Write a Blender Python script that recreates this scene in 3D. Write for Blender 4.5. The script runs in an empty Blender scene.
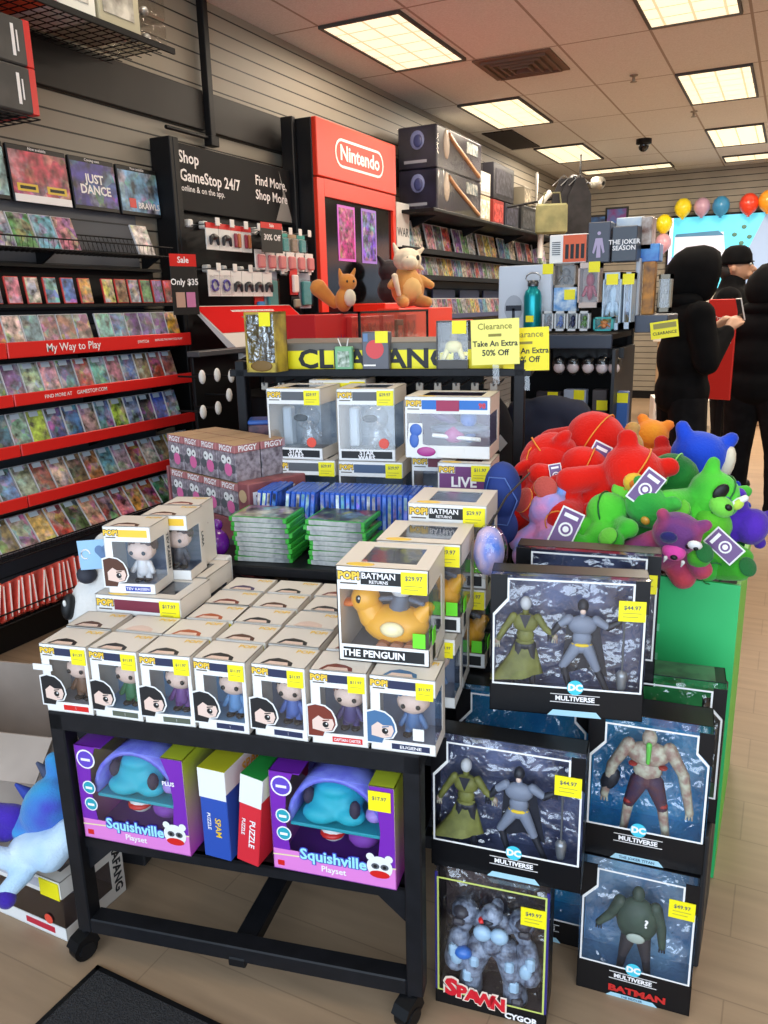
import bpy, math, random
from mathutils import Vector, Matrix, Euler
random.seed(7)
C = bpy.context.scene.collection
PI = math.pi
def R(d): return math.radians(d)

# ------------------------------------------------------------------ camera
FPX, PITCH, ROLL, YAW, CH = 793.8, R(14.474), R(-1.3485), R(26.97), 1.5
_cp, _sp, _cr, _sr = math.cos(PITCH), math.sin(PITCH), math.cos(ROLL), math.sin(ROLL)
_M = Matrix.Rotation(YAW, 3, 'Z')
_fw = Vector((0, _cp, -_sp)); _up = Vector((0, _sp, _cp)); _rt = Vector((1, 0, 0))
RT = _M @ (_cr*_rt + _sr*_up); UP = _M @ (-_sr*_rt + _cr*_up); FW = _M @ _fw
cam_d = bpy.data.cameras.new('camera'); cam = bpy.data.objects.new('camera', cam_d); C.objects.link(cam)
cam_d.sensor_fit = 'HORIZONTAL'; cam_d.sensor_width = 36; cam_d.lens = FPX/768*36; cam_d.clip_start = .02; cam_d.clip_end = 100
m4 = Matrix((RT, UP, -FW)).transposed().to_4x4(); m4.translation = (0, 0, CH)
cam.matrix_world = m4
bpy.context.scene.camera = cam
def ray(x, y): return (x-384)*RT - (y-512)*UP + FPX*FW
def onz(x, y, z):
    d = ray(x, y); return Vector((0, 0, CH)) + d*((z-CH)/d.z)
def onx(x, y, X):
    d = ray(x, y); return Vector((0, 0, CH)) + d*(X/d.x)
def ony(x, y, Y):
    d = ray(x, y); return Vector((0, 0, CH)) + d*(Y/d.y)

# ------------------------------------------------------------------ materials
MT = {}
def srgb(c):
    f = lambda v: v/12.92 if v <= .04045 else ((v+.055)/1.055)**2.4
    return tuple(f(v/255) for v in c) + (1,)
def pm(name, col, rough=.5, metal=0, spec=.5, emit=0, coat=0):
    if name in MT: return MT[name]
    m = bpy.data.materials.new(name); m.use_nodes = True
    b = m.node_tree.nodes['Principled BSDF']
    b.inputs['Base Color'].default_value = srgb(col)
    b.inputs['Roughness'].default_value = rough; b.inputs['Metallic'].default_value = metal
    b.inputs['Specular IOR Level'].default_value = spec
    b.inputs['Coat Weight'].default_value = coat
    if emit:
        b.inputs['Emission Color'].default_value = srgb(col); b.inputs['Emission Strength'].default_value = emit
    MT[name] = m; return m
def noisy(name, c1, c2, scale=8, rough=.6, bump=0, detail=3, stretch=(1, 1, 1), coord='Object', spec=.5, sheen=0):
    if name in MT: return MT[name]
    m = pm(name, c1, rough, spec=spec); t = m.node_tree; N = t.nodes; L = t.links
    b = N['Principled BSDF']; tc = N.new('ShaderNodeTexCoord'); mp = N.new('ShaderNodeMapping'); mp.inputs['Scale'].default_value = stretch
    no = N.new('ShaderNodeTexNoise'); no.inputs['Scale'].default_value = scale; no.inputs['Detail'].default_value = detail
    mx = N.new('ShaderNodeMix'); mx.data_type = 'RGBA'; mx.inputs[6].default_value = srgb(c1); mx.inputs[7].default_value = srgb(c2)
    L.new(tc.outputs[coord], mp.inputs[0]); L.new(mp.outputs[0], no.inputs[0])
    rp = N.new('ShaderNodeMapRange'); rp.inputs[1].default_value = .35; rp.inputs[2].default_value = .65
    L.new(no.outputs[0], rp.inputs[0]); L.new(rp.outputs[0], mx.inputs[0]); L.new(mx.outputs[2], b.inputs['Base Color'])
    if sheen: b.inputs['Sheen Weight'].default_value = sheen
    if bump:
        bp = N.new('ShaderNodeBump'); bp.inputs['Strength'].default_value = bump; bp.inputs['Distance'].default_value = .01
        L.new(no.outputs[0], bp.inputs['Height']); L.new(bp.outputs[0], b.inputs['Normal'])
    return m
def plush_m(name, col, col2=None, scale=6):
    col2 = col2 or tuple(int(v*.86) for v in col)
    m = noisy('plush_'+name, col, col2, scale, .9, 0, 2, spec=.15, sheen=.25)
    if not m.get('fz'):
        m['fz'] = 1; t = m.node_tree; N = t.nodes; L = t.links
        no = N.new('ShaderNodeTexNoise'); no.inputs['Scale'].default_value = 160
        tc = N.new('ShaderNodeTexCoord'); L.new(tc.outputs['Object'], no.inputs[0])
        bp = N.new('ShaderNodeBump'); bp.inputs['Strength'].default_value = .5; bp.inputs['Distance'].default_value = .004
        L.new(no.outputs[0], bp.inputs['Height']); L.new(bp.outputs[0], N['Principled BSDF'].inputs['Normal'])
    return m
def acetate(name='clear_acetate', tint=(1, 1, 1), refl=.6, bump=0.0, scale=14, base=.06):
    if name in MT: return MT[name]
    m = bpy.data.materials.new(name); m.use_nodes = True; t = m.node_tree; N = t.nodes; L = t.links
    N.remove(N['Principled BSDF']); out = N['Material Output']
    tr = N.new('ShaderNodeBsdfTransparent'); tr.inputs[0].default_value = tint + (1,)
    gl = N.new('ShaderNodeBsdfGlossy'); gl.inputs['Roughness'].default_value = .08
    fr = N.new('ShaderNodeLayerWeight'); fr.inputs['Blend'].default_value = .5
    pw = N.new('ShaderNodeMath'); pw.operation = 'POWER'; pw.inputs[1].default_value = 3.5; L.new(fr.outputs['Facing'], pw.inputs[0])
    ad = N.new('ShaderNodeMath'); ad.operation = 'MULTIPLY_ADD'; ad.inputs[1].default_value = refl; ad.inputs[2].default_value = base
    ad.use_clamp = True
    mx = N.new('ShaderNodeMixShader')
    L.new(pw.outputs[0], ad.inputs[0]); L.new(ad.outputs[0], mx.inputs[0]); L.new(tr.outputs[0], mx.inputs[1]); L.new(gl.outputs[0], mx.inputs[2])
    L.new(mx.outputs[0], out.inputs[0])
    no = N.new('ShaderNodeTexNoise'); no.inputs['Scale'].default_value = scale; no.inputs['Detail'].default_value = 2
    tc = N.new('ShaderNodeTexCoord'); L.new(tc.outputs['Object'], no.inputs[0])
    bp = N.new('ShaderNodeBump'); bp.inputs['Strength'].default_value = max(bump, .05); bp.inputs['Distance'].default_value = .02
    L.new(no.outputs[0], bp.inputs['Height']); L.new(bp.outputs[0], gl.inputs['Normal']); L.new(bp.outputs[0], fr.inputs['Normal'])
    MT[name] = m; return m
def art_mat(name='cover_art', scale=9, rough=.35, usecolor=True, sat=.85, base=None):
    """printed cover artwork: blobs of colour that differ from copy to copy"""
    if name in MT: return MT[name]
    m = pm(name, (120, 120, 120), rough); t = m.node_tree; N = t.nodes; L = t.links; b = N['Principled BSDF']
    tc = N.new('ShaderNodeTexCoord'); oi = N.new('ShaderNodeObjectInfo')
    mu = N.new('ShaderNodeVectorMath'); mu.operation = 'SCALE'; mu.inputs[0].default_value = (31, 17, 53); L.new(oi.outputs['Random'], mu.inputs['Scale'])
    ad = N.new('ShaderNodeVectorMath'); L.new(tc.outputs['Object'], ad.inputs[0]); L.new(mu.outputs[0], ad.inputs[1])
    no = N.new('ShaderNodeTexNoise'); no.inputs['Scale'].default_value = scale; no.inputs['Detail'].default_value = 4; no.inputs['Roughness'].default_value = .6
    L.new(ad.outputs[0], no.inputs[0])
    vo = N.new('ShaderNodeTexVoronoi'); vo.inputs['Scale'].default_value = scale*2.2; L.new(ad.outputs[0], vo.inputs[0])
    hs = N.new('ShaderNodeHueSaturation'); hs.inputs['Saturation'].default_value = sat; hs.inputs['Value'].default_value = .62
    L.new(vo.outputs['Color'], hs.inputs['Color'])
    rp = N.new('ShaderNodeMapRange'); rp.inputs[1].default_value = .42; rp.inputs[2].default_value = .6; L.new(no.outputs[0], rp.inputs[0])
    mx = N.new('ShaderNodeMix'); mx.data_type = 'RGBA'
    if usecolor: L.new(oi.outputs['Color'], mx.inputs[6])
    else: mx.inputs[6].default_value = srgb(base)
    L.new(hs.outputs[0], mx.inputs[7]); 
    ml = N.new('ShaderNodeMath'); ml.operation = 'MULTIPLY'; ml.inputs[1].default_value = .62; L.new(rp.outputs[0], ml.inputs[0]); L.new(ml.outputs[0], mx.inputs[0])
    no2 = N.new('ShaderNodeTexNoise'); no2.inputs['Scale'].default_value = scale*2.6; no2.inputs['Detail'].default_value = 2; L.new(ad.outputs[0], no2.inputs[0])
    rp2 = N.new('ShaderNodeMapRange'); rp2.inputs[1].default_value = .3; rp2.inputs[2].default_value = .7; rp2.inputs[3].default_value = .08; rp2.inputs[4].default_value = 1.5; L.new(no2.outputs[0], rp2.inputs[0])
    mm = N.new('ShaderNodeMix'); mm.data_type = 'RGBA'; mm.blend_type = 'MULTIPLY'; mm.inputs[0].default_value = 1
    L.new(mx.outputs[2], mm.inputs[6]); L.new(rp2.outputs[0], mm.inputs[7]); L.new(mm.outputs[2], b.inputs['Base Color'])
    return m

# ------------------------------------------------------------------ mesh builder
_TX = {}
def text_geo(s, bold=0.012):
    k = (s, bold)
    if k in _TX: return _TX[k]
    cu = bpy.data.curves.new('t', 'FONT'); cu.body = s; cu.align_x = 'CENTER'; cu.align_y = 'CENTER'; cu.offset = bold; cu.size = 1; cu.resolution_u = 2
    o = bpy.data.objects.new('t', cu); C.objects.link(o)
    dg = bpy.context.evaluated_depsgraph_get(); me = bpy.data.meshes.new_from_object(o.evaluated_get(dg))
    v = [tuple(x.co) for x in me.vertices]; f = [tuple(p.vertices) for p in me.polygons]
    bpy.data.objects.remove(o); bpy.data.curves.remove(cu); bpy.data.meshes.remove(me)
    w = (max(x[0] for x in v)-min(x[0] for x in v)) if v else 1
    _TX[k] = (v, f, w); return _TX[k]
class MB:
    def __init__(s): s.v = []; s.f = []; s.m = []; s.mats = []; s.sm = []; s.X = Matrix.Identity(4); s.kids = []
    def kid(s, n):
        k = MB(); k.X = s.X; s.kids.append((n, k)); return k
    def mi(s, m):
        if m not in s.mats: s.mats.append(m)
        return s.mats.index(m)
    def add(s, vs, fs, m, smooth=False):
        k = len(s.v); s.v += [tuple(s.X @ Vector(p)) for p in vs]; i = s.mi(m)
        for f in fs: s.f.append(tuple(k+a for a in f)); s.m.append(i); s.sm.append(smooth)
        return s
    def box(s, x0, x1, y0, y1, z0, z1, m, b=0):
        if b:
            b = min(b, abs(x1-x0)*.3, abs(y1-y0)*.3, abs(z1-z0)*.3)
            o = [(x0+b, y0+b), (x1-b, y0+b), (x1-b, y1-b), (x0+b, y1-b)]
            vs = [(x, y, z0) for x, y in o]
            oc = [(x0+b, y0), (x1-b, y0), (x1, y0+b), (x1, y1-b), (x1-b, y1), (x0+b, y1), (x0, y1-b), (x0, y0+b)]
            vs += [(x, y, z0+b) for x, y in oc] + [(x, y, z1-b) for x, y in oc] + [(x, y, z1) for x, y in o]
            fs = [(3, 2, 1, 0), (20, 21, 22, 23)]
            for i in range(8): j = (i+1) % 8; fs.append((4+i, 4+j, 12+j, 12+i))
            for i, (a, c) in enumerate(((0, 1), (2, 3), (4, 5), (6, 7))):
                j = (i+1) % 4
                fs.append((i, j, 4+c, 4+a)); fs.append((20+j, 20+i, 12+a, 12+c))
                e = (c+1) % 8; fs.append((j, 4+e, 4+c)); fs.append((20+j, 12+c, 12+e))
            return s.add(vs, fs, m)
        vs = [(x0, y0, z0), (x1, y0, z0), (x1, y1, z0), (x0, y1, z0), (x0, y0, z1), (x1, y0, z1), (x1, y1, z1), (x0, y1, z1)]
        return s.add(vs, [(3, 2, 1, 0), (4, 5, 6, 7), (0, 1, 5, 4), (1, 2, 6, 5), (2, 3, 7, 6), (3, 0, 4, 7)], m)
    def prism(s, pts, m, y0, y1, plane='xz'):
        """outline in a plane, given thickness along the remaining axis"""
        f = {'xz': lambda a, b, c: (a, c, b), 'xy': lambda a, b, c: (a, b, c), 'yz': lambda a, b, c: (c, a, b)}[plane]
        n = len(pts); vs = [f(a, b, y0) for a, b in pts] + [f(a, b, y1) for a, b in pts]
        return s.add(vs, [tuple(range(n)), tuple(range(2*n-1, n-1, -1))] + [(i, n+i, n+(i+1) % n, (i+1) % n) for i in range(n)], m)
    def tube(s, pts, rad, m, n=8, closed=False, caps=True, smooth=True):
        pts = [Vector(p) for p in pts]; k = len(pts); rad = rad if isinstance(rad, (list, tuple)) else [rad]*k
        vs = []; up = Vector((0, 0, 1))
        for i, p in enumerate(pts):
            a = pts[(i-1) % k] if (closed or i) else p; b = pts[(i+1) % k] if (closed or i < k-1) else p
            t = (b-a).normalized() if (b-a).length > 1e-9 else Vector((0, 0, 1))
            u = up - t*up.dot(t)
            if u.length < .05: u = Vector((1, 0, 0)) - t*t.x
            u.normalize(); w = t.cross(u)
            vs += [tuple(p + rad[i]*(math.cos(2*PI*j/n)*u + math.sin(2*PI*j/n)*w)) for j in range(n)]
        fs = []
        for i in range(k if closed else k-1):
            q = (i+1) % k
            for j in range(n): fs.append((i*n+j, i*n+(j+1) % n, q*n+(j+1) % n, q*n+j))
        s.add(vs, fs, m, smooth)
        if caps and not closed:
            s.add(vs[:n], [tuple(range(n-1, -1, -1))], m); s.add(vs[-n:], [tuple(range(n))], m)
        return s
    def ell(s, c, r, m, n=12, rot=None, k=None):
        r = r if isinstance(r, (list, tuple)) else (r,)*3; k = k or max(4, n//2+1); c = Vector(c)
        Q = Euler(rot).to_matrix() if rot else Matrix.Identity(3)
        vs = [tuple(c + Q @ Vector((0, 0, r[2])))]
        for i in range(1, k):
            a = PI*i/k
            for j in range(n):
                b = 2*PI*j/n; vs.append(tuple(c + Q @ Vector((r[0]*math.sin(a)*math.cos(b), r[1]*math.sin(a)*math.sin(b), r[2]*math.cos(a)))))
        vs.append(tuple(c + Q @ Vector((0, 0, -r[2])))); fs = []
        for j in range(n):
            fs.append((0, 1+j, 1+(j+1) % n)); q = 1+(k-2)*n; fs.append((len(vs)-1, q+(j+1) % n, q+j))
            for i in range(k-2): a = 1+i*n; fs.append((a+j, a+n+j, a+n+(j+1) % n, a+(j+1) % n))
        return s.add(vs, fs, m, True)
    def cap(s, a, b, r0, r1, m, n=10):
        """tapered limb with round ends"""
        a = Vector(a); b = Vector(b); d = (b-a); L = d.length; d.normalize(); P = []; Q = []
        for t in (-1, -.7, -.3, 0): P.append(a+d*(r0*t)); Q.append(r0*math.sqrt(max(1-t*t, .0004)))
        for t in (0, .3, .7, 1): P.append(b+d*(r1*t)); Q.append(r1*math.sqrt(max(1-t*t, .0004)))
        return s.tube(P, Q, m, n)
    def lathe(s, prof, m, n=20, c=(0, 0, 0)):
        vs = []; 
        for r, z in prof: vs += [(c[0]+r*math.cos(2*PI*j/n), c[1]+r*math.sin(2*PI*j/n), c[2]+z) for j in range(n)]
        fs = [(i*n+j, i*n+(j+1) % n, (i+1)*n+(j+1) % n, (i+1)*n+j) for i in range(len(prof)-1) for j in range(n)]
        return s.add(vs, fs, m, True)
    def text(s, st, c, size, m, xd=(1, 0, 0), yd=(0, 0, 1), bold=.012, width=None):
        v, f, w = text_geo(st, bold); c = Vector(c); xd = Vector(xd); yd = Vector(yd); sx = (width/w) if width else size
        return s.add([tuple(c + xd*(p[0]*sx) + yd*(p[1]*size)) for p in v], f, m)
    def disc(s, c, r, m, n=16, y=None, rz=None):
        rz = rz or r
        return s.add([(c[0]+r*math.cos(2*PI*j/n), c[1], c[2]+rz*math.sin(2*PI*j/n)) for j in range(n)], [tuple(range(n))], m)
    def pol(s, pts, m): return s.add(pts, [tuple(range(len(pts)))], m)
    def mesh(s, name):
        me = bpy.data.meshes.new(name); me.from_pydata(s.v, [], s.f)
        for m in s.mats: me.materials.append(m)
        me.polygons.foreach_set('material_index', s.m); me.polygons.foreach_set('use_smooth', s.sm); me.update(); return me
    def build(s, name, parent=None, loc=None, rot=None, vox=None, smooth=4, **kw):
        o = bpy.data.objects.new(name, s.mesh(name)); C.objects.link(o)
        if parent: o.parent = parent
        if loc is not None: o.location = loc
        if rot is not None: o.rotation_euler = rot if isinstance(rot, (tuple, list, Euler)) else (0, 0, rot)
        for n_, k_ in s.kids: k_.build(n_, o)
        if vox:
            r = o.modifiers.new('r', 'REMESH'); r.mode = 'VOXEL'; r.voxel_size = vox; r.use_smooth_shade = True
            q = o.modifiers.new('s', 'SMOOTH'); q.iterations = smooth; q.factor = .5
        for k, v in kw.items(): o[k] = v
        return o
def thing(name, label, cat, loc=(0, 0, 0), rot=0, group=None):
    o = bpy.data.objects.new(name, None); C.objects.link(o); o.empty_display_size = .05
    o.location = loc; o.rotation_euler = rot if isinstance(rot, (tuple, list)) else (0, 0, rot)
    o['label'] = label; o['category'] = cat
    if group: o['group'] = group
    return o
def tag(o, label, cat, group=None):
    o['label'] = label; o['category'] = cat
    if group: o['group'] = group
    return o
def dup(root, loc=None, rot=None, label=None, group=None):
    r = root.copy(); C.objects.link(r)
    if loc is not None: r.location = loc
    if rot is not None: r.rotation_euler = rot if isinstance(rot, (tuple, list)) else (0, 0, rot)
    if label: r['label'] = label
    if group: r['group'] = group
    for ch in list(root.children):
        c = ch.copy(); C.objects.link(c); c.parent = r
        for g in list(ch.children):
            d = g.copy(); C.objects.link(d); d.parent = c
    return r
def struct(o): o['kind'] = 'structure'; return o
def rename_tree(r): pass

BLACKM = pm('black_metal', (17, 17, 19), .5, 0, .25)
BLACKP = pm('black_plastic', (12, 12, 14), .45, 0, .25)
WHITE = pm('white_card', (236, 234, 230), .42)
YEL = pm('yellow_sticker', (246, 232, 20), .5)
INK = pm('black_ink', (14, 14, 16), .5)
GREYI = pm('grey_ink', (90, 92, 96), .5)
RED = pm('red_plastic', (214, 36, 32), .35)
CLEAR = acetate()
BLIS = acetate('crinkled_blister', refl=.9, bump=.8, scale=30, base=.16)
# table frame: origin at the cart's front corner, e along the front edge, n into the store
TA = R(12.06); TO = Vector((-1.392, 1.075, 0)); TE = Vector((math.cos(TA), math.sin(TA), 0)); TN = Vector((-math.sin(TA), math.cos(TA), 0))
ZT = .655
def T(e, n, z=0): return TO + TE*e + TN*n + Vector((0, 0, z))
# ================================================================== ROOM
WX = -3.42; CZ = 3.35; YB = 13.2
def slat_mat(name, c, period=.089, dark=(40, 36, 32)):
    m = noisy(name, c, tuple(int(v*.93) for v in c), 3, .55, stretch=(1, .3, 1)); t = m.node_tree; N = t.nodes; L = t.links; b = N['Principled BSDF']
    src = b.inputs['Base Color'].links[0].from_socket
    ge = N.new('ShaderNodeNewGeometry'); sp = N.new('ShaderNodeSeparateXYZ'); L.new(ge.outputs['Position'], sp.inputs[0])
    mo = N.new('ShaderNodeMath'); mo.operation = 'FRACT'; dv = N.new('ShaderNodeMath'); dv.operation = 'DIVIDE'; dv.inputs[1].default_value = period
    L.new(sp.outputs['Z'], dv.inputs[0]); L.new(dv.outputs[0], mo.inputs[0])
    lt = N.new('ShaderNodeMath'); lt.operation = 'LESS_THAN'; lt.inputs[1].default_value = .1; L.new(mo.outputs[0], lt.inputs[0])
    mx = N.new('ShaderNodeMix'); mx.data_type = 'RGBA'; mx.inputs[7].default_value = srgb(dark)
    L.new(lt.outputs[0], mx.inputs[0]); L.new(src, mx.inputs[6]); L.new(mx.outputs[2], b.inputs['Base Color'])
    bp = N.new('ShaderNodeBump'); bp.invert = True; bp.inputs['Distance'].default_value = .01; L.new(lt.outputs[0], bp.inputs['Height']); L.new(bp.outputs[0], b.inputs['Normal'])
    return m
SLAT = slat_mat('slatwall_taupe', (150, 141, 126)); SLATD = slat_mat('slatwall_grey', (92, 94, 100), .076, (40, 42, 46))

# floor: pale wood-look planks running into the store
def floor_mat():
    m = pm('plank_floor', (190, 170, 145), .42); t = m.node_tree; N = t.nodes; L = t.links; b = N['Principled BSDF']
    ge = N.new('ShaderNodeNewGeometry'); mp = N.new('ShaderNodeMapping'); mp.inputs['Rotation'].default_value = (0, 0, R(0)); L.new(ge.outputs['Position'], mp.inputs[0])
    br = N.new('ShaderNodeTexBrick'); br.inputs['Scale'].default_value = 1; br.inputs['Brick Width'].default_value = 1.22; br.inputs['Row Height'].default_value = .2; br.offset = .37
    br.inputs['Mortar Size'].default_value = .002; br.inputs['Color1'].default_value = srgb((163, 136, 108)); br.inputs['Color2'].default_value = srgb((158, 132, 105)); br.inputs['Mortar'].default_value = srgb((142, 118, 93))
    L.new(mp.outputs[0], br.inputs[0])
    m2 = N.new('ShaderNodeMapping'); m2.inputs['Scale'].default_value = (1.6, 16, 1); L.new(ge.outputs['Position'], m2.inputs[0])
    no = N.new('ShaderNodeTexNoise'); no.inputs['Scale'].default_value = 1.6; no.inputs['Detail'].default_value = 5; L.new(m2.outputs[0], no.inputs[0])
    rp = N.new('ShaderNodeMapRange'); rp.inputs[1].default_value = .3; rp.inputs[2].default_value = .7; rp.inputs[3].default_value = .86; rp.inputs[4].default_value = 1.08; L.new(no.outputs[0], rp.inputs[0])
    mx = N.new('ShaderNodeMix'); mx.data_type = 'RGBA'; mx.blend_type = 'MULTIPLY'; mx.inputs[0].default_value = 1; L.new(br.outputs[0], mx.inputs[6]); L.new(rp.outputs[0], mx.inputs[7])
    L.new(mx.outputs[2], b.inputs['Base Color']); return m
struct(MB().box(WX, 3.6, -1.6, YB, -.05, 0, floor_mat()).build('floor'))

def ceil_mat():
    m = noisy('ceiling_tile', (222, 219, 213), (210, 206, 198), 90, .9, .1); t = m.node_tree; N = t.nodes; L = t.links; b = N['Principled BSDF']
    src = b.inputs['Base Color'].links[0].from_socket
    ge = N.new('ShaderNodeNewGeometry'); sp = N.new('ShaderNodeSeparateXYZ'); L.new(ge.outputs['Position'], sp.inputs[0])
    outs = []
    for ax, off, per, w in (('X', 3.06+.655*4, .655, .03), ('Y', -5.2+1.275*8, 1.275, .015)):
        a = N.new('ShaderNodeMath'); a.inputs[1].default_value = off+.01; L.new(sp.outputs[ax], a.inputs[0])
        d = N.new('ShaderNodeMath'); d.operation = 'DIVIDE'; d.inputs[1].default_value = per; L.new(a.outputs[0], d.inputs[0])
        f = N.new('ShaderNodeMath'); f.operation = 'FRACT'; L.new(d.outputs[0], f.inputs[0])
        l = N.new('ShaderNodeMath'); l.operation = 'LESS_THAN'; l.inputs[1].default_value = w; L.new(f.outputs[0], l.inputs[0]); outs.append(l)
    mxm = N.new('ShaderNodeMath'); mxm.operation = 'MAXIMUM'; L.new(outs[0].outputs[0], mxm.inputs[0]); L.new(outs[1].outputs[0], mxm.inputs[1])
    mx = N.new('ShaderNodeMix'); mx.data_type = 'RGBA'; mx.inputs[7].default_value = srgb((160, 148, 134)); L.new(mxm.outputs[0], mx.inputs[0]); L.new(src, mx.inputs[6]); L.new(mx.outputs[2], b.inputs['Base Color'])
    # tiles sag a little differently: broad tone per tile
    return m
LX = [(-3.06, -2.45), (-1.09, -.49), (.87, 1.47), (2.83, 3.43)]; LY = [(.1, 1.3), (2.65, 3.85), (5.2, 6.4), (7.75, 8.95), (10.3, 11.5)]
struct(MB().box(WX-.1, 3.6, -1.6, YB+.1, CZ, CZ+.06, ceil_mat()).build('ceiling'))
struct(MB().box(WX-.1, WX, -1.6, YB, 0, CZ, SLAT).build('wall_left'))
struct(MB().box(WX-.1, 3.6, YB, YB+.1, 0, CZ, SLAT).build('wall_back'))
struct(MB().box(3.6, 3.7, -1.6, YB+.1, 0, CZ, SLAT).build('wall_right'))
# grey lower slat lining behind the game shelves and the dark header band
struct(MB().box(WX, WX+.012, -1.6, 3.66, 0, 2.08, SLATD).build('trim_1'))
struct(MB().box(WX, WX+.012, 6.5, YB-.02, 0, 2.1, SLATD).build('trim_2'))
band = noisy('header_band', (44, 41, 38), (34, 32, 31), 2, .5, spec=.3)
struct(MB().box(WX, WX+.03, -1.6, 4.33, 2.59, 2.82, band, .005).build('trim_3'))
struct(MB().box(WX, WX+.03, 4.40, 12.0, 2.59, 2.82, band, .005).build('trim_4'))
struct(MB().box(WX, YB and 3.6, YB-.02, YB, 0, .12, BLACKP).build('baseboard_back'))

# lights: recessed troffers
LENS = None
def lens_mat():
    m = bpy.data.materials.new('troffer_lens'); m.use_nodes = True; t = m.node_tree; N = t.nodes; L = t.links; b = N['Principled BSDF']
    tc = N.new('ShaderNodeTexCoord'); sp = N.new('ShaderNodeSeparateXYZ'); L.new(tc.outputs['Object'], sp.inputs[0])
    o = []
    for ax, per in (('X', .2), ('Y', .2)):
        d = N.new('ShaderNodeMath'); d.operation = 'DIVIDE'; d.inputs[1].default_value = per; L.new(sp.outputs[ax], d.inputs[0])
        f = N.new('ShaderNodeMath'); f.operation = 'FRACT'; L.new(d.outputs[0], f.inputs[0])
        l = N.new('ShaderNodeMath'); l.operation = 'LESS_THAN'; l.inputs[1].default_value = .09; L.new(f.outputs[0], l.inputs[0]); o.append(l)
    mm = N.new('ShaderNodeMath'); mm.operation = 'MAXIMUM'; L.new(o[0].outputs[0], mm.inputs[0]); L.new(o[1].outputs[0], mm.inputs[1])
    mx = N.new('ShaderNodeMix'); mx.data_type = 'RGBA'; mx.inputs[6].default_value = srgb((255, 240, 205)); mx.inputs[7].default_value = srgb((214, 192, 150)); L.new(mm.outputs[0], mx.inputs[0])
    L.new(mx.outputs[2], b.inputs['Emission Color']); L.new(mx.outputs[2], b.inputs['Base Color']); b.inputs['Emission Strength'].default_value = LIGHT_E; return m
LIGHT_E = .95
LENS = lens_mat(); DARKF = pm('troffer_frame', (70, 64, 58), .6)
lab = {}
lightnames = {(0, 2): 'recessed ceiling light panel above the red kiosk, largest of the lit panels', (0, 3): 'recessed ceiling light panel just past the brown air vent, above the stacked helmet boxes',
 (0, 4): 'recessed ceiling light panel by the missing ceiling tile', (1, 3): 'square-looking ceiling light panel high above the balloons', (1, 4): 'ceiling light panel between the high panel and the back wall, above the red balloon'}
def troffer(x0, x1, y0, y1, label):
    t = thing('ceiling_light', label, 'light', ((x0+x1)/2, (y0+y1)/2, CZ), 0, 'recessed ceiling light panels')
    w, l = (x1-x0)/2, (y1-y0)/2; b = MB()
    for a in ((-w, w, -l, -l+.02), (-w, w, l-.02, l), (-w, -w+.02, -l+.02, l-.02), (w-.02, w, -l+.02, l-.02)): b.box(*a, -.02, 0, DARKF)
    b.build('frame', t)
    MB().box(-w+.02, w-.02, -l+.02, l-.02, -.012, -.002, LENS).build('diffuser', t)
for i, (x0, x1) in enumerate(LX):
    for j, (y0, y1) in enumerate(LY):
        troffer(x0, x1, y0, y1, lightnames.get((i, j), 'recessed ceiling light panel out of the picture, row %s column %s' % ('abcde'[j], 'abcd'[i])))
troffer(-2.98, -1.72, 12.35, 12.75, 'long thin ceiling light running along the back wall')
troffer(-1.06, .1, 12.3, 12.8, 'thin ceiling light nearest the back wall, above the orange balloon')
# supply vent with stained tile
v = thing('ceiling_vent', 'brown-stained square air vent tile in the ceiling', 'vent', (-2.13, 6.8, CZ))
vm = pm('vent_metal', (110, 84, 66), .7); b = MB().box(-.31, .31, -.31, .31, -.012, 0, vm)
b.build('backing', v)
for k in range(4):
    s = .26-.06*k; b = MB()
    for a in ((-s, s, -s, -s+.015), (-s, s, s-.015, s), (-s, -s+.015, -s+.015, s-.015), (s-.015, s, -s+.015, s-.015)): b.box(*a, -.03-.006*k, -.012, vm)
    b.build('louvre_ring', v)
# dark sheet under the ceiling, painted as the shade inside a missing tile's gap
g = MB().box(-3.3, -2.95, 9.1, 10.2, CZ-.012, CZ-.002, pm('plenum_shade', (38, 28, 22), .9)).build('missing_tile_gap'); g['kind'] = 'structure'; g.name = 'tile_gap_shade'
# dome camera, sprinklers
c = thing('dome_camera', 'small black dome security camera on the ceiling', 'camera', (-1.78, 10.5, CZ))
MB().lathe([(.09, 0), (.09, -.05), (.05, -.06)], BLACKP).build('housing', c); MB().ell((0, 0, -.06), (.065, .065, .08), pm('smoked_dome', (12, 12, 14), .08)).build('dome', c)
for i, (x, y, lb) in enumerate(((-.98, 4.9, 'small ceiling sprinkler head close to the top edge'), (-1.4, 7.6, 'small ceiling sprinkler head before the dome camera'), (-1.1, 9.3, 'small ceiling sprinkler head past the high light panel'))):
    s = thing('sprinkler', lb, 'sprinkler', (x, y, CZ), 0, 'ceiling sprinkler heads'); wm = pm('dull_brass', (150, 140, 125), .4, .8)
    MB().lathe([(.035, 0), (.035, -.008), (.012, -.012), (.012, -.05)], wm, 10).build('stem', s); MB().lathe([(.0, -.055), (.028, -.055), (.028, -.05), (0, -.05)], wm, 10).build('deflector', s)

# conduit on the wall
k = thing('wall_conduit', 'black vertical metal upright running down the upper wall to the header band', 'conduit', (WX+.02, 4.36, 0))
MB().box(0, .05, -.025, .025, 2.55, CZ-.01, BLACKM, .004).build('pole', k); MB().box(0, .06, -.04, .04, 2.5, 2.56, BLACKM, .004).build('bracket', k)
MB().tube([(.03, -.02, 2.545), (.03, -.42, 2.545)], .012, BLACKM, 6).build('rail', k)

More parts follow.
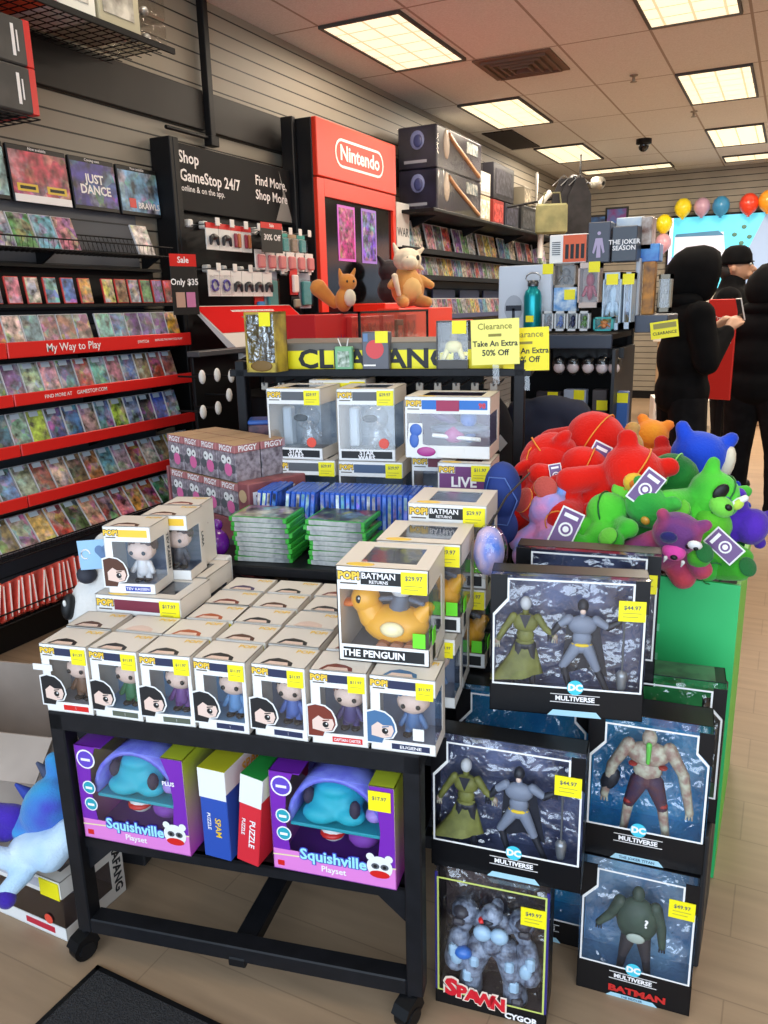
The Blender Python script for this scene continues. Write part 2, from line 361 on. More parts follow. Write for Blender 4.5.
# ================================================================== GAME WALL
CASE_COL = [((200, 60, 50), 'red'), ((70, 110, 180), 'blue'), ((90, 140, 80), 'green'), ((230, 210, 190), 'cream'), ((150, 110, 80), 'brown'), ((60, 60, 80), 'dark navy'), ((220, 160, 70), 'orange'), ((120, 80, 150), 'purple'),
            ((110, 170, 190), 'teal'), ((180, 180, 185), 'pale grey'), ((210, 120, 140), 'pink'), ((225, 205, 80), 'yellow')]
ART = art_mat('cover_art', 11); ARTS = art_mat('cover_art_pale', 16, .4, sat=.5)
def case_proto(w, h, shell, name, tagcol=None):
    b = MB(); b.box(-w/2, w/2, 0, .011, 0, h, shell, .002)
    t = thing(name, 'x', 'game case', (0, 0, 0)); b.build('shell', t)
    MB().box(-w/2+.004, w/2-.003, -.0012, .0005, .004, h-.004, ART).build('cover', t)
    if tagcol:
        MB().box(-w/2+.02, w/2-.03, -.0022, -.0013, h-.03, h-.006, tagcol).build('price_label', t)
    return t
SH_W = pm('case_shell_clear', (205, 205, 208), .25); SH_R = pm('case_shell_red', (214, 60, 50), .3)
STK = pm('pale_label', (190, 208, 222), .5)
protos = {}
def wall_case(kind, X, y, z, lean, label, group, col, turn=0):
    w, h, shell, tg = {'std': (.1, .168, SH_W, STK), 'plain': (.1, .168, SH_W, None), 'small': (.078, .125, SH_R, None), 'tall': (.125, .17, SH_W, None)}[kind]
    rot = Euler((R(-lean), 0, R(90)+turn), 'XYZ')
    if kind not in protos:
        o = case_proto(w, h, shell, 'game_case', tg); protos[kind] = o; o.location = (X, y, z); o.rotation_euler = rot; o['label'] = label; o['group'] = group
    else: o = dup(protos[kind], (X, y, z), (rot.x, rot.y, rot.z), label, group)
    for c in o.children: c.color = srgb(col)
    return o
ORD = ['first', 'second', 'third', 'fourth', 'fifth', 'sixth', 'seventh', 'eighth', 'ninth', 'tenth', 'eleventh', 'twelfth', 'thirteenth', 'fourteenth', 'fifteenth', 'sixteenth', 'seventeenth', 'eighteenth', 'nineteenth', 'twentieth']
def case_row(X, z, ys, kind, lean, rowname, group, cols=None):
    rng = random.Random(hash(rowname) % 9999 if False else len(rowname)*37+int(z*100))
    for i, y in enumerate(sorted(ys)):
        c, cn = cols[i % len(cols)] if cols else rng.choice(CASE_COL)
        c = tuple(int(v*rng.uniform(.75, 1.05)) for v in c)
        wall_case(kind, X, y, z, lean, '%s game case, %s from the black upright in %s' % (cn, ORD[len(ys)-1-i], rowname), group, c)
def rng_y(a, b, p): 
    r = []; y = a
    while y < b: r.append(y); y += p
    return r
# red-fronted shelves.  (z of the strip's bottom, X of the front, strip height, y end)
REDS = pm('red_shelf_strip', (222, 38, 34), .3); WT = pm('white_print', (245, 240, 238), .5)
def shelf(z, X, hgt, y1, label, text=None, strip=True):
    s = thing('display_shelf', label, 'shelf', (0, 0, 0), 0, 'shelves on the game wall')
    b = MB(); b.box(WX+.013, X-.012, 1.2, y1, z, z+.012, BLACKM)
    # sloped carrier
    b.build('shelf_board', s)
    for k, yy in enumerate((1.7, 2.42, 3.14, y1-.02)): MB().prism([(WX+.014, z), (X-.03, z), (WX+.014, z-.09)], BLACKM, yy-.012, yy+.012, 'xz').build('bracket', s)
    if strip:
        for a, c in ((1.2, 2.45), (2.456, y1)):
            MB().box(X-.012, X, a, c, z-.01, z-.01+hgt, REDS, .003).build('front_strip', s)
        if text:
            m = MB()
            for st, y, sz, dz in text: m.text(st, (X+.002, y, z-.01+hgt*dz), sz, WT, (0, 1, 0), (0, 0, 1), .01)
            m.build('strip_text', s)
    return s
shelf(1.325, -3.1, .07, 3.69, 'top red-fronted shelf on the game wall with white slogan', [('My Way to Play', 2.83, .052, .5), ('SWITCH', 3.3, .022, .5), ('EXPLORE THE WAY YOU PLAY', 3.5, .016, .55)])
shelf(1.112, -3.1, .055, 3.69, 'second red-fronted shelf down on the game wall', [('FIND MORE AT', 2.7, .024, .5), ('GAMESTOP.COM', 2.91, .026, .5)])
shelf(.885, -3.1, .055, 3.7, 'third red-fronted shelf down on the game wall')
shelf(.645, -3.1, .055, 3.72, 'lowest red-fronted shelf on the game wall')
GR = 'game cases leaning on the game wall shelves'
case_row(-3.16, 1.34, rng_y(2.05, 2.98, .103)+rng_y(3.12, 3.66, .103), 'plain', 14, 'the slogan-strip row', GR)
case_row(-3.16, 1.125, rng_y(2.0, 3.66, .105), 'std', 16, 'the second red-strip row', GR)
case_row(-3.16, .9, rng_y(2.0, 3.66, .105), 'std', 16, 'the third red-strip row', GR)
case_row(-3.16, .66, rng_y(2.0, 3.7, .105), 'std', 26, 'the lowest red-strip row', GR, [c for c in CASE_COL if c[1] in ('cream', 'pale grey', 'red', 'brown', 'orange', 'teal')])
case_row(-3.08, .455, rng_y(2.0, 3.72, .105), 'std', 34, 'the wire rack row', GR, [c for c in CASE_COL if c[1] in ('red', 'yellow', 'cream', 'green', 'brown', 'pink')])
# lower wire shelf and bottom wire basket
def wire_shelf(name, label, X, z, y0, y1, lip, group=None):
    s = thing(name, label, 'wire rack', (0, 0, 0), 0, group); b = MB()
    b.tube([(X, y0, z), (X, y1, z)], .004, BLACKM, 5); b.tube([(X, y0, z+lip), (X, y1, z+lip)], .004, BLACKM, 5)
    b.build('front_rails', s); b = MB()
    for i in range(int((y1-y0)/.03)):
        y = y0+.015+i*.03; b.tube([(X, y, z+lip), (X, y, z), (X-.16, y, z-.005), (X-.2, y, z+.1)], .0018, BLACKM, 4)
    for q in (.05, .1, .15): b.tube([(X-q, y0, z-.002), (X-q, y1, z-.002)], .002, BLACKM, 4)
    b.tube([(X-.2, y0, z+.1), (X-.2, y1, z+.1)], .003, BLACKM, 5)
    b.build('wire_grid', s)
    for y in (y0, (y0+y1)/2, y1): MB().prism([(WX+.014, z+.02), (X-.1, z+.0), (WX+.014, z-.07)], BLACKM, y-.006, y+.006, 'xz').build('bracket', s)
    return s
wire_shelf('wire_shelf', 'black wire shelf of leaning cases below the lowest red strip', -3.02, .445, 1.6, 3.7, .035, 'wire shelves on the game wall')
wire_shelf('wire_basket', 'black wire basket full of red game cases at the bottom of the wall', -2.93, .2, 1.6, 3.7, .05, 'wire shelves on the game wall')
wire_shelf('wire_shelf', 'mostly empty black wire shelf below the poster panels', -3.17, 1.80, 2.2, 3.68, .05, 'wire shelves on the game wall')
# red cases packed in the basket: seen as spines leaning
SPR = noisy('red_case_spine', (226, 74, 58), (238, 110, 92), 30, .3)
rc = None
for i, y in enumerate(rng_y(1.9, 3.68, .034)):
    lb = 'red and white game case leaning among the packed cases in the bottom wire basket'
    if rc is None:
        rc = thing('red_game_case', lb, 'game case', (-2.95, y, .215), 0, 'red cases in the bottom basket')
        MB().box(-.16, 0, -.0065, .0065, 0, .17, SPR, .002).build('shell', rc)
        MB().box(.0, .0012, -.003, .0035, .01, .16, WT).build('spine_label', rc)
        rc.rotation_euler = (R(-20), R(-24), 0); continue
    dup(rc, (-2.95, y, .215+random.uniform(-.008, .008)), (R(-20+random.uniform(-5, 5)), R(-24+random.uniform(-3, 3)), random.uniform(-.1, .1)))
# toe kick
kp = tag(MB().box(WX+.013, -3.1, .9, 3.72, 0, .12, BLACKP, .004).build('shelf_plinth'), 'black plinth under the game wall by the floor', 'plinth')
# small cases row on a black ledge
led = thing('ledge_display', 'black stepped ledge holding small red-edged game cases', 'shelf', (0, 0, 0))
MB().box(WX+.013, -3.18, 1.2, 3.72, 1.535, 1.55, BLACKM).build('ledge', led); MB().box(-3.4, -3.37, 1.2, 3.72, 1.55, 1.74, BLACKM).build('back_board', led); MB().box(-3.4, -3.3, 1.2, 3.72, 1.725, 1.74, BLACKM).build('top_lip', led)
for i, y in enumerate(rng_y(2.2, 3.13, .108)+rng_y(3.22, 3.7, .093)):
    c, cn = CASE_COL[(i*5+2) % 12]; wall_case('small', -3.22, y, 1.553, 8, 'small red-edged %s game case on the black ledge, %s from the picture edge' % (cn, ORD[i]), 'small cases on the ledge', c)
# tall cases on the wire shelf
for i, y in enumerate([2.47, 2.6, 2.73, 2.86, 2.99]):
    c, cn = [CASE_COL[k] for k in (4, 9, 2, 8, 10)][i]; wall_case('tall', -3.21, y, 1.805, 20, '%s leaning game case, %s along the upper wire shelf' % (cn, ORD[i]), 'cases on the upper wire shelf', c)
wall_case('tall', -3.21, 3.52, 1.805, 20, 'single white and brown game case alone at the end of the upper wire shelf', 'cases on the upper wire shelf', (215, 205, 200))
# poster panels
PANEL = [('pastel battle poster panel cut by the picture edge', 2.5, 2.80, (150, 190, 190), '', '', (90, 90, 90)),
         ('red and violet double poster panel with white strip at its foot', 2.81, 3.17, (205, 70, 90), 'SCARLET', '', (230, 190, 60)),
         ('blue and purple dance poster panel', 3.18, 3.50, (60, 50, 140), 'JUST', 'DANCE', (240, 235, 245)),
         ('yellow and sky-blue brawler poster panel with red square', 3.51, 3.83, (120, 170, 210), '', 'BRAWLS', (240, 240, 240))]
for lb, y0, y1, col, t1, t2, tc in PANEL:
    p = thing('poster_panel', lb, 'poster', (-3.36, (y0+y1)/2, 2.03), (R(-4), 0, R(90)), 'poster panels above the game wall'); w = (y1-y0)/2-.004
    MB().box(-w, w, 0, .02, 0, .26, INK, .003).build('board', p)
    q = MB().box(-w+.006, w-.006, -.0015, .0, .02, .235, art_mat('poster_art', 7, .4)).build('picture', p); q.color = srgb(col)
    m = MB().text('Coming soon' if t1 == 'JUST' else 'Now available', (0, -.0025, .248), .019, WT)
    if 'double' in lb:
        for s in (-1, 1): m.box(s*w*.5-.06, s*w*.5+.06, -.003, -.001, .05, .085, pm('gold_title', (226, 190, 50), .4)); m.box(s*w*.5-.045, s*w*.5+.045, -.0036, -.003, .06, .075, INK)
        m.box(-w+.006, w-.006, -.004, -.0005, 0, .035, WT)
    if t1 == 'JUST': m.text('JUST', (.0, -.003, .155), .062, WT, bold=.03); m.text('DANCE', (.0, -.003, .1), .062, WT, bold=.03)
    if t2 == 'BRAWLS': m.text(t2, (.06, -.003, .055), .045, WT, bold=.03); m.box(-.09, -.04, -.003, -.001, .04, .09, RED)
    if t1 or 'brawler' in lb or 'double' in lb: m.build('lettering', p)

# ------------------------------------------------------------------ overhead merchandise (top corner)
def blister_box(name, label, cat, loc, rot, w, d, h, m1, m2, group=None):
    t = thing(name, label, cat, loc, rot, group); MB().box(-w/2, w/2, -d/2, d/2, 0, h, m1, .006).build('carton', t)
    return t
hs = thing('overhead_wire_shelf', 'black wire shelf high on the wall under the boxed goods', 'shelf', (0, 0, 0))
b = MB()
for i in range(40):
    y = 1.55+i*.051; b.tube([(WX+.02, y, 2.80), (-2.98, y, 2.80)], .0028, BLACKM, 4)
for k in range(7): b.tube([(WX+.03+k*.068, 1.5, 2.796), (WX+.03+k*.068, 3.58, 2.796)], .0028, BLACKM, 4)
b.build('wire_grid', hs); MB().box(-2.99, -2.975, 1.5, 3.6, 2.785, 2.812, BLACKM).build('front_rail', hs)
OB = [('orange and grey boxed controller on the overhead shelf', 2.45, 2.86, (224, 90, 50)), ('white boxed item in the middle of the overhead shelf', 2.87, 3.1, (222, 222, 214)), ('olive and clear box at the end of the row on the overhead shelf', 3.11, 3.39, (170, 164, 140))]
for i, (lb, y0, y1, col) in enumerate(OB):
    t = thing('boxed_accessory', lb, 'box', (-3.17, (y0+y1)/2, 2.813), 0, 'boxes on the overhead shelf'); w = (y1-y0)/2
    mm = pm('obox%d' % i, col, .4)
    MB().box(-.17, .17, -w+.004, w-.004, 0, .3, mm, .006).build('carton', t); MB().box(.171, .174, -w+.03, w-.05, .05, .27, noisy('obp%d' % i, (120, 116, 108), (200, 196, 186), 12)).build('printed_front', t)
for i, z in enumerate((2.813, 2.935)):
    t = thing('clear_clamshell', ['lower', 'upper'][i]+' clear plastic clamshell of small parts at the end of the overhead shelf', 'package', (-3.17, 3.49, z), 0, 'clear clamshells on the overhead shelf')
    MB().box(-.16, .16, -.1, .1, 0, .115, acetate('cloudy_clear', (.9, .9, .88), .8, .5, 20), .01).build('clamshell', t)
    for q in range(3): MB().ell((-.02+.05*q, -.03+.03*q, .045), .024, pm('silver_bits', (170, 170, 172), .3, .6), 8).build('cap', t)
# dark drawstring boxes at the extreme left edge
for i, z in enumerate((2.335, 2.52)):
    t = thing('headset_box', ['dark grey boxed headset with red edge, lower of the two by the wall', 'dark grey boxed headset with red edge, upper of the two by the wall'][i], 'box', (-3.2, 2.50, z), 0, 'headset boxes at the picture edge')
    MB().box(-.2, .2, -.25, .2, 0, .18, noisy('dk_box', (62, 60, 58), (82, 78, 74), 6), .006).build('carton', t)
    MB().box(-.201, .201, .165, .2015, -.001, .181, RED, .003).build('red_edge', t); MB().box(.2002, .2012, .1, .115, .03, .15, WT).box(.2002, .2012, .125, .132, .05, .13, WT).build('printed_words', t)
t = thing('wall_basket', 'black wire basket under the two grey headset boxes', 'wire rack', (-3.2, 2.50, 2.32)); b = MB()
for k in range(9): b.tube([(-.2+.05*k, -.25, 0), (-.2+.05*k, .2, 0)], .003, BLACKM, 4)
for k in range(10): b.tube([(-.2, -.25+.05*k, 0), (.2, -.25+.05*k, 0)], .003, BLACKM, 4)
b.build('wire_grid', t)
# ================================================================== SHOP BOARD AND HOOK WALL
BY0, BY1 = 3.86, 5.12; BX = -3.22
sb = thing('hook_board', 'tall black board with white shop-online lettering and rows of pegged packages', 'board', (0, 0, 0))
MB().box(WX+.013, BX-.1, BY0, BY1, 0, 2.45, BLACKP, .004).build('backing', sb)
MB().box(WX+.013, BX-.04, BY0-.03, BY0, 0, 2.47, BLACKM, .004).build('side_frame', sb); MB().box(BX-.1, BX-.04, BY0, BY0+.05, 0, 2.47, BLACKM, .004).build('side_frame', sb)
HD = noisy('header_black', (20, 20, 22), (26, 26, 28), 2, .6, spec=.2)
MB().box(BX-.1, BX-.06, BY0+.05, BY1, 2.08, 2.45, HD, .004).build('header_panel', sb)
m = MB(); x = BX-.058; f = dict(xd=(0, 1, 0), yd=(0, 0, 1))
for st, y, z, s, bo in (('Shop', 4.01, 2.375, .092, .02), ('GameStop 24/7', 4.21, 2.275, .092, .02), ('online & on the app.', 4.13, 2.205, .05, .005), ('Find More,', 4.86, 2.335, .085, .015), ('Shop More', 4.86, 2.245, .085, .015)): m.text(st, (x, y, z), s, WT, bold=bo, **f)
m.build('lettering', sb)
MB().pol([(x-.001, 4.96, 2.43), (x-.001, 5.11, 2.1), (x-.001, 4.9, 2.1), (x-.001, 5.0, 2.28)], pm('grey_arrow', (140, 138, 134))).build('arrow_mark', sb)
# pegged packages
PEG = pm('white_peg', (232, 228, 222), .4)
def peg(y, z, L=.22, par=None):
    b = MB(); b.tube([(BX-.1, y, z), (BX-.1+L, y, z)], .004, pm('steel', (180, 180, 180), .3, .9), 5); b.box(BX-.1+L, BX-.1+L+.006, y-.02, y+.02, z-.015, z+.03, PEG, .003)
    b.box(BX-.1, BX-.05, y-.022, y+.022, z-.01, z+.035, PEG, .008); return b.build('peg_hook', par)
packs = {}
def pack(kind, y, z, x, label, group, w=.1, h=.14, top=RED, body=WHITE, blob=(40, 40, 44)):
    key = (kind, w, h)
    if key not in packs:
        t = thing('hanging_package', label, 'package', (x, y, z), R(90), group); b = MB()
        b.box(-w/2, w/2, -.003, .003, -h, 0, body); b.box(-w/2, w/2, -.0045, .0035, -h*.2, 0.0005, top)
        b.build('card', t); bm_ = pm('pk%s' % kind, blob, .35); q = MB()
        if kind in 'ab': # controller-like grip shape
            q.ell((0, -.016, -h*.52), (w*.3, .014, h*.12), bm_, 10); q.cap((-w*.24, -.016, -h*.55), (-w*.3, -.016, -h*.78), .013, .009, bm_, 8); q.cap((w*.24, -.016, -h*.55), (w*.3, -.016, -h*.78), .013, .009, bm_, 8)
        elif kind == 'c': q.tube([(w*.28*math.cos(a*PI/6), -.012, -h*.58+h*.2*math.sin(a*PI/6)) for a in range(12)], .007, bm_, 6, closed=True)
        elif kind == 'd': q.box(-w*.3, -w*.05, -.02, -.005, -h*.85, -h*.3, bm_, .006); q.box(w*.05, w*.3, -.02, -.005, -h*.85, -h*.3, pm('pkd2', (190, 110, 60), .4), .006)
        else: q.box(-w*.36, w*.36, -.026, -.004, -h*.92, -h*.24, bm_, .008)
        q.build('contents', t)
        if kind in 'cef': MB().box(-w*.42, w*.42, -.034, -.0035, -h*.95, -h*.2, CLEAR, .006).build('blister', t)
        packs[key] = t; return t
    return dup(packs[key], (x, y, z), R(90), label, group)
G1 = 'packages on the upper row of hooks'; G2 = 'packages on the lower row of hooks'
hk = sb
for y in (3.98, 4.12, 4.26, 4.4, 4.52, 4.64, 4.76, 4.88, 5.0): peg(y, 2.0, .24, sb)
for y in (3.96, 4.12, 4.28, 4.46, 4.64, 4.82, 4.98): peg(y, 1.745, .24, sb)
UP1 = [('a', 3.89, 'black controller'), ('b', 4.0, 'small black game pad'), ('d', 4.11, 'red and brown pair of grips'), ('d', 4.22, 'second pair of grips'),]
pack('a', 3.950, 2.000, BX+.12, 'red-topped package with a black game pad, first on the upper hooks', G1, .115, .15)
pack('b', 4.070, 2.000, BX+.12, 'red-topped package with a black game pad, second on the upper hooks', G1, .115, .15)
pack('d', 4.180, 2.000, BX+.12, 'red-topped package with two coloured grips, third on the upper hooks', G1, .1, .15, RED, WHITE, (140, 40, 60))
pack('d', 4.285, 2.000, BX+.12, 'red-topped package with two coloured grips, fourth on the upper hooks', G1, .1, .15)
teal = pm('teal_card', (70, 170, 160)); tan = pm('tan_card', (176, 150, 120))
for i, y in enumerate((4.52, 4.62, 4.72, 4.83, 4.94)):
    pack('ef'[i % 2], y+.07, 2.0, BX+.06, '%s clear blister package, %s of the back row on the upper hooks' % (['teal', 'tan', 'tan', 'white', 'white'][i], ORD[i]), G1, .1, .13, [teal, tan][i % 2], WHITE, [(70, 150, 150), (150, 130, 110)][i % 2])
for i in range(6):
    pack('g', 4.36+i*.118, 1.87, BX+.16, 'red and white small blister package, %s of the front row below the upper hooks' % ORD[i], G1, .1, .12, acetate(), WHITE, (205, 120, 120))
for i, y in enumerate((3.87, 3.98, 4.09, 4.2, 4.31, 4.42)):
    kk = ('c', (80, 70, 160)) if i < 2 else ('h', (70, 60, 50)) if i < 5 else ('h', (70, 60, 50))
    pack('cc'[0] if i < 2 else 'a', y+.05, 1.735, BX+.13, '%s, %s along the lower hooks' % (['purple and white headset package', 'purple and white headset package', 'white package with a dark game pad', 'white package with a dark game pad', 'white package with a dark game pad', 'white package with a dark game pad'][i], ORD[i]), G2, .105, .15, WHITE, WHITE, kk[1])
bluegrey = pm('bluegrey_card', (150, 160, 176))
pack('e', 4.550, 1.745, BX+.1, 'grey-blue blister with a coiled cable beside the game pad packages', G2, .15, .24, bluegrey, bluegrey, (150, 158, 172))
pack('e', 4.970, 1.745, BX+.1, 'grey-blue blister package last along the lower hooks by the red kiosk', G2, .15, .24, bluegrey, bluegrey, (120, 128, 142))
pack('i', 4.740, 1.765, BX+.16, 'small red package with a white ring hanging above a dark one', G2, .09, .17, RED, RED, (230, 220, 215))
pack('j', 4.780, 1.585, BX+.14, 'small dark tin package below the small red package', G2, .1, .08, BLACKP, BLACKP, (150, 140, 120))
pack('d', 4.670, 1.505, BX+.1, 'white package with a blue strip and an orange strap at the bottom of the hooks', G2, .2, .22, WHITE, WHITE, (40, 80, 190))
pack('k', 4.410, 1.585, BX+.1, 'red package part hidden low on the hooks', G2, .1, .13, RED, RED, (60, 130, 190))
# sale signs
def sign(name, label, loc, rot, w, h, lines, top, body, clear=False):
    t = thing(name, label, 'sign', loc, rot); MB().box(-w/2, w/2, -.002, .002, -h, 0, body, .001).build('card', t)
    b = MB()
    if top: b.box(-w/2, w/2, -.003, -.0019, -h*.2, 0, top)
    for st, z, s, mm in lines: b.text(st, (0, -.0035, -h*z), s, mm, bold=.02)
    b.build('lettering', t); return t
sign('sale_sign', 'red-topped black sale sign offering only 35 at the end of the lower hooks', tuple(onx(182, 254, -3.0)), R(72), .165, .32, (('Sale', .1, .045, WT), ('Only $35', .46, .046, WT)), RED, INK)
b = MB().box(-.06, -.005, -.004, -.002, -.28, -.2, pm('sg1', (190, 150, 130))).box(.005, .06, -.004, -.002, -.28, -.2, pm('sg2', (200, 120, 160))); b.build('picture', bpy.data.objects['sale_sign'])
sign('discount_sign', 'small red-topped black 30 percent off sign hanging between the upper hook packages', (-3.0, 4.42, 2.03), R(85), .21, .18, (('Sale', .1, .028, WT), ('30% Off', .5, .05, WT)), RED, INK)
# red and white angled demo counter
t = thing('demo_panel', 'tilted red and white advertising panel with a pictured console below the hooks', 'panel', (-2.98, 4.2, 1.25), (0, 0, R(90)))
MB().add([(-.5, .1, .28), (.5, .1, .28), (.5, -.25, 0), (-.5, -.25, 0), (-.5, .12, .28), (.5, .12, .28), (.5, -.2, -.02), (-.5, -.2, -.02)], [(3, 2, 1, 0), (4, 5, 6, 7), (0, 1, 5, 4), (1, 2, 6, 5), (2, 3, 7, 6), (3, 0, 4, 7)], pm('matte_white', (206, 200, 194), .9, spec=.05)).build('board', t)
def pp(u, v): return (u, .1-.35*v-.002, .28-.28*v+.002)
MB().add([pp(-.49, .02), pp(.49, .02), pp(.49, .55), pp(-.49, .55)], [(3, 2, 1, 0)], pm('matte_red', (196, 30, 30), .9, spec=.05)).build('red_field', t)
q = MB()
for a, c in ((-.16, -.02), (.04, .1), (.13, .2)): q.add([pp(a, .24), pp(c, .24), pp(c, .42), pp(a, .42)], [(3, 2, 1, 0)], pm('grey_art', (96, 88, 92)))
for y in (.13,): q.add([tuple(Vector(p)) for p in (pp(-.2, .1), pp(.25, .1), pp(.25, .14), pp(-.2, .14))], [(3, 2, 1, 0)], WT)
q.build('picture', t)
MB().tube([(.0, .0, .1), (.0, .0, -.245)], .02, BLACKM, 8).build('stand', t)
ct = tag(MB().box(-3.14, -2.75, 3.9, 4.9, 0, 1.0, BLACKM, .01).build('black_counter'), 'low black counter cabinet under the tilted red and white panel', 'counter')
# grey pegs and white hooks in the dark bay
bay = thing('dark_peg_bay', 'black pegboard bay with white peg caps beside the pink-topped cartons', 'board', (-2.78, 3.4, 0), 0)
by0 = onx(193, 400, -2.8).y-3.4; MB().box(-.02, 0, by0, .4, .0, 1.27, BLACKP, .004).build('board', bay); MB().box(-.02, .06, by0-.02, .42, 1.271, 1.30, pm('bay_top_grey', (70, 70, 72), .5), .004).build('top_ledge', bay)
for i, (px, py) in enumerate(((203, 377), (218, 375), (232, 376), (204, 412), (219, 408), (230, 395))):
    p = onx(px, py, -2.62); q = MB(); q.tube([(0, p.y-3.4, p.z), (.15, p.y-3.4, p.z)], .005, BLACKM, 6); q.ell((.155, p.y-3.4, p.z), (.012, .024, .036), PEG, 10); q.build('peg_hook', bay)

# ================================================================== RED KIOSK
KX = -3.1; KY0, KY1 = 5.15, 6.42
def kz(px, py, X=KX): return onx(px, py, X).z
ks = thing('red_kiosk', 'tall red and black game kiosk with white pill-shaped logo sign', 'kiosk', (0, 0, 0))
KR = pm('kiosk_red', (226, 52, 26), .38); KB = pm('kiosk_black', (20, 19, 21), .35)
z1 = 2.79; z2 = 2.40; z0 = 1.48
MB().box(-3.3, KX-.02, KY0, KY1, 0, z1, KB, .006).build('side_body', ks); MB().box(-3.34, -3.24, KY0-.05, KY0-.005, 0, z1+.01, KB, .006).build('side_pillar', ks)
MB().box(KX-.02, KX+.02, KY0, KY1, z2+.008, z1, KR, .006).build('sign_panel', ks)
fr = MB(); i0, i1, j0, j1 = KY0+.1, KY1-.05, z0, z2-.12
fr.box(KX-.02, KX+.012, KY0, i0, .9, z2, KR, .003).box(KX-.02, KX+.012, i1, KY1, .9, z2, KR, .003).box(KX-.02, KX+.012, i0, i1, j1, z2, KR); fr.build('red_surround', ks)
MB().box(KX-.02, KX-.012, i0, i1, 1.3, j1, pm('gloss_black', (12, 12, 14), .12)).build('screen_panel', ks)
lg = MB(); cy, cz = (KY0+KY1)/2+.01, 2.60; hw, hh = .39, .1
def pill(r0, hw, hh, x):
    P = []
    for s, a0 in ((1, -90), (-1, 90)):
        for k in range(9): a = R(a0+180*k/8); P.append((x, cy+s*(hw-hh)+r0*math.cos(a), cz+r0*math.sin(a)))
    return P
lg.X = Matrix.Identity(4)
o_ = pill(hh, hw, hh, KX+.022); i_ = pill(hh-.018, hw, hh, KX+.022)
n_ = len(o_); lg.add(o_+i_, [(k, (k+1) % n_, n_+(k+1) % n_, n_+k) for k in range(n_)], WT)
lg.text('Nintendo', (KX+.0225, cy, cz), .145, WT, (0, 1, 0), (0, 0, 1), .03, width=.63); lg.build('logo', ks)
for (pa, pb, nm) in (((338, 204), (357, 262), 'magenta'), ((362, 208), (378, 264), 'violet')):
    A = onx(*pa, KX); B_ = onx(*pb, KX)
    q = MB().box(KX-.011, KX-.008, A.y, B_.y, B_.z, A.z, pm('poster_edge_'+nm, (215, 110, 225) if nm == 'magenta' else (170, 130, 235), .4)); q.build('poster_board', ks)
    q = MB().box(KX-.0082, KX-.006, A.y+.02, B_.y-.02, B_.z+.02, A.z-.02, art_mat('poster_'+nm, 9, .4, False, .9, (190, 30, 140) if nm == 'magenta' else (110, 60, 210))); q.build('poster', ks)
# red lower console with glass case and boxes
CX = -2.45
co = thing('kiosk_counter', 'red counter block with raised ledge in front of the kiosk', 'counter', (0, 0, 0))
MB().box(KX+.02, CX, 4.95, 6.6, 0, 1.38, KR, .01).build('base', co); MB().box(KX+.02, -2.8, 5.6, 6.35, 1.38, 1.53, KR, .006).build('raised_ledge', co)
# glass case with red boxes
def boxthing(name, label, cat, x0, x1, y0, y1, z0, z1, m, grp=None, b=.004):
    t = thing(name, label, cat, ((x0+x1)/2, (y0+y1)/2, z0), 0, grp); w, d = (x1-x0)/2, (y1-y0)/2
    MB().box(-w, w, -d, d, 0, z1-z0, m, b).build('carton', t); return t
A = onx(316, 350, -2.2); B_ = onx(360, 312, -2.2)
t = boxthing('red_console_box', 'red box with a spiky blue burst printed low on it, next to the glass case', 'box', -2.44, -2.2, A.y, B_.y, 1.24, 1.47, pm('box_red', (196, 30, 34), .35))
w = (B_.y-A.y)/2; q = MB(); 
P = []
for k in range(28): a = 2*PI*k/28; r = (.085 if k % 2 else .03); P.append((.122, .02+r*math.cos(a), .05+max(-.045, r*math.sin(a)*.9)))
q.pol(P, pm('burst_blue', (60, 40, 150), .4)); q.build('printed_burst', t)
st = tag(MB().box(-2.44, -1.9, A.y-.15, onx(430, 340, -2.1).y+.2, 0, 1.238, BLACKM, .01).build('display_cabinet'), 'black display cabinet carrying the red boxes and the glass case', 'counter')
A2 = onx(361, 345, -2.1); B2 = onx(428, 310, -2.1)
gc = thing('glass_case', 'small black-framed glass case of red game boxes', 'case', (-2.1, (A2.y+B2.y)/2, 1.24), 0); w = (B2.y-A2.y)/2; hh = .24
b = MB()
for y in (-w, w): b.box(-.3, 0, y-.006, y+.006, hh-.012, hh, BLACKM); b.box(-.012, 0, y-.006, y+.006, 0, hh, BLACKM); b.box(-.3, -.288, y-.006, y+.006, 0, hh, BLACKM)
b.box(-.012, 0, -w, w, hh-.012, hh, BLACKM); b.box(-.012, 0, -w, w, 0, .012, BLACKM); b.build('frame', gc)
MB().box(-.008, -.004, -w, w, .012, hh-.012, CLEAR).build('pane', gc)
for i, (a, c, z, col, lb) in enumerate(((.03, .4, .2, (200, 48, 40), 'wide red game box in the glass case'), (.45, .62, .2, (190, 40, 44), 'narrow red game box beside the wide one in the glass case'), (.66, .76, .17, (110, 60, 50), 'small dark box in the glass case'), (.8, .97, .2, (204, 40, 34), 'red box with yellow mark in the glass case'))):
    t = thing('game_box', lb, 'box', (-2.2, A2.y+(a+c)*w, 1.253), 0, 'boxes in the glass case'); q = (c-a)*w
    MB().box(-.03, .03, -q, q, 0, z, pm('gb%d' % i, col, .4), .003).build('carton', t); MB().box(.03, .0315, -q*.7, q*.7, z*.3, z*.8, noisy('gbp%d' % i, (220, 70, 40), (150, 30, 40), 30)).build('printed_front', t)

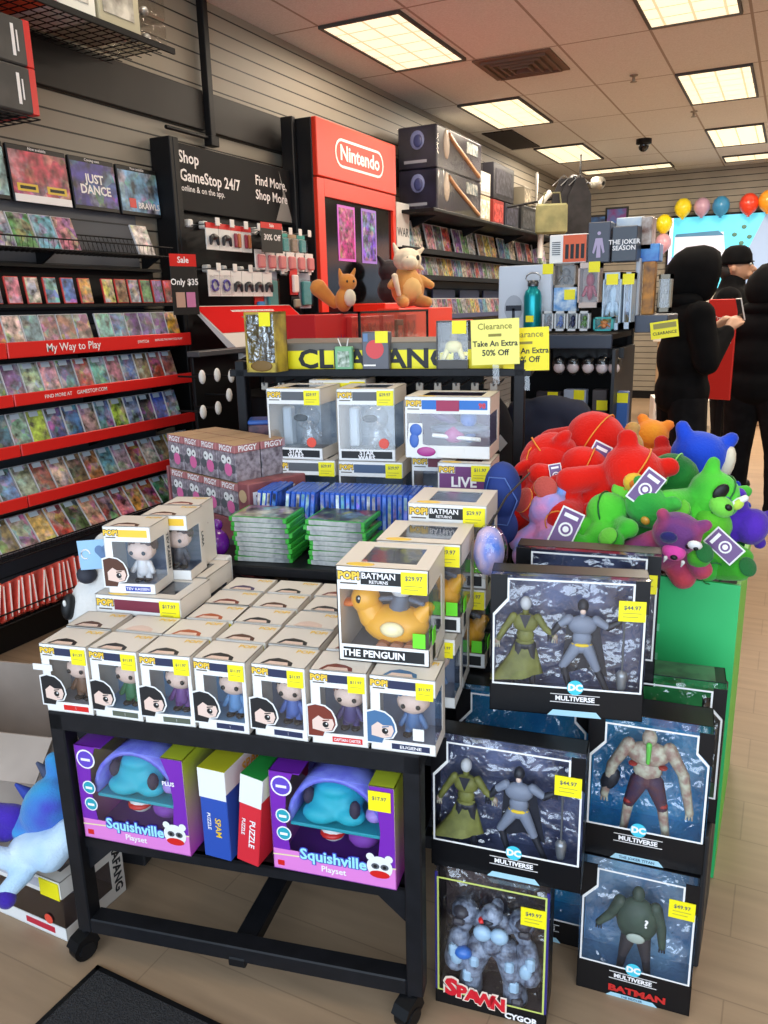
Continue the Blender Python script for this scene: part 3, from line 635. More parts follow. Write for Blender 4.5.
# ------------------------------------------------------------------ plush figures on the counter
def plush_skull(loc, rot):
    t = thing('plush_animal', 'large tan plush animal with a white helmet-like head sitting by the kiosk', 'plush toy', loc, rot)
    tan_ = plush_m('tan', (216, 160, 92)); cr = plush_m('cream', (238, 226, 200)); b = MB()
    b.ell((0, 0, .15), (.14, .12, .15), tan_, 14); b.ell((0, .02, .26), (.09, .08, .08), tan_)
    for s in (-1, 1): b.cap((s*.1, -.02, .22), (s*.17, -.07, .17), .04, .033, tan_); b.cap((s*.07, -.06, .05), (s*.1, -.15, .035), .055, .045, tan_)
    b.build('body', t, vox=.009); q = MB(); q.ell((0, -.055, .14), (.095, .08, .11), plush_m('pale_tan', (236, 196, 130)), 12); q.build('belly', t)
    h = MB(); h.ell((0, 0, .37), (.115, .11, .095), cr, 14); h.ell((-.02, -.09, .34), (.07, .075, .055), cr); h.cap((.07, .02, .4), (.15, .03, .46), .035, .014, cr); h.cap((-.07, .03, .42), (-.09, .06, .5), .03, .012, cr); h.cap((.08, .0, .33), (.14, .01, .3), .03, .012, cr)
    h.build('head', t, vox=.008); e = MB().ell((-.045, -.115, .37), (.014, .01, .02), INK, 8); e.build('eye', t); MB().ell((.04, -.118, .38), (.016, .01, .022), INK, 8).build('eye', t)
    MB().cap((-.13, -.13, .1), (-.16, -.12, .24), .018, .024, cr, 8).build('bone', t); t.scale = (.9, .9, .88); return t
P = onx(408, 307, -2.5); plush_skull((P.x, P.y, 1.50), R(48))
bpy.data.objects['plush_animal'].location.z = 1.495
st2 = tag(MB().box(-2.46, -2.3, onx(385, 308, -2.4).y, onx(440, 308, -2.4).y, 1.24, 1.49, KR, .006).build('red_riser'), 'red riser block under the large tan plush animal', 'riser')
t = thing('plush_fox', 'small orange and cream plush animal with a big tail beside the red box', 'plush toy', (onx(344, 309, -2.32).x, onx(344, 309, -2.32).y, 1.475), R(50))
b = MB(); og = plush_m('fox', (214, 140, 66)); b.ell((0, 0, .07), (.05, .05, .07), og); b.ell((.02, -.02, .165), (.055, .05, .05), og); b.cap((.05, 0, .19), (.075, 0, .24), .018, .008, og); b.cap((-.01, 0, .19), (-.02, 0, .24), .018, .008, og); b.cap((-.04, .05, .05), (-.13, .06, .14), .03, .05, og); b.build('body', t, vox=.007)
MB().ell((.02, -.05, .08), (.035, .03, .05), plush_m('cream', (238, 226, 200))).build('belly', t); MB().ell((-.0, -.065, .17), (.006, .005, .008), INK, 6).build('eye', t); MB().ell((.04, -.065, .17), (.006, .005, .008), INK, 6).build('eye', t)
t = thing('plush_dark', 'dark grey shaggy plush figure behind the large tan plush animal', 'plush toy', (-2.95, 6.0, 1.53), R(60)); dk = plush_m('charcoal', (52, 48, 52), (34, 32, 36))
b = MB(); b.ell((0, 0, .1), (.11, .1, .11), dk); b.ell((0, 0, .25), (.1, .09, .09), dk); b.cap((.06, 0, .3), (.11, 0, .36), .03, .015, dk); b.cap((-.06, 0, .3), (-.11, 0, .36), .03, .015, dk); b.build('body', t, vox=.01); MB().ell((.03, -.09, .26), (.012, .01, .014), pm('brown_eye', (110, 60, 30), .2), 8).build('eye', t)

# ================================================================== FAR LEFT WALL SHELVES (past the kiosk)
def wx(px, py, X=-3.1): return onx(px, py, X)
bx = [('upper shelf of books and cases beyond the kiosk', 240, 1.75, 28), ]
rows = [((405, 243), (512, 264), 26, 'upper', 13), ((415, 270), (512, 285), 22, 'middle', 15), ((440, 309), (505, 317), 20, 'lower', 9)]
for (pa, pb, hp, nm, cnt) in rows:
    A = wx(*pa, -3.12); B_ = wx(*pb, -3.12); z = (A.z+B_.z)/2; B_.y = min(B_.y, 12.4)
    s = thing('display_shelf', '%s far shelf of game cases on the wall beyond the red kiosk' % nm, 'shelf', (0, 0, 0)); 
    MB().box(WX+.013, -3.1, 6.56, 12.6, z-.02, z, BLACKM).build('shelf_board', s); MB().box(-3.1, -3.09, 6.56, 12.6, z-.035, z+.01, BLACKM if nm != 'lower' else pm('blue_strip', (70, 76, 110), .4)).build('front_strip', s)
    n = cnt; 
    y = 6.75
    i = 0; wd = {'upper': .2, 'middle': .13, 'lower': .13}[nm]
    while y < 11.5 and i < 24:
        c, cn = CASE_COL[(i*7+cnt) % 12]
        hgt = {'upper': .27, 'middle': .2, 'lower': .17}[nm]
        key = 'far_'+nm
        if key not in protos:
            t = thing('game_case', 'x', 'game case', (0, 0, 0), 0); MB().box(-wd*.48, wd*.48, 0, .015, 0, hgt, SH_W, .002).build('shell', t); MB().box(-wd*.45, wd*.45, -.0015, 0, .008, hgt-.01, ART).build('cover', t); protos[key] = t; o = t; o.location = (-3.2, y, z); o.rotation_euler = (R(-12), 0, R(90))
        else: o = dup(protos[key], (-3.2, y, z), (R(-12), 0, R(90)))
        o['label'] = '%s upright case, %s along the %s far shelf beyond the kiosk' % (cn, (ORD[i] if i < 20 else 'one of the last'), nm); o['group'] = 'cases on the far shelves'
        for ch in o.children: ch.color = srgb(tuple(int(v*.9) for v in c))
        i += 1; y += wd*1.03+(.1 if i % 3 == 0 and nm == 'upper' else 0)
A = wx(396, 275, -3.08); t = thing('white_poster', 'white poster with dark capital letters squeezed beside the red kiosk', 'poster', (-3.05, 6.75, 1.6), R(90))
MB().box(-.16, .1, 0, .01, 0, .5, WHITE, .002).build('card', t); MB().text('WAR', (-.04, -.002, .25), .1, GREYI, bold=.02).build('lettering', t)
bpy.data.objects['white_poster'].location = (-3.19, onx(405, 240, -3.19).y, onx(403, 262, -3.19).z)
# header cards of the lower shelf
for i in range(6):
    t = tag(MB().box(-3.3, -3.28, 6.9+i*.75, 7.5+i*.75, 1.425, 1.66, pm('navy_card', (44, 52, 86), .5), .003).build('header_card'), 'navy header card, %s along the lower far shelf' % ORD[i], 'card', 'navy header cards')
# black overhead shelf with the big boxes
os_ = thing('overhead_shelf', 'black overhead shelf carrying stacked dark boxes beyond the kiosk', 'shelf', (0, 0, 0)); A = onx(425, 205, -3.0); 
MB().box(WX+.03, -2.88, 6.75, 11.2, 2.30, 2.328, BLACKM, .004).build('shelf_board', os_)
for y in (7.1, 8.4, 9.8, 11.0): MB().prism([(WX+.03, 2.30), (-3.0, 2.30), (WX+.03, 2.15)], BLACKM, y-.012, y+.012, 'xz').build('bracket', os_)
HB = noisy('night_box', (26, 24, 34), (44, 40, 60), 5, .3); wrap = acetate('shrink_wrap', refl=.5, bump=.3, scale=6, base=.03)
for i, z in enumerate((2.33, 2.69)):
    t = thing('helmet_box', ['lower', 'upper'][i]+' large dark box with a round face and tan blade on the overhead shelf', 'box', (-3.17, onx(437, 160, -2.95).y+.42, z), 0, 'large dark boxes'); h = .355
    MB().box(-.16, .22, -.42, .72, 0, h, HB, .01).build('carton', t)
    q = MB(); q.ell((0.03, -.42, .24), (.07, .012, .08), pm('moon', (120, 126, 170), .4), 14); q.ell((.04, -.43, .23), (.045, .01, .055), pm('moon2', (60, 64, 110), .4), 12); q.box(-.1, .12, -.423, -.42, .05, .075, pm('grey_print', (150, 150, 160))); q.build('printed_side', t)
    q = MB(); q.tube([(.222, -.15, .31), (.222, .0, .25), (.222, .64, .05)], .022, pm('tan_blade', (196, 140, 96), .4), 6); q.ell((.22, -.2, .22), (.015, .07, .13), pm('pale_blade', (214, 196, 176), .4), 10); q.box(.22, .226, .3, .6, .22, .32, noisy('pic_pale', (210, 210, 200), (90, 110, 120), 18)); q.build('printed_front', t)
    MB().box(-.165, .234, -.43, .73, -.0, h+.004, wrap, .01).build('wrap', t)
SM = [('white box with a dark figure above the overhead shelf, left column top', 8.15, 8.5, 2.6, .22, (190, 186, 176)), ('white and brown box under the upper white one on the overhead shelf', 8.15, 8.5, 2.33, .26, (196, 180, 150)), ('large black patterned box on top in the middle of the overhead shelf', 8.6, 9.3, 2.6, .36, (30, 28, 36)),
      ('dark box with red shape on the overhead shelf', 8.6, 8.95, 2.33, .26, (150, 50, 44)), ('black starry box low in the middle of the overhead shelf', 9.0, 9.5, 2.33, .26, (34, 32, 46)), ('black and white window box at the end of the overhead shelf', 9.6, 10.2, 2.33, .3, (40, 40, 42)), ('small taupe box above the end window box', 9.7, 10.0, 2.64, .2, (150, 140, 120))]
for i, (lb, y0, y1, z, h, col) in enumerate(SM):
    t = boxthing('boxed_collectible', lb, 'box', -3.3, -2.98, y0, y1, z, z+h, pm('smb%d' % i, col, .4), 'boxes on the overhead shelf beyond the kiosk'); w = (y1-y0)/2
    MB().box(.16, .163, -w*.8, w*.8, h*.15, h*.85, noisy('smp%d' % i, tuple(min(255, int(v*1.5+30)) for v in col), col, 22)).build('printed_front', t)
# reed diffuser, hanging bags
t = thing('reed_holder', 'white jar with thin sticks standing at the end of the overhead shelf', 'jar', (-3.05, 10.45, 2.33)); MB().lathe([(0, 0), (.06, 0), (.06, .3), (.045, .34), (.04, .34)], WHITE, 12).build('jar', t)
for k in range(5): MB().tube([(0, 0, .3), (.0+.03*math.cos(k), .05*(k-2), .75)], .009, WHITE, 5).build('stick', t)
t = thing('tote_bag', 'olive tote bag hanging from the ceiling rack', 'bag', tuple(ony(551, 234, 9.0)), R(20)); MB().box(-.17, .17, -.04, .04, 0, .31, noisy('olive_cloth', (112, 112, 78), (136, 132, 92), 9, .8), .02).build('bag_body', t); MB().tube([(-.1, 0, .3), (-.08, 0, .42), (.08, 0, .42), (.1, 0, .3)], .01, pm('olive_strap', (100, 98, 70), .8), 6).build('handle', t)
t = thing('scarf', 'white rolled cloth hanging beside the olive tote bag', 'cloth', tuple(ony(540, 258, 9.0))); MB().tube([(0, 0, 0), (0, 0, .3), (.0, 0, .58), (.1, 0, .68)], [.03, .035, .04, .03], WHITE, 8).build('cloth_roll', t)
for i in range(3):
    t = thing('hanging_shirt', 'black shirt on a hanger behind the olive tote bag, %s of three' % ORD[i], 'shirt', tuple(ony(562+8*i, 238, 9.3)), R(25), 'shirts on the hanging rack'); q = MB(); q.prism([(-.14, 0), (.14, 0), (.12, .45), (.04, .62), (-.04, .62), (-.12, .45)], noisy('black_cloth', (26, 25, 28), (38, 36, 40), 12, .85), -.03, .03, 'xz'); q.build('shirt_body', t)
    MB().tube([(-.12, 0, .55), (0, 0, .66), (.12, 0, .55)], .006, pm('steel', (180, 180, 180), .3, .9), 5).build('hanger', t)
t = thing('garment_rail', 'black wall rail holding the hanging shirts and the tote bag', 'rail', (0, 0, 0)); MB().tube([(WX, 8.9, 2.48), tuple(ony(590, 192, 9.4))], .012, BLACKM, 8).build('rail', t)
t = thing('spotlight', 'black clamp spotlight with a silver head near the back corner of the ceiling', 'lamp', tuple(ony(580, 184, 11.0)), R(0)); MB().tube([(0, 0, 0), (0, 0, CZ-ony(580, 184, 11.0).z-.005)], .012, BLACKM, 6).build('stem', t)
MB().lathe([(.04, -.08), (.07, 0), (.075, .1), (.03, .14)], BLACKM, 12).build('lamp_head', t, (-.1, 0, 0), (R(60), 0, R(30))); MB().lathe([(.0, -.02), (.07, 0), (.08, .12), (.03, .16)], pm('silver_head', (190, 186, 176), .3, .6), 12).build('lamp_head', t, (.18, 0, 0), (R(100), 0, R(60))); MB().tube([(-.1, 0, 0), (.18, 0, 0)], .012, BLACKM, 6).build('crossbar', t)

# ================================================================== BACK WALL: SCREEN, BALLOONS, FRAMED PICTURES
tv = thing('wall_screen', 'large lit screen on the back wall showing a turquoise sky over a white building', 'screen', (0, YB-.09, 0))
X0 = ony(671, 219, YB).x; MB().box(X0-.03, 3.0, .03, .08, 1.62, 2.71, BLACKP, .01).build('bezel', tv)
def scr(n, c, e=.9): return pm('screen_'+n, c, .4, emit=e)
q = MB(); y = .028; Xr = .35
q.pol([(X0, y, 1.66), (3, y, 1.66), (3, y, 2.68), (X0, y, 2.68)], scr('sky', (90, 200, 226), .75)); q.build('display', tv)
q = MB(); y = .026
q.pol([(X0+.08, y, 2.42), (X0+.75, y, 2.45), (X0+.8, y, 2.1), (X0+.08, y, 2.0)], scr('house', (206, 204, 214), .6)); q.pol([(X0+.0, y-.001, 2.15), (X0+.55, y-.001, 1.95), (X0+.6, y-.001, 1.66), (X0, y-.001, 1.66)], scr('grey', (130, 134, 160), .8))
q.pol([(X0+.1, y-.002, 2.45), (X0+.68, y-.002, 2.47), (X0+.76, y-.002, 2.4), (X0+.08, y-.002, 2.41)], scr('eave', (60, 110, 140), .7)); q.pol([(X0, y-.001, 1.66), (X0+.05, y-.001, 1.66), (X0+.05, y-.001, 2.68), (X0, y-.001, 2.68)], scr('edge', (235, 230, 236), .9))
q.pol([(X0+1.3, y, 2.68), (X0+1.1, y, 2.2), (X0+1.0, y, 1.9), (X0+1.05, y, 1.66), (3, y, 1.66), (3, y, 2.68)], scr('mount', (140, 160, 190), .6)); q.pol([(X0+1.45, y-.002, 2.6), (X0+1.4, y-.002, 2.3), (3, y-.002, 2.2), (3, y-.002, 2.55)], scr('peach', (222, 178, 168), .8))
for (a, c) in ((.9, 2.4), (1.0, 2.28), (1.1, 2.36), (1.02, 2.5), (.85, 2.2)): q.ell((X0+a, y-.002, c), (.035, .002, .03), scr('palm', (70, 110, 90), .5), 8); 
q.build('picture', tv)
def bal(px, py, r, col, lb, Y=YB-.25):
    p = ony(px, py, Y); t = thing('balloon', lb, 'balloon', tuple(p), 0, 'balloons on the back wall'); m_ = pm('bal_%d_%d_%d' % col, col, .3, coat=.3)
    MB().lathe([(.0, r*1.12), (r*.4, r*1.05), (r*.8, r*.7), (r, r*.15), (r*.95, -r*.3), (r*.7, -r*.75), (r*.3, -r*1.1), (.012, -r*1.22)], m_, 16).build('envelope', t); MB().lathe([(.01, -r*1.2), (.03, -r*1.3), (0.02, -r*1.3)], m_, 8).build('knot', t)
bal(683, 208, .12, (246, 222, 40), 'yellow balloon above the end of the screen'); bal(702, 207, .115, (196, 156, 180), 'dusty pink balloon between the yellow and the blue one'); bal(721, 206, .12, (56, 140, 190), 'blue balloon above the screen')
bal(749, 204, .13, (226, 64, 40), 'red balloon above the screen'); bal(768, 201, .13, (244, 160, 40), 'orange balloon next to the red one'); bal(664, 224, .12, (246, 222, 30), 'yellow balloon beside the screen, above the second pink one', YB-.3); bal(663, 243, .12, (214, 160, 176), 'pink balloon beside the screen, lowest of all', YB-.3)
for i, (pa, pb, col, lb) in enumerate((((586, 216), (606, 250), (36, 32, 60), 'dark framed picture on the back wall behind the grey boxes'), ((606, 208), (628, 225), (120, 60, 130), 'framed violet picture higher on the back wall'))):
    A = ony(*pa, YB); B_ = ony(*pb, YB); t = thing('framed_picture', lb, 'picture', (0, YB, 0)); MB().box(A.x, B_.x, -.03, 0, B_.z, A.z, INK, .004).build('frame', t); MB().box(A.x+.03, B_.x-.03, -.033, -.03, B_.z+.03, A.z-.03, noisy('fp%d' % i, col, (60, 120, 190), 6)).build('print', t)
# service counter under the screen
sc_ = thing('service_counter', 'pale service counter at the back under the screen', 'counter', (0, 0, 0)); MB().box(-1.5, 2.5, 10.6, 11.2, 0, 1.0, noisy('counter_wood', (190, 160, 128), (170, 142, 112), 3, .5), .01).build('base', sc_); MB().box(-1.55, 2.5, 10.55, 11.25, 1.0, 1.05, pm('counter_top', (222, 216, 206), .4), .01).build('worktop', sc_)
tag(MB().box(-1.2, .4, 12.6, 13.1, 0, 1.55, noisy('back_cab', (206, 196, 180), (150, 140, 130), 4, .5), .01).build('back_cabinet'), 'pale cabinet against the back wall under the screen', 'cabinet')
t = thing('game_poster', 'framed dark poster leaning under the end of the screen', 'poster', (-1.65, YB-.06, 1.2)); MB().box(-.25, .35, 0, .03, 0, .45, INK, .004).build('board', t); MB().text('Play', (.0, -.002, .2), .16, WT, bold=.02).build('lettering', t)

# ================================================================== TALL DISPLAY RACK (middle)
GY = 3.2
gz = ony(500, 335, GY).z
gx0 = -1.16; gx1 = ony(612, 340, GY).x
GS = pm('rack_blue_grey', (52, 58, 72), .4)
gr = thing('tall_display_rack', 'tall dark gondola rack with boxed toys on top and hanging dolls below', 'rack', (0, 0, 0))
MB().box(gx0, gx1, GY, GY+.012, gz-.055, gz+.0, GS, .004).build('shelf_lip', gr); MB().box(gx0, gx1, GY+.012, GY+.45, gz-.02, gz, BLACKM).build('shelf_board', gr)
MB().box(gx0, gx1, GY+.46, GY+.49, 0, 1.62, BLACKP, .004).build('back_panel', gr)
for x in (gx0, gx1-.02): MB().box(x, x+.025, GY+.42, GY+.46, 0, 1.62, BLACKM, .003).build('post', gr)
MB().box(gx1, gx1+.012, GY+.02, GY+.45, .1, gz-.06, pm('rack_side', (40, 42, 48), .5)).build('side_panel', gr)
MB().box(gx0, gx1, GY+.1, GY+.46, 0, .14, BLACKP, .004).build('plinth', gr)
MB().box(gx0, gx1, GY+.18, GY+.46, 1.04, 1.055, BLACKM).build('shelf_board', gr); MB().box(gx0, gx1, GY+.2, GY+.46, .72, .735, BLACKM).build('shelf_board', gr)
def gpx(px, py): return ony(px, py, GY+.05)
def gthing(name, label, px0, px1, py0, py1, col, dep=.12, Y=GY+.03, cat='box', window=None, sticker=None, grp='boxed toys on the tall rack', text=None, m=None):
    a = ony(px0, py1, Y); c = ony(px1, py0, Y); w = (c.x-a.x)/2; h = c.z-a.z
    z = max(a.z, gz) if abs(a.z-gz) < .06 else a.z
    t = thing(name, label, cat, ((a.x+c.x)/2, Y, z), 0, grp); m = m or pm('g_%d_%d_%d' % col, col, .4)
    if window:
        b = MB(); b.box(-w, w, dep-.006, dep, 0, h, m); b.box(-w, -w+.006, 0, dep, 0, h, m); b.box(w-.006, w, 0, dep, 0, h, m); b.box(-w, w, 0, dep, 0, h*.12, m); b.box(-w, w, 0, dep, h*.88, h, m); b.build('carton', t)
        MB().box(-w+.007, w-.007, .0, .002, h*.12, h*.88, CLEAR).build('window', t)
        q = MB(); wm_ = pm('w_%d_%d_%d' % window, window, .4); q.ell((0, dep*.5, h*.62), (w*.42, dep*.3, h*.17), wm_, 10); q.ell((0, dep*.5, h*.36), (w*.32, dep*.26, h*.2), wm_, 10); q.cap((-w*.3, dep*.45, h*.45), (-w*.6, dep*.4, h*.28), h*.05, h*.04, wm_, 8); q.cap((w*.3, dep*.45, h*.45), (w*.6, dep*.4, h*.28), h*.05, h*.04, wm_, 8); q.build('figure', t)
    else:
        MB().box(-w, w, 0, dep, 0, h, m, .003).build('carton', t)
    if sticker: sx, sz = sticker; MB().box(w*sx-.022, w*sx+.022, -.002, -.0005, h*sz-.02, h*sz+.02, YEL).build('price_sticker', t)
    if text:
        q = MB()
        for st, zz, s in text: q.text(st, (0, -.002, h*zz), s, WT, bold=.02)
        q.build('lettering', t)
    return t, w, h
t, w, h = gthing('art_print_box', 'tall pale blue-white box with a printed helmet, behind the teal bottle', 498, 552, 264, 332, (206, 212, 222), .03, GY+.1, sticker=(.86, .93))
q = MB(); dk = pm('helmet_ink', (40, 44, 56)); gl_ = pm('helmet_grey', (170, 176, 186)); hx, hz_ = -w*.4, h*.36
q.disc((hx, -.0015, hz_), w*.36, gl_, 20, rz=h*.2); q.box(hx-w*.3, hx+w*.3, -.003, -.0016, hz_-.01, hz_+.012, dk); q.box(hx-.006, hx+.006, -.003, -.0016, hz_-h*.2, hz_, dk); q.build('printed_helmet', t)
# teal bottle
a = ony(532, 331, GY+.05)
t = thing('water_bottle', 'teal steel water bottle with a silver carry ring and yellow sticker', 'bottle', (a.x, GY+.05, gz)); tm = pm('teal_metal', (20, 150, 156), .28, .6)
MB().lathe([(0, 0), (.034, 0), (.036, .004), (.036, .15), (.03, .172), (.02, .18), (.02, .19), (0, .19)], tm, 20).build('bottle_body', t); MB().lathe([(.022, .19), (.022, .212), (0, .214)], pm('steel_cap', (90, 92, 96), .3, .8), 16).build('cap', t)
MB().tube([(.03*math.cos(k*PI/8), 0, .222+.02*math.sin(k*PI/8)) for k in range(16)], .003, pm('steel', (180, 180, 180), .3, .9), 6, closed=True).build('carry_ring', t); MB().box(-.016, .016, -.039, -.036, .05, .075, YEL).build('price_sticker', t)
gthing('toy_box', 'blue boxed toy with a yellow price square beside the printed helmet box', 553, 577, 287, 312, (70, 140, 200), .05, GY+.12, sticker=(.4, .7), m=noisy('g_bluewhite', (90, 150, 210), (220, 232, 240), 30))
gthing('toy_box', 'clear and grey box behind the blue boxed toy', 553, 576, 262, 288, (170, 160, 150), .05, GY+.17, window=(120, 110, 100))
gthing('toy_box', 'window box with a crimson figure and a yellow price square', 577, 600, 262, 308, (200, 180, 170), .07, GY+.1, window=(170, 30, 60), sticker=(.5, .9))
gthing('toy_box', 'tall clear window box with pale blue figures and two yellow squares', 601, 622, 272, 330, (176, 196, 214), .06, GY+.04, window=(150, 186, 214), sticker=(0, .88))
gthing('toy_box', 'narrow clear window box with blue figures next to the other clear one', 622, 633, 272, 329, (180, 196, 212), .1, GY+.06, window=(120, 160, 200), sticker=(0, .88))
gthing('toy_box', 'teal and white boxed small figure at the front edge of the rack', 593, 613, 317, 331, (40, 160, 160), .05, GY+.01, window=(220, 130, 80))
for i, px in enumerate((548, 560, 572, 584)): gthing('mini_figure_box', 'small clear box of a %s figure on the rack edge, %s from the bottle' % (['grey', 'blue', 'navy', 'green'][i], ORD[i]), px-6, px+5.5, 311, 331, (200, 204, 206), .04, GY+.01, window=[(120, 110, 110), (50, 90, 170), (40, 50, 90), (90, 140, 60)][i], grp='small clear boxes on the rack edge')
t, w, h = gthing('orange_carton', 'white and orange carton with small dark figures printed in a row', 549, 587, 233, 264, (238, 234, 228), .12, GY+.12)
q = MB().box(-w*.25, w, -.002, -.0004, .004, h-.004, pm('orange_print', (222, 92, 40), .4)); 
for k in range(4): q.box(-w*.12+k*w*.28, w*.06+k*w*.28, -.0035, -.002, h*.15, h*.65, INK)
q.build('printed_front', t)
q = MB()
for k in range(7): q.box(-w*.85, -w*.4, -.003, -.0004, h*.3+k*h*.07, h*.33+k*h*.07, GREYI)
q.build('printed_text', t)
t, w, h = gthing('figure_box', 'dark grey box with a pale pink robot figure printed on it', 587, 611, 221, 263, (72, 76, 88), .1, GY+.1); q = MB(); pk = pm('robot_pink', (176, 160, 190))
q.disc((0, -.001, h*.72), w*.16, pk, 14); q.pol([(-w*.3, -.001, h*.6), (-w*.55, -.001, h*.25), (-w*.4, -.001, h*.22), (-w*.15, -.001, h*.45), (-w*.2, -.001, h*.12), (w*.2, -.001, h*.12), (w*.15, -.001, h*.45), (w*.4, -.001, h*.22), (w*.55, -.001, h*.25), (w*.3, -.001, h*.6)], pk); q.build('printed_robot', t)
gthing('game_box', 'dark grey box with white block lettering beside the robot box', 611, 638, 225, 262, (66, 72, 82), .1, GY+.1, text=(('THE JOKER', .55, .024), ('SEASON', .38, .024)))
gthing('toy_box', 'pale glossy box behind the two dark grey boxes', 616, 645, 216, 228, (180, 196, 210), .1, GY+.22, m=noisy('glossy_pale', (170, 190, 210), (230, 228, 220), 10, .2))
gthing('toy_box', 'brown and silver patterned box standing behind the grey lettered box', 640, 653, 216, 250, (120, 80, 60), .1, GY+.2, m=noisy('brown_silver', (110, 70, 50), (200, 190, 180), 20, .3))
gthing('toy_bag', 'crumpled blue toy bag lying on the rack behind the orange box', 638, 660, 243, 262, (36, 110, 190), .1, GY+.2, m=noisy('blue_bag', (30, 90, 180), (80, 160, 220), 14, .3))
# right wing of the rack
t, w, h = gthing('rack_wing_shelf', 'small blue-grey side shelf with a yellow sale card hanging from it', 634, 668, 318, 336, (58, 66, 84), .3, GY+.15, cat='shelf', grp=None)
gthing('toy_box', 'tall orange-backed figure box standing on the side shelf', 641, 656, 261, 315, (206, 140, 60), .05, GY+.2, m=noisy('orange_back', (206, 140, 60), (110, 80, 60), 20))
gthing('toy_box', 'pale narrow box edge beside the orange figure box', 633, 641, 258, 318, (190, 194, 200), .06, GY+.17)
gthing('toy_box', 'grey and olive window box at the end of the side shelf', 657, 672, 274, 312, (140, 134, 118), .06, GY+.22, window=(110, 104, 90))
t = thing('sale_card', 'yellow clearance card tilted under the side shelf of the rack', 'sign', tuple(ony(664, 325, GY+.12)), (0, R(-8), 0)); MB().box(-.052, .052, 0, .002, -.05, .015, YEL, .001).build('card', t); MB().text('CLEARANCE', (0, -.001, -.03), .016, INK, bold=.02).box(-.04, .045, -.001, 0, -.012, .008, pm('khaki_print', (150, 140, 60))).build('lettering', t)
# hanging dolls and lower clothes packages
dp = None
for i, px in enumerate((561, 575, 590, 604, 616)):
    a = ony(px, 348, GY+.1); w_ = .032
    lb = '%s on the hooks below the rack shelf, %s of five' % (['clear capsule with a dark-haired doll', 'clear capsule with a dark-haired doll', 'clear capsule with a dark-haired doll', 'clear capsule with a pink doll', 'clear capsule with a pink doll'][i], ORD[i])
    if dp is None:
        t = thing('doll_capsule', lb, 'package', (a.x, GY+.1, a.z), 0, 'doll capsules on hooks'); dp = t
        MB().box(-w_, w_, 0, .002, -.04, 0, INK).build('header', t); q = MB(); q.ell((0, -.02, -.05), (.022, .02, .02), INK, 10); q.ell((0, -.022, -.078), (.024, .018, .022), pm('doll_pale', (226, 206, 206)), 10); q.build('figure', t); MB().ell((0, -.018, -.066), (.03, .026, .045), CLEAR, 12).build('capsule', t)
        MB().tube([(0, 0, -.005), (0, .34, -.005)], .003, BLACKM, 5).build('peg_hook', t)
    else: dup(dp, (a.x, GY+.1, a.z), 0, lb)
gthing('small_package', 'small gold and brown package hanging at the end of the doll capsules', 535, 549, 350, 371, (150, 120, 90), .03, GY+.1, cat='package', grp=None)
for i, (a0, a1, b0, b1, col) in enumerate(((535, 560, 392, 440, (60, 54, 60)), (562, 586, 390, 440, (170, 176, 196)), (590, 607, 390, 450, (84, 76, 78)), (608, 628, 392, 450, (60, 100, 170)))):
    t, w, h = gthing('apparel_package', ['dark boxed shirt package', 'white and grey shirt package', 'grey-brown shirt package with a white emblem', 'blue shirt package in clear wrap'][i]+' with a yellow sticker on the low rack shelf', a0, a1, b0, b1, col, .05, GY+.1, cat='package', grp='shirt packages on the low rack shelf', sticker=(.4, .9 if i != 2 else .75))
    if i == 2: MB().text('W', (-w*.1, -.003, h*.4), .05, WT, bold=.03).build('lettering', t)

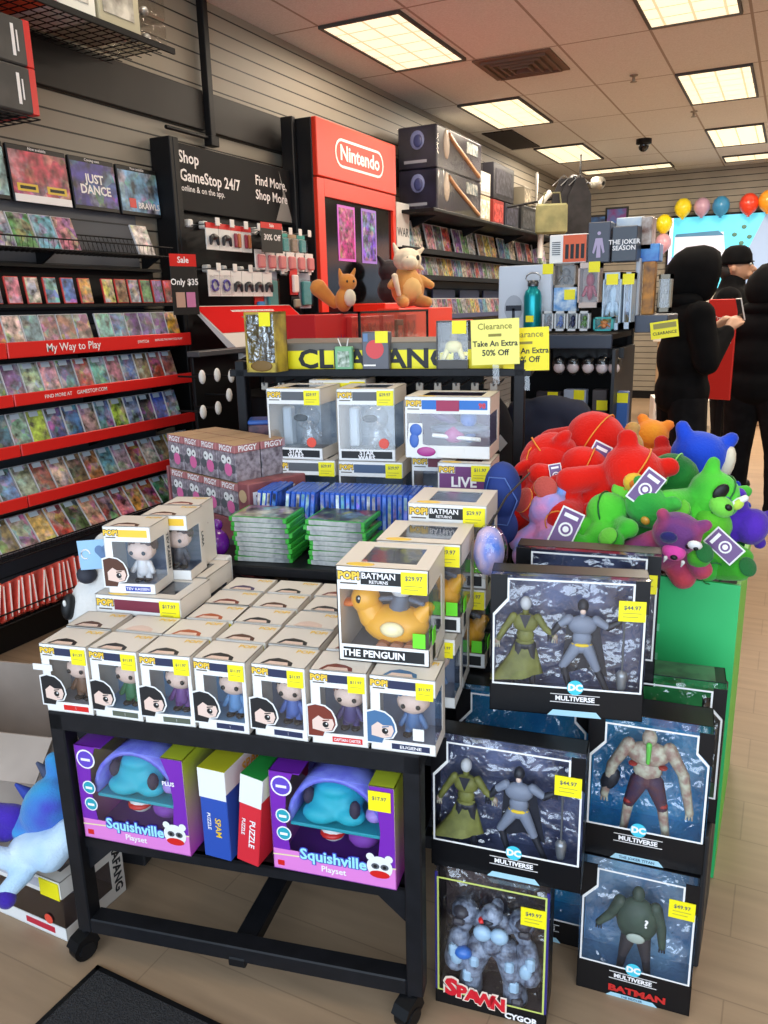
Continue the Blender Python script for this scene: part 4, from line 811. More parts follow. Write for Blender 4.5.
# ================================================================== PEOPLE
SKIN = pm('skin', (196, 150, 122), .55); BLK = noisy('black_fleece', (10, 10, 12), (17, 17, 19), 10, .9, spec=.12); BLK2 = noisy('black_denim', (14, 14, 17), (23, 23, 26), 14, .85, spec=.15); SHOE = pm('black_shoe', (16, 16, 17), .5); HAIR = pm('dark_hair', (24, 18, 15), .7)
def person(label, loc, rot, arms, hood=True, beanie=False, H=1.72, legs=((-.09, .0), (.1, .02)), bag=None):
    t = thing('person', label, 'person', loc, rot); S = H/1.72
    t.scale = (S, S, S)
    b = MB(); s = SKIN
    b.ell((0, 0, 1.60), (.075, .095, .115), s, 14); b.cap((0, .01, 1.44), (0, 0, 1.54), .055, .052, s); b.ell((0, -.075, 1.545), (.04, .03, .03), s)
    b.cap((0, -.09, 1.605), (0, -.112, 1.58), .012, .016, s, 8); b.ell((0, -.09, 1.55), (.026, .014, .012), s, 8)
    for q in (-1, 1): b.ell((q*.077, .01, 1.59), (.012, .022, .03), s, 8)
    b.ell((0, .0, 1.32), (.17, .11, .14), s); b.ell((0, 0, 1.12), (.15, .105, .16), s); b.ell((0, 0, .95), (.165, .115, .12), s)
    for i, q in enumerate((-1, 1)):
        hx, fy = legs[i]; b.cap((q*.09, 0, .92), (q*.1+hx*.3, -.02+fy*.4, .5), .085, .06, s); b.cap((q*.1+hx*.3, -.02+fy*.4, .5), (q*.1+hx*.5, fy, .1), .058, .04, s); b.cap((q*.1+hx*.5, fy, .05), (q*.1+hx*.5+q*.02, fy-.15, .03), .04, .03, s)
        sh, el, wr = arms[i]; b.cap((q*.17, 0, 1.39), sh, .055, .05, s) if False else None
        b.cap((q*.18, .01, 1.39), el, .052, .042, s); b.cap(el, wr, .04, .028, s)
        d = (Vector(wr)-Vector(el)).normalized(); side = d.cross(Vector((0, 0, 1))); side = side.normalized() if side.length > .2 else Vector((1, 0, 0)); nz = side.cross(d)
        W = Vector(wr); b.cap(W, W+d*.07, .03, .032, s)
        for k in range(4):
            o_ = side*((k-1.5)*.019); L = (.062, .075, .07, .055)[k]; a1 = W+d*.085+o_; a2 = a1+d*L*.5+nz*(-.008); a3 = a2+d*L*.35+nz*(-.03); b.cap(a1-d*.02, a2, .0095, .009, s, 7); b.cap(a2, a3, .009, .0075, s, 7)
        th = W+d*.03+side*.03*(-q); b.cap(th, th+d*.035+side*(-q)*.025, .012, .0105, s, 7); b.cap(th+d*.035+side*(-q)*.025, th+d*.065+side*(-q)*.022+nz*-.012, .0105, .0085, s, 7)
    b.build('body', t, vox=.0085, smooth=2)
    e = MB()
    for q in (-1, 1): e.ell((q*.03, -.088, 1.615), (.013, .008, .008), WHITE, 8); e.ell((q*.03, -.095, 1.615), (.006, .004, .006), INK, 8); e.box(q*.03-.017, q*.03+.017, -.1, -.09, 1.632, 1.638, HAIR)
    e.build('eyes', t); MB().ell((0, -.103, 1.548), (.022, .006, .006), pm('lips', (150, 84, 76), .5), 8).build('mouth', t)
    p = MB(); 
    for i, q in enumerate((-1, 1)):
        hx, fy = legs[i]; p.cap((q*.09, .01, .9), (q*.1+hx*.3, -.02+fy*.4, .5), .115, .09, BLK2); p.cap((q*.1+hx*.3, -.02+fy*.4, .5), (q*.1+hx*.5, fy, .11), .088, .075, BLK2); p.ell((q*.1+hx*.5, fy, .1), (.085, .09, .05), BLK2)
    p.ell((0, .015, .95), (.18, .135, .13), BLK2); p.build('trousers', t, vox=.014)
    for i, q in enumerate((-1, 1)):
        hx, fy = legs[i]; x = q*.1+hx*.5; sh = MB(); sh.cap((x, fy+.03, .05), (x+q*.02, fy-.17, .042), .05, .042, SHOE); sh.ell((x, fy, .07), (.05, .06, .05), SHOE); sh.box(x-.045, x+.05, fy-.2, fy+.07, 0, .022, SHOE, .008); sh.build('shoe', t, vox=.01)
    c = MB(); c.ell((0, .01, 1.34), (.215, .145, .15), BLK, 16); c.ell((0, .01, 1.15), (.2, .15, .2), BLK, 16); c.ell((0, .01, .96), (.205, .15, .15), BLK, 16); c.ell((0, .01, .9), (.195, .145, .09), BLK, 16)
    c.cap((0, .03, 1.42), (0, .02, 1.5), .1, .085, BLK)
    for i, q in enumerate((-1, 1)):
        sh, el, wr = arms[i]; c.cap((q*.18, .01, 1.39), el, .085, .07, BLK); wv = Vector(el)+(Vector(wr)-Vector(el))*.93; c.cap(el, wv, .068, .048, BLK)
    c.build('hoodie', t, vox=.014)
    if hood:
        # hood: open front ring, peaked crown, falling to the nape
        h = MB(); n = 18; vs = []
        prof = [(-.125, .098, .132, 1.60), (-.09, .112, .148, 1.605), (-.04, .122, .155, 1.61), (.02, .124, .15, 1.605), (.075, .112, .132, 1.59), (.115, .086, .1, 1.57), (.14, .045, .055, 1.55)]
        for (y, rx, rz, zc) in prof:
            for k in range(n): a = 2*PI*k/n; vs.append((rx*math.sin(a)*(1 if math.cos(a) < .6 else .9), y+.02*math.cos(a)*(1 if y > 0 else -1), zc+rz*math.cos(a)*(1.06 if math.cos(a) > .8 else 1)))
        fs = [(r*n+k, r*n+(k+1) % n, (r+1)*n+(k+1) % n, (r+1)*n+k) for r in range(len(prof)-1) for k in range(n)]; L_ = (len(prof)-1)*n; vs.append((0, .15, 1.55)); fs += [(L_+k, L_+(k+1) % n, len(vs)-1) for k in range(n)]
        h.add(vs, fs, BLK, True); o = h.build('hood', t); so = o.modifiers.new('so', 'SOLIDIFY'); so.thickness = .014; so.offset = -1
        MB().ell((0, .04, 1.47), (.13, .105, .06), BLK, 16).build('collar', t)
    else:
        h = MB()
        h.lathe([(.0, .095), (.04, .09), (.07, .07), (.088, .03), (.092, -.01), (.096, -.035)] if beanie else [(0, .13), (.08, .1), (.1, 0)], HAIR if not beanie else BLK, 18, (0, .008, 1.652)); o = h.build('beanie' if beanie else 'hair', t, (0, 0, 0)); o.scale = (.93, 1.12, 1); so = o.modifiers.new('so', 'SOLIDIFY'); so.thickness = .012; so.offset = 1
        MB().ell((0, .055, 1.57), (.075, .06, .07), HAIR, 12).build('hair', t)
    return t
dn = lambda q, x=.24, y=0: ((q*.2, 0, 1.3), (q*x, .03+y, 1.12), (q*(x+.01), -.04+y, .87))
person('person in a black hoodie, hood up, holding a phone beside the tall rack', (-.555, 5.1, 0), R(118), (((0, 0, 0), (-.25, -.02, 1.13), (-.1, -.19, 1.3)), ((0, 0, 0), (.25, -.02, 1.13), (.08, -.2, 1.31))), True, H=1.75)
person('person in a black beanie seen in profile between the two hooded people', (-.415, 6.75, 0), R(84), (dn(-1), dn(1)), False, True, H=1.86)
person('person in black hoodie and jeans, back turned, cut off by the picture edge', (-.165, 6.0, 0), R(160), (dn(-1, .38), dn(1, .38)), True, H=1.68, legs=((-.16, .05), (.08, -.1))).scale.x = 1.15
t = thing('smartphone', 'small pale phone held up by the hooded person by the rack', 'phone', tuple(Vector((-.555, 5.1, 0))+Matrix.Rotation(R(118), 3, 'Z') @ Vector((-.01, -.3, 1.44))), (R(-15), 0, R(118))); MB().box(-.034, .034, -.004, .004, -.065, .065, pm('phone_white', (220, 216, 214), .2), .004).build('case', t); MB().box(-.031, .031, .0042, .005, -.06, .06, pm('phone_glass', (20, 24, 30), .1)).build('display', t)
# red apron / sign between people
t = thing('red_standee', 'red floor-standing sign with small white print between the two hooded people', 'sign', (-.40, 5.75, 0), R(-20)); MB().box(-.12, .07, 0, .02, .85, 1.5, pm('standee_red', (206, 44, 36), .45), .004).build('board', t)
q = MB(); q.text('Trade In', (-.02, -.002, 1.38), .03, WT)
for k in range(4): q.box(-.08, .04+.01*(k % 2), -.002, -.0005, 1.31-.03*k, 1.316-.03*k, WT)
q.build('lettering', t); MB().box(-.02, .02, .021, .04, 0, .86, BLACKM).box(-.15, .12, -.08, .12, 0, .02, BLACKM, .004).build('stand', t)
# low rack and boxes behind the people
t = thing('low_box_stack', 'white game box standing on the floor behind the hooded person', 'box', (-.85, 8.0, 0), R(15)); MB().box(-.3, 0, -.15, .15, 0, .62, WHITE, .005).build('carton', t); MB().text('GO!', (-.08, -.152, .5), .09, INK, bold=.02).box(-.28, -.15, -.152, -.15, .2, .5, noisy('gobox', (150, 150, 160), (220, 220, 224), 20)).build('printed_front', t)
t = thing('white_carton', 'plain white carton behind the game box on the floor', 'box', (-.7, 8.5, 0), R(5)); MB().box(-.15, .3, -.15, .15, 0, .55, pm('white_carton2', (214, 206, 190), .5), .005).build('carton', t); MB().box(-.1, .25, -.153, -.15, .1, .3, noisy('wc_print', (200, 190, 170), (120, 110, 100), 12)).build('printed_front', t)
# ================================================================== ROLLING CART
CM = noisy('cart_black', (16, 16, 19), (22, 22, 26), 30, .5, spec=.3)
cart = thing('rolling_cart', 'black steel rolling display cart with casters, holding the white figure boxes on its top', 'cart', tuple(TO), TA)
CW, CD, U = .84, .52, .045
zb = .075
for (x, y) in ((0, 0), (CW-U*.8, 0), (0, CD-U), (CW-U*.8, CD-U)): MB().box(x, x+U*.8, y, y+U, zb, ZT-.003, CM, .003).build('post', cart)
MB().box(0, CW, 0, CD, ZT-.045, ZT, CM, .003).build('top_frame', cart)
for y in (.0, CD-U): MB().box(U*.8, CW-U*.8, y, y+U, zb, zb+.04, CM, .003).build('bottom_rail', cart)
for x in (CW/2-.03,): MB().box(x, x+U*.8+.015, U, CD-U, zb, zb+.035, CM, .003).build('cross_bar', cart)
MB().box(CW/2-.03, CW/2+.012, -.003, U*.6, zb-.012, zb+.012, BLACKM, .003).build('rail_clip', cart)
MB().box(U*.8, CW-U*.8, .02, CD-U, .322, .33, CM).box(U*.8, CW-U*.8, .02, .03, .300, .33, CM).build('middle_shelf', cart)
for x, q in ((U*.8, 1), (CW-U*.8, -1)): MB().prism([(x, .30), (x+q*.07, .30), (x, .235)], CM, .026, .032, 'xz').build('corner_bracket', cart)
for (x, y) in ((.012, .012), (CW-.03, .012), (.012, CD-.03), (CW-.03, CD-.03)):
    w = MB(); w.X = Matrix.Translation((x-.005, y-.01, .03)) @ Matrix.Rotation(R(65), 4, 'Z')
    w.tube([(0, -.014, 0), (0, .014, 0)], .03, BLACKP, 18); w.tube([(0, -.022, 0), (0, -.014, 0)], .02, BLACKM, 14); w.tube([(0, .014, 0), (0, .022, 0)], .02, BLACKM, 14)
    w.prism([(-.032, .012), (-.02, .03), (.01, .042), (.028, .03), (.034, .01), (.02, .0)], BLACKP, -.02, .02); w.tube([(.01, 0, .02), (.01, 0, .048)], .008, BLACKM, 8); o = w.build('caster', cart)
# ------------------------------------------------------------------ figure boxes
CARD_WARMLIT = pm('white_card_warmlit', (226, 216, 204), .45); DIMV = pm('logo_outline', (96, 84, 70), .5); POPY = pm('logo_yellow', (240, 196, 60), .45); NAVY = pm('title_navy', (40, 46, 78), .45); DKI = pm('box_inside', (118, 132, 158), .6); BLUI = pm('box_inside_blue', (120, 170, 214), .6)  # top and side card is white, warm ceiling light tinted into its colour
HAIRC = {'black': (24, 22, 24), 'brown': (84, 48, 30), 'ginger': (176, 84, 40), 'auburn': (120, 46, 30), 'blue': (70, 110, 150), 'bald': (224, 196, 180), 'purple': (70, 50, 90)}
def hair(n): return pm('hair_'+n, HAIRC[n], .5)
FSK = pm('figure_skin', (230, 200, 184), .5)
def chibi(b, x, z, s, hr, cloth, y=.04, skin=None):
    sk = skin or FSK; hb = b.kid('head'); hh_ = b.kid('hair')
    hb.ell((x, y, z+.078*s), (.034*s, .028*s, .028*s), sk, 14); hh_.ell((x, y+.006*s, z+.086*s), (.037*s, .029*s, .026*s), hr, 14)
    hb.ell((x-.015*s, y-.026*s, z+.075*s), (.005*s, .003*s, .005*s), INK, 8); hb.ell((x+.015*s, y-.026*s, z+.075*s), (.005*s, .003*s, .005*s), INK, 8)
    b.cap((x, y, z+.048*s), (x, y, z+.028*s), .014*s, .017*s, cloth, 10)
    for q in (-1, 1): b.cap((x+q*.014*s, y, z+.044*s), (x+q*.025*s, y-.006*s, z+.026*s), .007*s, .006*s, cloth, 8); b.cap((x+q*.01*s, y, z+.026*s), (x+q*.011*s, y, z+.007*s), .008*s, .008*s, cloth, 8); b.ell((x+q*.011*s, y-.006*s, z+.005*s), (.01*s, .014*s, .005*s), INK, 8)
def profile_head(b, c, s, hr, y, flip=1, white=True):
    """die-cut portrait printed on the carton: white rim, face, hair, one eye"""
    def P(pts, m, yy): b.pol([(c[0]+flip*a*s, yy, c[1]+bb*s) for a, bb in (pts if flip > 0 else pts[::-1])], m)
    out = [(-.5, -.62), (.05, -.62), (.12, -.42), (.42, -.36), (.56, -.1), (.52, .16), (.4, .42), (.16, .6), (-.2, .66), (-.5, .56)]
    P([(a*1.12+.0, v*1.1) for a, v in out] if True else out, WHITE, y)
    P(out, hr, y-.0004)
    P([(-.34, -.34), (.1, -.42), (.4, -.33), (.5, -.08), (.44, .12), (.1, .1), (-.1, .22), (-.34, .02)], FSK, y-.0008)
    b.disc((c[0]+flip*.17*s, y-.0012, c[1]-.12*s), .12*s, INK, 14); b.disc((c[0]+flip*.21*s, y-.0015, c[1]-.08*s), .035*s, WHITE, 8)
    P([(.06, .05), (.32, .1), (.32, .06), (.06, .0)], hr, y-.0012); P([(.16, -.26), (.3, -.25), (.3, -.28), (.16, -.29)], GREYI, y-.0012)
def pop(w, h, d, name, label, hr='black', cloth=(50, 90, 60), inside=None, price='$11.97', stk=(.12, None), side_win=False, foot=None, title=NAVY, sub=None, head=True, cat='figure box', extra=None, toptext=True, fig=True):
    t = thing(name, label, cat); hw = w/2; b = MB(); ins = inside or BLUI; k = h/.16; T_ = .0016; HR = hair(hr)
    zt, zbm = h-.036*k, .024*k; xl = -hw+.02 if head else -hw+.008*k; xr = hw-.009
    b.box(-hw, hw, 0, d, 0, T_, CARD_WARMLIT); b.box(-hw, hw, 0, d, h-T_, h, CARD_WARMLIT); b.box(-hw, hw, d-T_, d, 0, h, CARD_WARMLIT); b.box(-hw, -hw+T_, 0, d, 0, h, CARD_WARMLIT)
    if side_win:
        b.box(hw-T_, hw, 0, d, 0, zbm, CARD_WARMLIT).box(hw-T_, hw, 0, d, zt, h, CARD_WARMLIT).box(hw-T_, hw, d*.72, d, zbm, zt, CARD_WARMLIT)
    else: b.box(hw-T_, hw, 0, d, 0, h, CARD_WARMLIT)
    b.box(-hw, hw, 0, T_, 0, zbm, WHITE).box(-hw, hw, 0, T_, zt, h, WHITE).box(-hw, xl, 0, T_, zbm, zt, WHITE)
    if not side_win: b.box(xr, hw, 0, T_, zbm, zt, WHITE)
    b.box(-hw+T_, hw-T_, d-2.2*T_, d-T_, T_, h-T_, ins); b.box(-hw+T_, hw-T_, T_, d-T_*2, T_, zbm*.7, ins)
    # printing
    b.text('POP!', (-hw+.019*k, -.0007, h-.0155*k), .017*k, DIMV, bold=.13); b.text('POP!', (-hw+.019*k, -.0013, h-.0155*k), .017*k, POPY, bold=.05); b.box(-hw+.006*k, -hw+.03*k, -.0005, 0, h-.0275*k, h-.025*k, DIMV)
    b.box(-hw+.036*k, hw-.032*k if price else hw-.008, -.0005, 0, h-.025*k, h-.008*k, title)
    if foot: b.box(-hw+.042*k, hw-.012*k, -.0005, 0, .006*k, .018*k, foot[1] if len(foot) > 1 else NAVY); b.text(foot[0], (.015*k, -.0012, .012*k), .009*k, WT, bold=.02, width=(min(.056*k, .0072*k*len(foot[0])) if len(foot[0]) > 2 else .0005))
    if head: profile_head(b, (-hw+.02*k, .05*k), .054*k, HR, -.0006)
    # printed top: hair peeking over the front edge plus faint yellow word
    b.pol([(a*.034*k-.006*k, .004+v*.03*k, h+.0005) for a, v in ((-1, 0), (1, 0), (.9, .5), (.4, .85), (-.2, 1), (-.7, .7))], HR); b.pol([(a*.026*k-.006*k, .004+v*.013*k, h+.0008) for a, v in ((-1, 0), (1, 0), (.8, 1), (-.7, 1))], FSK)
    if toptext: b.text('POP!', (hw-.027*k, d-.018*k, h+.0006), .019*k, POPY, (1, 0, 0), (0, 1, 0), .03)
    if sub: b.text(sub, (hw+.0006, d*.86, h*.5), .016*k, INK, (0, 0, -1), (0, 1, 0), .03)
    b.build('carton', t)
    wn = MB().box(xl, xr if not side_win else hw-T_, T_*.3, T_*.6, zbm, zt, CLEAR)
    if side_win: wn.box(hw-T_*.7, hw-T_*.4, 0, d*.72, zbm, zt, CLEAR)
    wn.build('window', t)
    if fig:
        f = MB(); 
        if extra: extra(f, w, h, d)
        else: chibi(f, .012*k, zbm*.7, 1.0*k, HR, pm('cl_%d_%d_%d' % cloth, cloth, .5), d*.45)
        f.build('figure', t)
    if price:
        s = MB(); x1 = hw-stk[0]*.0-.004; sx = (.034*k, .028*k); s.box(x1-sx[0], x1, -.0025, -.0012, h-.036*k-.006*k, h-.008*k+.001, YEL)
        s.text(price, (x1-sx[0]/2, -.0029, h-.019*k), .0085*k, GREYI, bold=.02); s.box(x1-sx[0]*.85, x1-sx[0]*.2, -.0028, -.0024, h-.030*k, h-.029*k, pm('faint_ink', (170, 160, 60))); s.build('price_sticker', t)
    return t
def put(t, e, n, z, rot=0): p = T(e, n, z); t.location = p; t.rotation_euler = (0, 0, TA+rot); return t
PW, PH, PD = .116, .16, .09
front = [(.058, 'black', (110, 80, 60), pm('inside_grey', (140, 146, 160), .6), RED, 'white figure box with a red name strip at the end of the front row'),
         (.179, 'black', (40, 110, 70), BLUI, NAVY, 'figure box with a green-clad dark-haired doll in the front row'),
         (.301, 'black', (100, 60, 130), BLUI, NAVY, 'figure box with a purple-clad doll and a black-haired portrait in the front row'),
         (.424, 'black', (90, 140, 190), BLUI, NAVY, 'figure box with a pale blue window and dark-haired portrait, middle of the front row'),
         (.552, 'black', (70, 100, 170), DKI, RED, 'figure box with a blue figure and a red-lettered name strip in the front row'),
         (.677, 'auburn', (60, 50, 110), DKI, RED, 'figure box with an auburn-haired portrait and red trim in the front row'),
         (.806, 'blue', (70, 110, 160), DKI, NAVY, 'figure box with a blue-capped portrait and white card at the cart corner')]
names = [('', RED), ('', pm('olive_strip', (90, 96, 80))), ('', pm('olive_strip', (90, 96, 80))), ('CAROL DANVERS', NAVY), ('KATE PRYDE', NAVY), ('CAPTAIN CARTER', RED), ('EUGENE', NAVY)]
names = [(' ', a[1]) if not a[0] else a for a in names]
FR = []
for i, (e_, hr, cl, ins, tt, lb) in enumerate(front):
    nm = names[i]; has = nm[0].strip()
    t = pop(PW if i < 6 else .13, PH, PD, 'figure_box', lb, hr, cl, ins, title=tt if tt is NAVY else NAVY, side_win=(i == 6), foot=('I', nm[1], .001) if not has or i in (3, 4) else (nm[0], nm[1], .009), sub=None)
    t['group'] = 'white figure boxes in the front row of the cart'
    put(t, e_, .004, ZT, R((0, -1, 1.5, -1, -2, 1, -1)[i])); FR.append(t)
MB().box(.02, .042, -.0012, .0, .03, .055, WHITE).build('white_card_sticker', FR[6])
MB().box(-.078, -.03, -.004, -.002, .098, .112, WHITE).build('card_tab', FR[0])
# rows behind: mostly their printed tops show
GB = 'white figure boxes behind the front row'
variants = []
hairs = ['brown', 'black', 'ginger', 'auburn', 'purple', 'bald']
def backpop(i, e_, n_, lb, z=ZT, rot=0, hr=None):
    hr = hr or hairs[i % 6]
    src = next((v for v in variants if v[0] == hr), None)
    if src is None:
        o = pop(PW, PH, PD, 'figure_box', lb, hr, (90, 90, 120), DKI, price='$11.97'); variants.append((hr, o)); o['group'] = GB; put(o, e_, n_, z, rot); return o
    o = dup(src[1], T(e_, n_, z), TA+rot, lb, GB); return o
hn = {'brown': 'brown', 'black': 'black', 'ginger': 'ginger', 'auburn': 'auburn', 'purple': 'purple', 'bald': 'pale'}
cols_e = [.055, .178, .301, .425, .55, .675, .8]
rowsn = [.104, .202, .300, .398]
rown = ['second', 'third', 'fourth', 'rear']
cnt = 0
for r_, n_ in enumerate(rowsn):
    for ci, e_ in enumerate(cols_e):
        if r_ >= 1 and ci < 2: continue
        if ci == 6 and r_ >= 1: continue
        hr = [['brown', 'bald', 'ginger', 'brown', 'black', 'auburn', 'black'], ['x', 'x', 'ginger', 'black', 'bald', 'purple', 'x'], ['x', 'x', 'auburn', 'brown', 'black', 'brown', 'x'], ['x', 'x', 'purple', 'black', 'auburn', 'black', 'x']][r_][ci]
        side = ['by the wall end', 'next to the wall end', 'third from the wall end', 'fourth from the wall end', 'fifth from the wall end', 'under the duck box', 'at the aisle end'][ci]
        backpop(cnt, e_+random.uniform(-.004, .004), n_, 'white figure box, lid print of %s hair, %s row back, %s' % (hn[hr], rown[r_], side), rot=R(random.uniform(-2, 2)), hr=hr); cnt += 1

# ------------------------------------------------------------------ tall stack by the wall end: two lying-lid boxes with two boxes on top
def windowbox(name, label, w, h, d, title, price, inside, fig, foot=None, sub=None, sticker2=True, brand='POP!', tw=None, cat='figure box', titlecol=None, topwin=True, price_c=True):
    """larger window box with clear front, side and top"""
    t = thing(name, label, cat); hw = w/2; b = MB(); T_ = .002; zt = h-.048; zf = .036
    b.box(-hw, hw, 0, d, 0, T_, CARD_WARMLIT); b.box(-hw, hw, d-T_, d, 0, h, CARD_WARMLIT); b.box(-hw, -hw+T_, 0, d, 0, h, CARD_WARMLIT)
    b.box(-hw, hw, 0, T_, 0, zf, WHITE).box(-hw, hw, 0, T_, zt, h, WHITE).box(-hw, -hw+.006, 0, T_, zf, zt, WHITE)
    b.box(hw-T_, hw, 0, d, 0, zf, CARD_WARMLIT).box(hw-T_, hw, 0, d, zt, h, CARD_WARMLIT).box(hw-T_, hw, d*.78, d, zf, zt, CARD_WARMLIT)
    # top with opening
    m_ = .03
    if topwin: b.box(-hw, hw, 0, m_, h-T_, h, CARD_WARMLIT).box(-hw, hw, d-m_, d, h-T_, h, CARD_WARMLIT).box(-hw, -hw+m_*1.4, m_, d-m_, h-T_, h, CARD_WARMLIT).box(hw-m_, hw, m_, d-m_, h-T_, h, CARD_WARMLIT)
    else: b.box(-hw, hw, 0, d, h-T_, h, CARD_WARMLIT)
    b.box(-hw+T_, hw-T_, d-2*T_, d-T_, T_, h-T_, inside).box(-hw+T_, hw-T_, T_, d-2*T_, T_, T_*2, inside)
    b.text(brand, (-hw+.026, -.0008, h-.02), .021, DIMV, bold=.13); b.text(brand, (-hw+.026, -.0014, h-.02), .021, POPY, bold=.05); b.box(-hw+.008, -hw+.043, -.0006, 0, h-.037, h-.034, DIMV)
    tc = titlecol or INK; b.box(-hw+.05, hw-.008, -.0006, 0, h-.036, h-.01, tc)
    if title:
        for i, (s_, sz) in enumerate(title): b.text(s_, (-hw+.05+.036, -.0014, h-.0185-.012*i), sz, WT, bold=.02)
    if foot: b.box(-hw+.01, hw-.01, -.0006, 0, .006, .03, INK); [b.text(s_, (x_, -.0014, z_), sz, WT, bold=.03) for s_, x_, z_, sz in foot]
    if sub: b.text(sub, (hw+.0006, d*.88, h*.5), .02, INK, (0, 0, -1), (0, 1, 0), .03)
    b.ell((-hw*.5, m_*.5, h+.0), (.03, m_*.4, .0012), POPY, 10)
    b.build('carton', t)
    wn = MB().box(-hw+.006, hw-.001, .0006, .001, zf, zt, CLEAR).box(hw-.0012, hw-.0008, .001, d*.78, zf, zt, CLEAR)
    if topwin: wn.box(-hw+m_*1.4, hw-m_, m_, d-m_, h-.0012, h-.0008, CLEAR)
    wn.build('window', t)
    if fig: f = MB(); fig(f, w, h, d); f.build('figure', t)
    if price_c and price:
        s = MB(); s.box(hw-.054, hw-.003, -.003, -.0015, h-.05, h-.006, YEL).text(price, (hw-.029, -.0034, h-.018), .0125, GREYI, bold=.02); s.box(hw-.048, hw-.012, -.0032, -.0028, h-.034, h-.0325, pm('faint_ink', (170, 160, 60))).box(hw-.048, hw-.02, -.0032, -.0028, h-.041, h-.0395, pm('faint_ink', (170, 160, 60))); s.build('price_sticker', t)
    return t
MAG = pm('title_maroon', (120, 40, 60))
def figblob(c, c2): 
    def f(b, w, h, d): m1 = pm('fb_%d_%d_%d' % c, c, .4); chibi(b, 0, .03, 1.15, hair('black'), m1, d*.5)
    return f
put(windowbox('figure_box', 'wide white figure box with a maroon title underneath the white-clad doll box', .225, .2, .15, [('', .01)][:0], '$17.97', DKI, figblob((90, 60, 40), 0), titlecol=MAG, topwin=True, sub='EVIL'), .12, .205, ZT)
put(windowbox('figure_box', 'white figure box behind the wide maroon-titled one', .19, .2, .14, None, None, DKI, figblob((90, 60, 40), 0), titlecol=NAVY, sub='EVIL', price_c=False), .125, .362, ZT)
put(pop(.118, .165, .1, 'figure_box', 'figure box of a white-clad doll with a blue name strip on the wide box', 'brown', (220, 220, 222), DKI, price=None, side_win=True, foot=('TEV KASSEN'.replace(' ', ' '), pm('royal', (40, 60, 160)), .013), sub='TEV KASSEN', title=POPY), .10, .22, ZT+.201, R(5))
put(pop(.118, .165, .1, 'figure_box', 'figure box with a yellow title and side lettering, just behind the white-clad doll box', 'brown', (60, 60, 70), DKI, price=None, side_win=True, sub='LARA', title=POPY), .135, .33, ZT+.201, R(5))
put(pop(.1, .165, .09, 'figure_box', 'white figure box with a red corner print, rearmost on the stack at the wall end', 'auburn', (60, 60, 70), DKI, price=None, title=RED), .125, .435, ZT+.201, R(5))
bb = bpy.data.objects
tag(put(MB().box(-.06, .06, 0, .045, 0, .2, WHITE, .004).build('plain_carton'), .14, .508, ZT, 0), 'white carton hidden under the rearmost figure box of the wall-end stack', 'box')
# ------------------------------------------------------------------ duck boxes
DUCK = pm('duck_yellow', (244, 176, 52), .35); BEAK = pm('duck_orange', (232, 122, 40), .4); WHEEL = pm('wheel_brown', (150, 96, 70), .5)
def duck(b, w, h, d):
    b.X = Matrix.Translation((-.004, -.03, -.02)); y = d*.5; b.ell((.018, y, .085), (.068, .045, .04), DUCK, 18); b.ell((-.045, y, .135), (.03, .03, .032), DUCK, 16); b.cap((-.03, y, .1), (-.04, y, .12), .03, .026, DUCK); b.cap((.065, y, .1), (.085, y, .125), .022, .012, DUCK)
    b.ell((-.078, y, .125), (.02, .018, .008), BEAK, 12); b.ell((.02, y-.045, .09), (.025, .008, .016), pm('wing_pale', (250, 232, 180), .3), 12)
    for q in (-.0, .028, .056): b.tube([(q, y-.05, .05), (q, y-.03, .05)], .014, WHEEL, 14); b.tube([(q, y-.052, .05), (q, y-.05, .05)], .006, INK, 10)
    b.ell((-.052, y-.027, .142), (.006, .004, .009), INK, 8); b.ell((-.05, y-.03, .145), (.002, .002, .003), WHITE, 6)
    gm = pm('rider_grey', (96, 104, 120), .5); b.ell((.03, y, .16), (.022, .02, .018), pm('rider_pale', (210, 214, 220), .5), 12); b.cap((.03, y, .14), (.025, y, .12), .018, .022, gm); b.cap((.045, y, .14), (.075, y-.01, .135), .006, .005, gm); b.cap((.015, y, .14), (-.01, y-.01, .14), .006, .005, gm)
def duckbox(label):
    t = windowbox('duck_figure_box', label, .185, .2, .165, [('BATMAN', .017), ('RETURNS', .009)], '$29.97', pm('duck_inside', (120, 124, 138), .5), duck, foot=[('THE PENGUIN', -.02, .018, .02)])
    GRN = pm('green_sticker', (110, 226, 40), .5); MB().box(.06, .085, -.003, -.0015, .04, .07, GRN, 0).build('green_sticker', t); MB().box(.094, .0955, .02, .05, .04, .07, GRN).box(.093, .0945, .03, .05, .004, .032, INK).build('side_stickers', t); return t
d1 = put(duckbox('yellow duck window box at the front, standing on the white figure boxes'), .757, .055, ZT+PH+.001, R(0))
d1['group'] = 'duck figure boxes'
def dd(e_, n_, z, r, lb): o = dup(d1, T(e_, n_, z), TA+r, lb, 'duck figure boxes')
dd(.79, .235, ZT+PH+.001, R(-1), 'yellow duck window box, second back in the column of duck boxes')
dd(.82, .41, ZT+.202, R(-2), 'yellow duck window box, third back and topmost in the column')
dd(.82, .41, ZT, R(-2), 'yellow duck window box underneath the rearmost duck box')
# clear-sided boxes below the second duck box
t = pop(.13, PH, PD, 'figure_box', 'clear-sided figure box at the aisle end, right behind the corner one', 'blue', (70, 110, 160), DKI, side_win=True); put(t, .81, .2, ZT, R(-1)); t['group'] = GB
dup(t, T(.812, .3, ZT), TA, 'clear-sided figure box at the aisle end, second behind the corner one', GB)

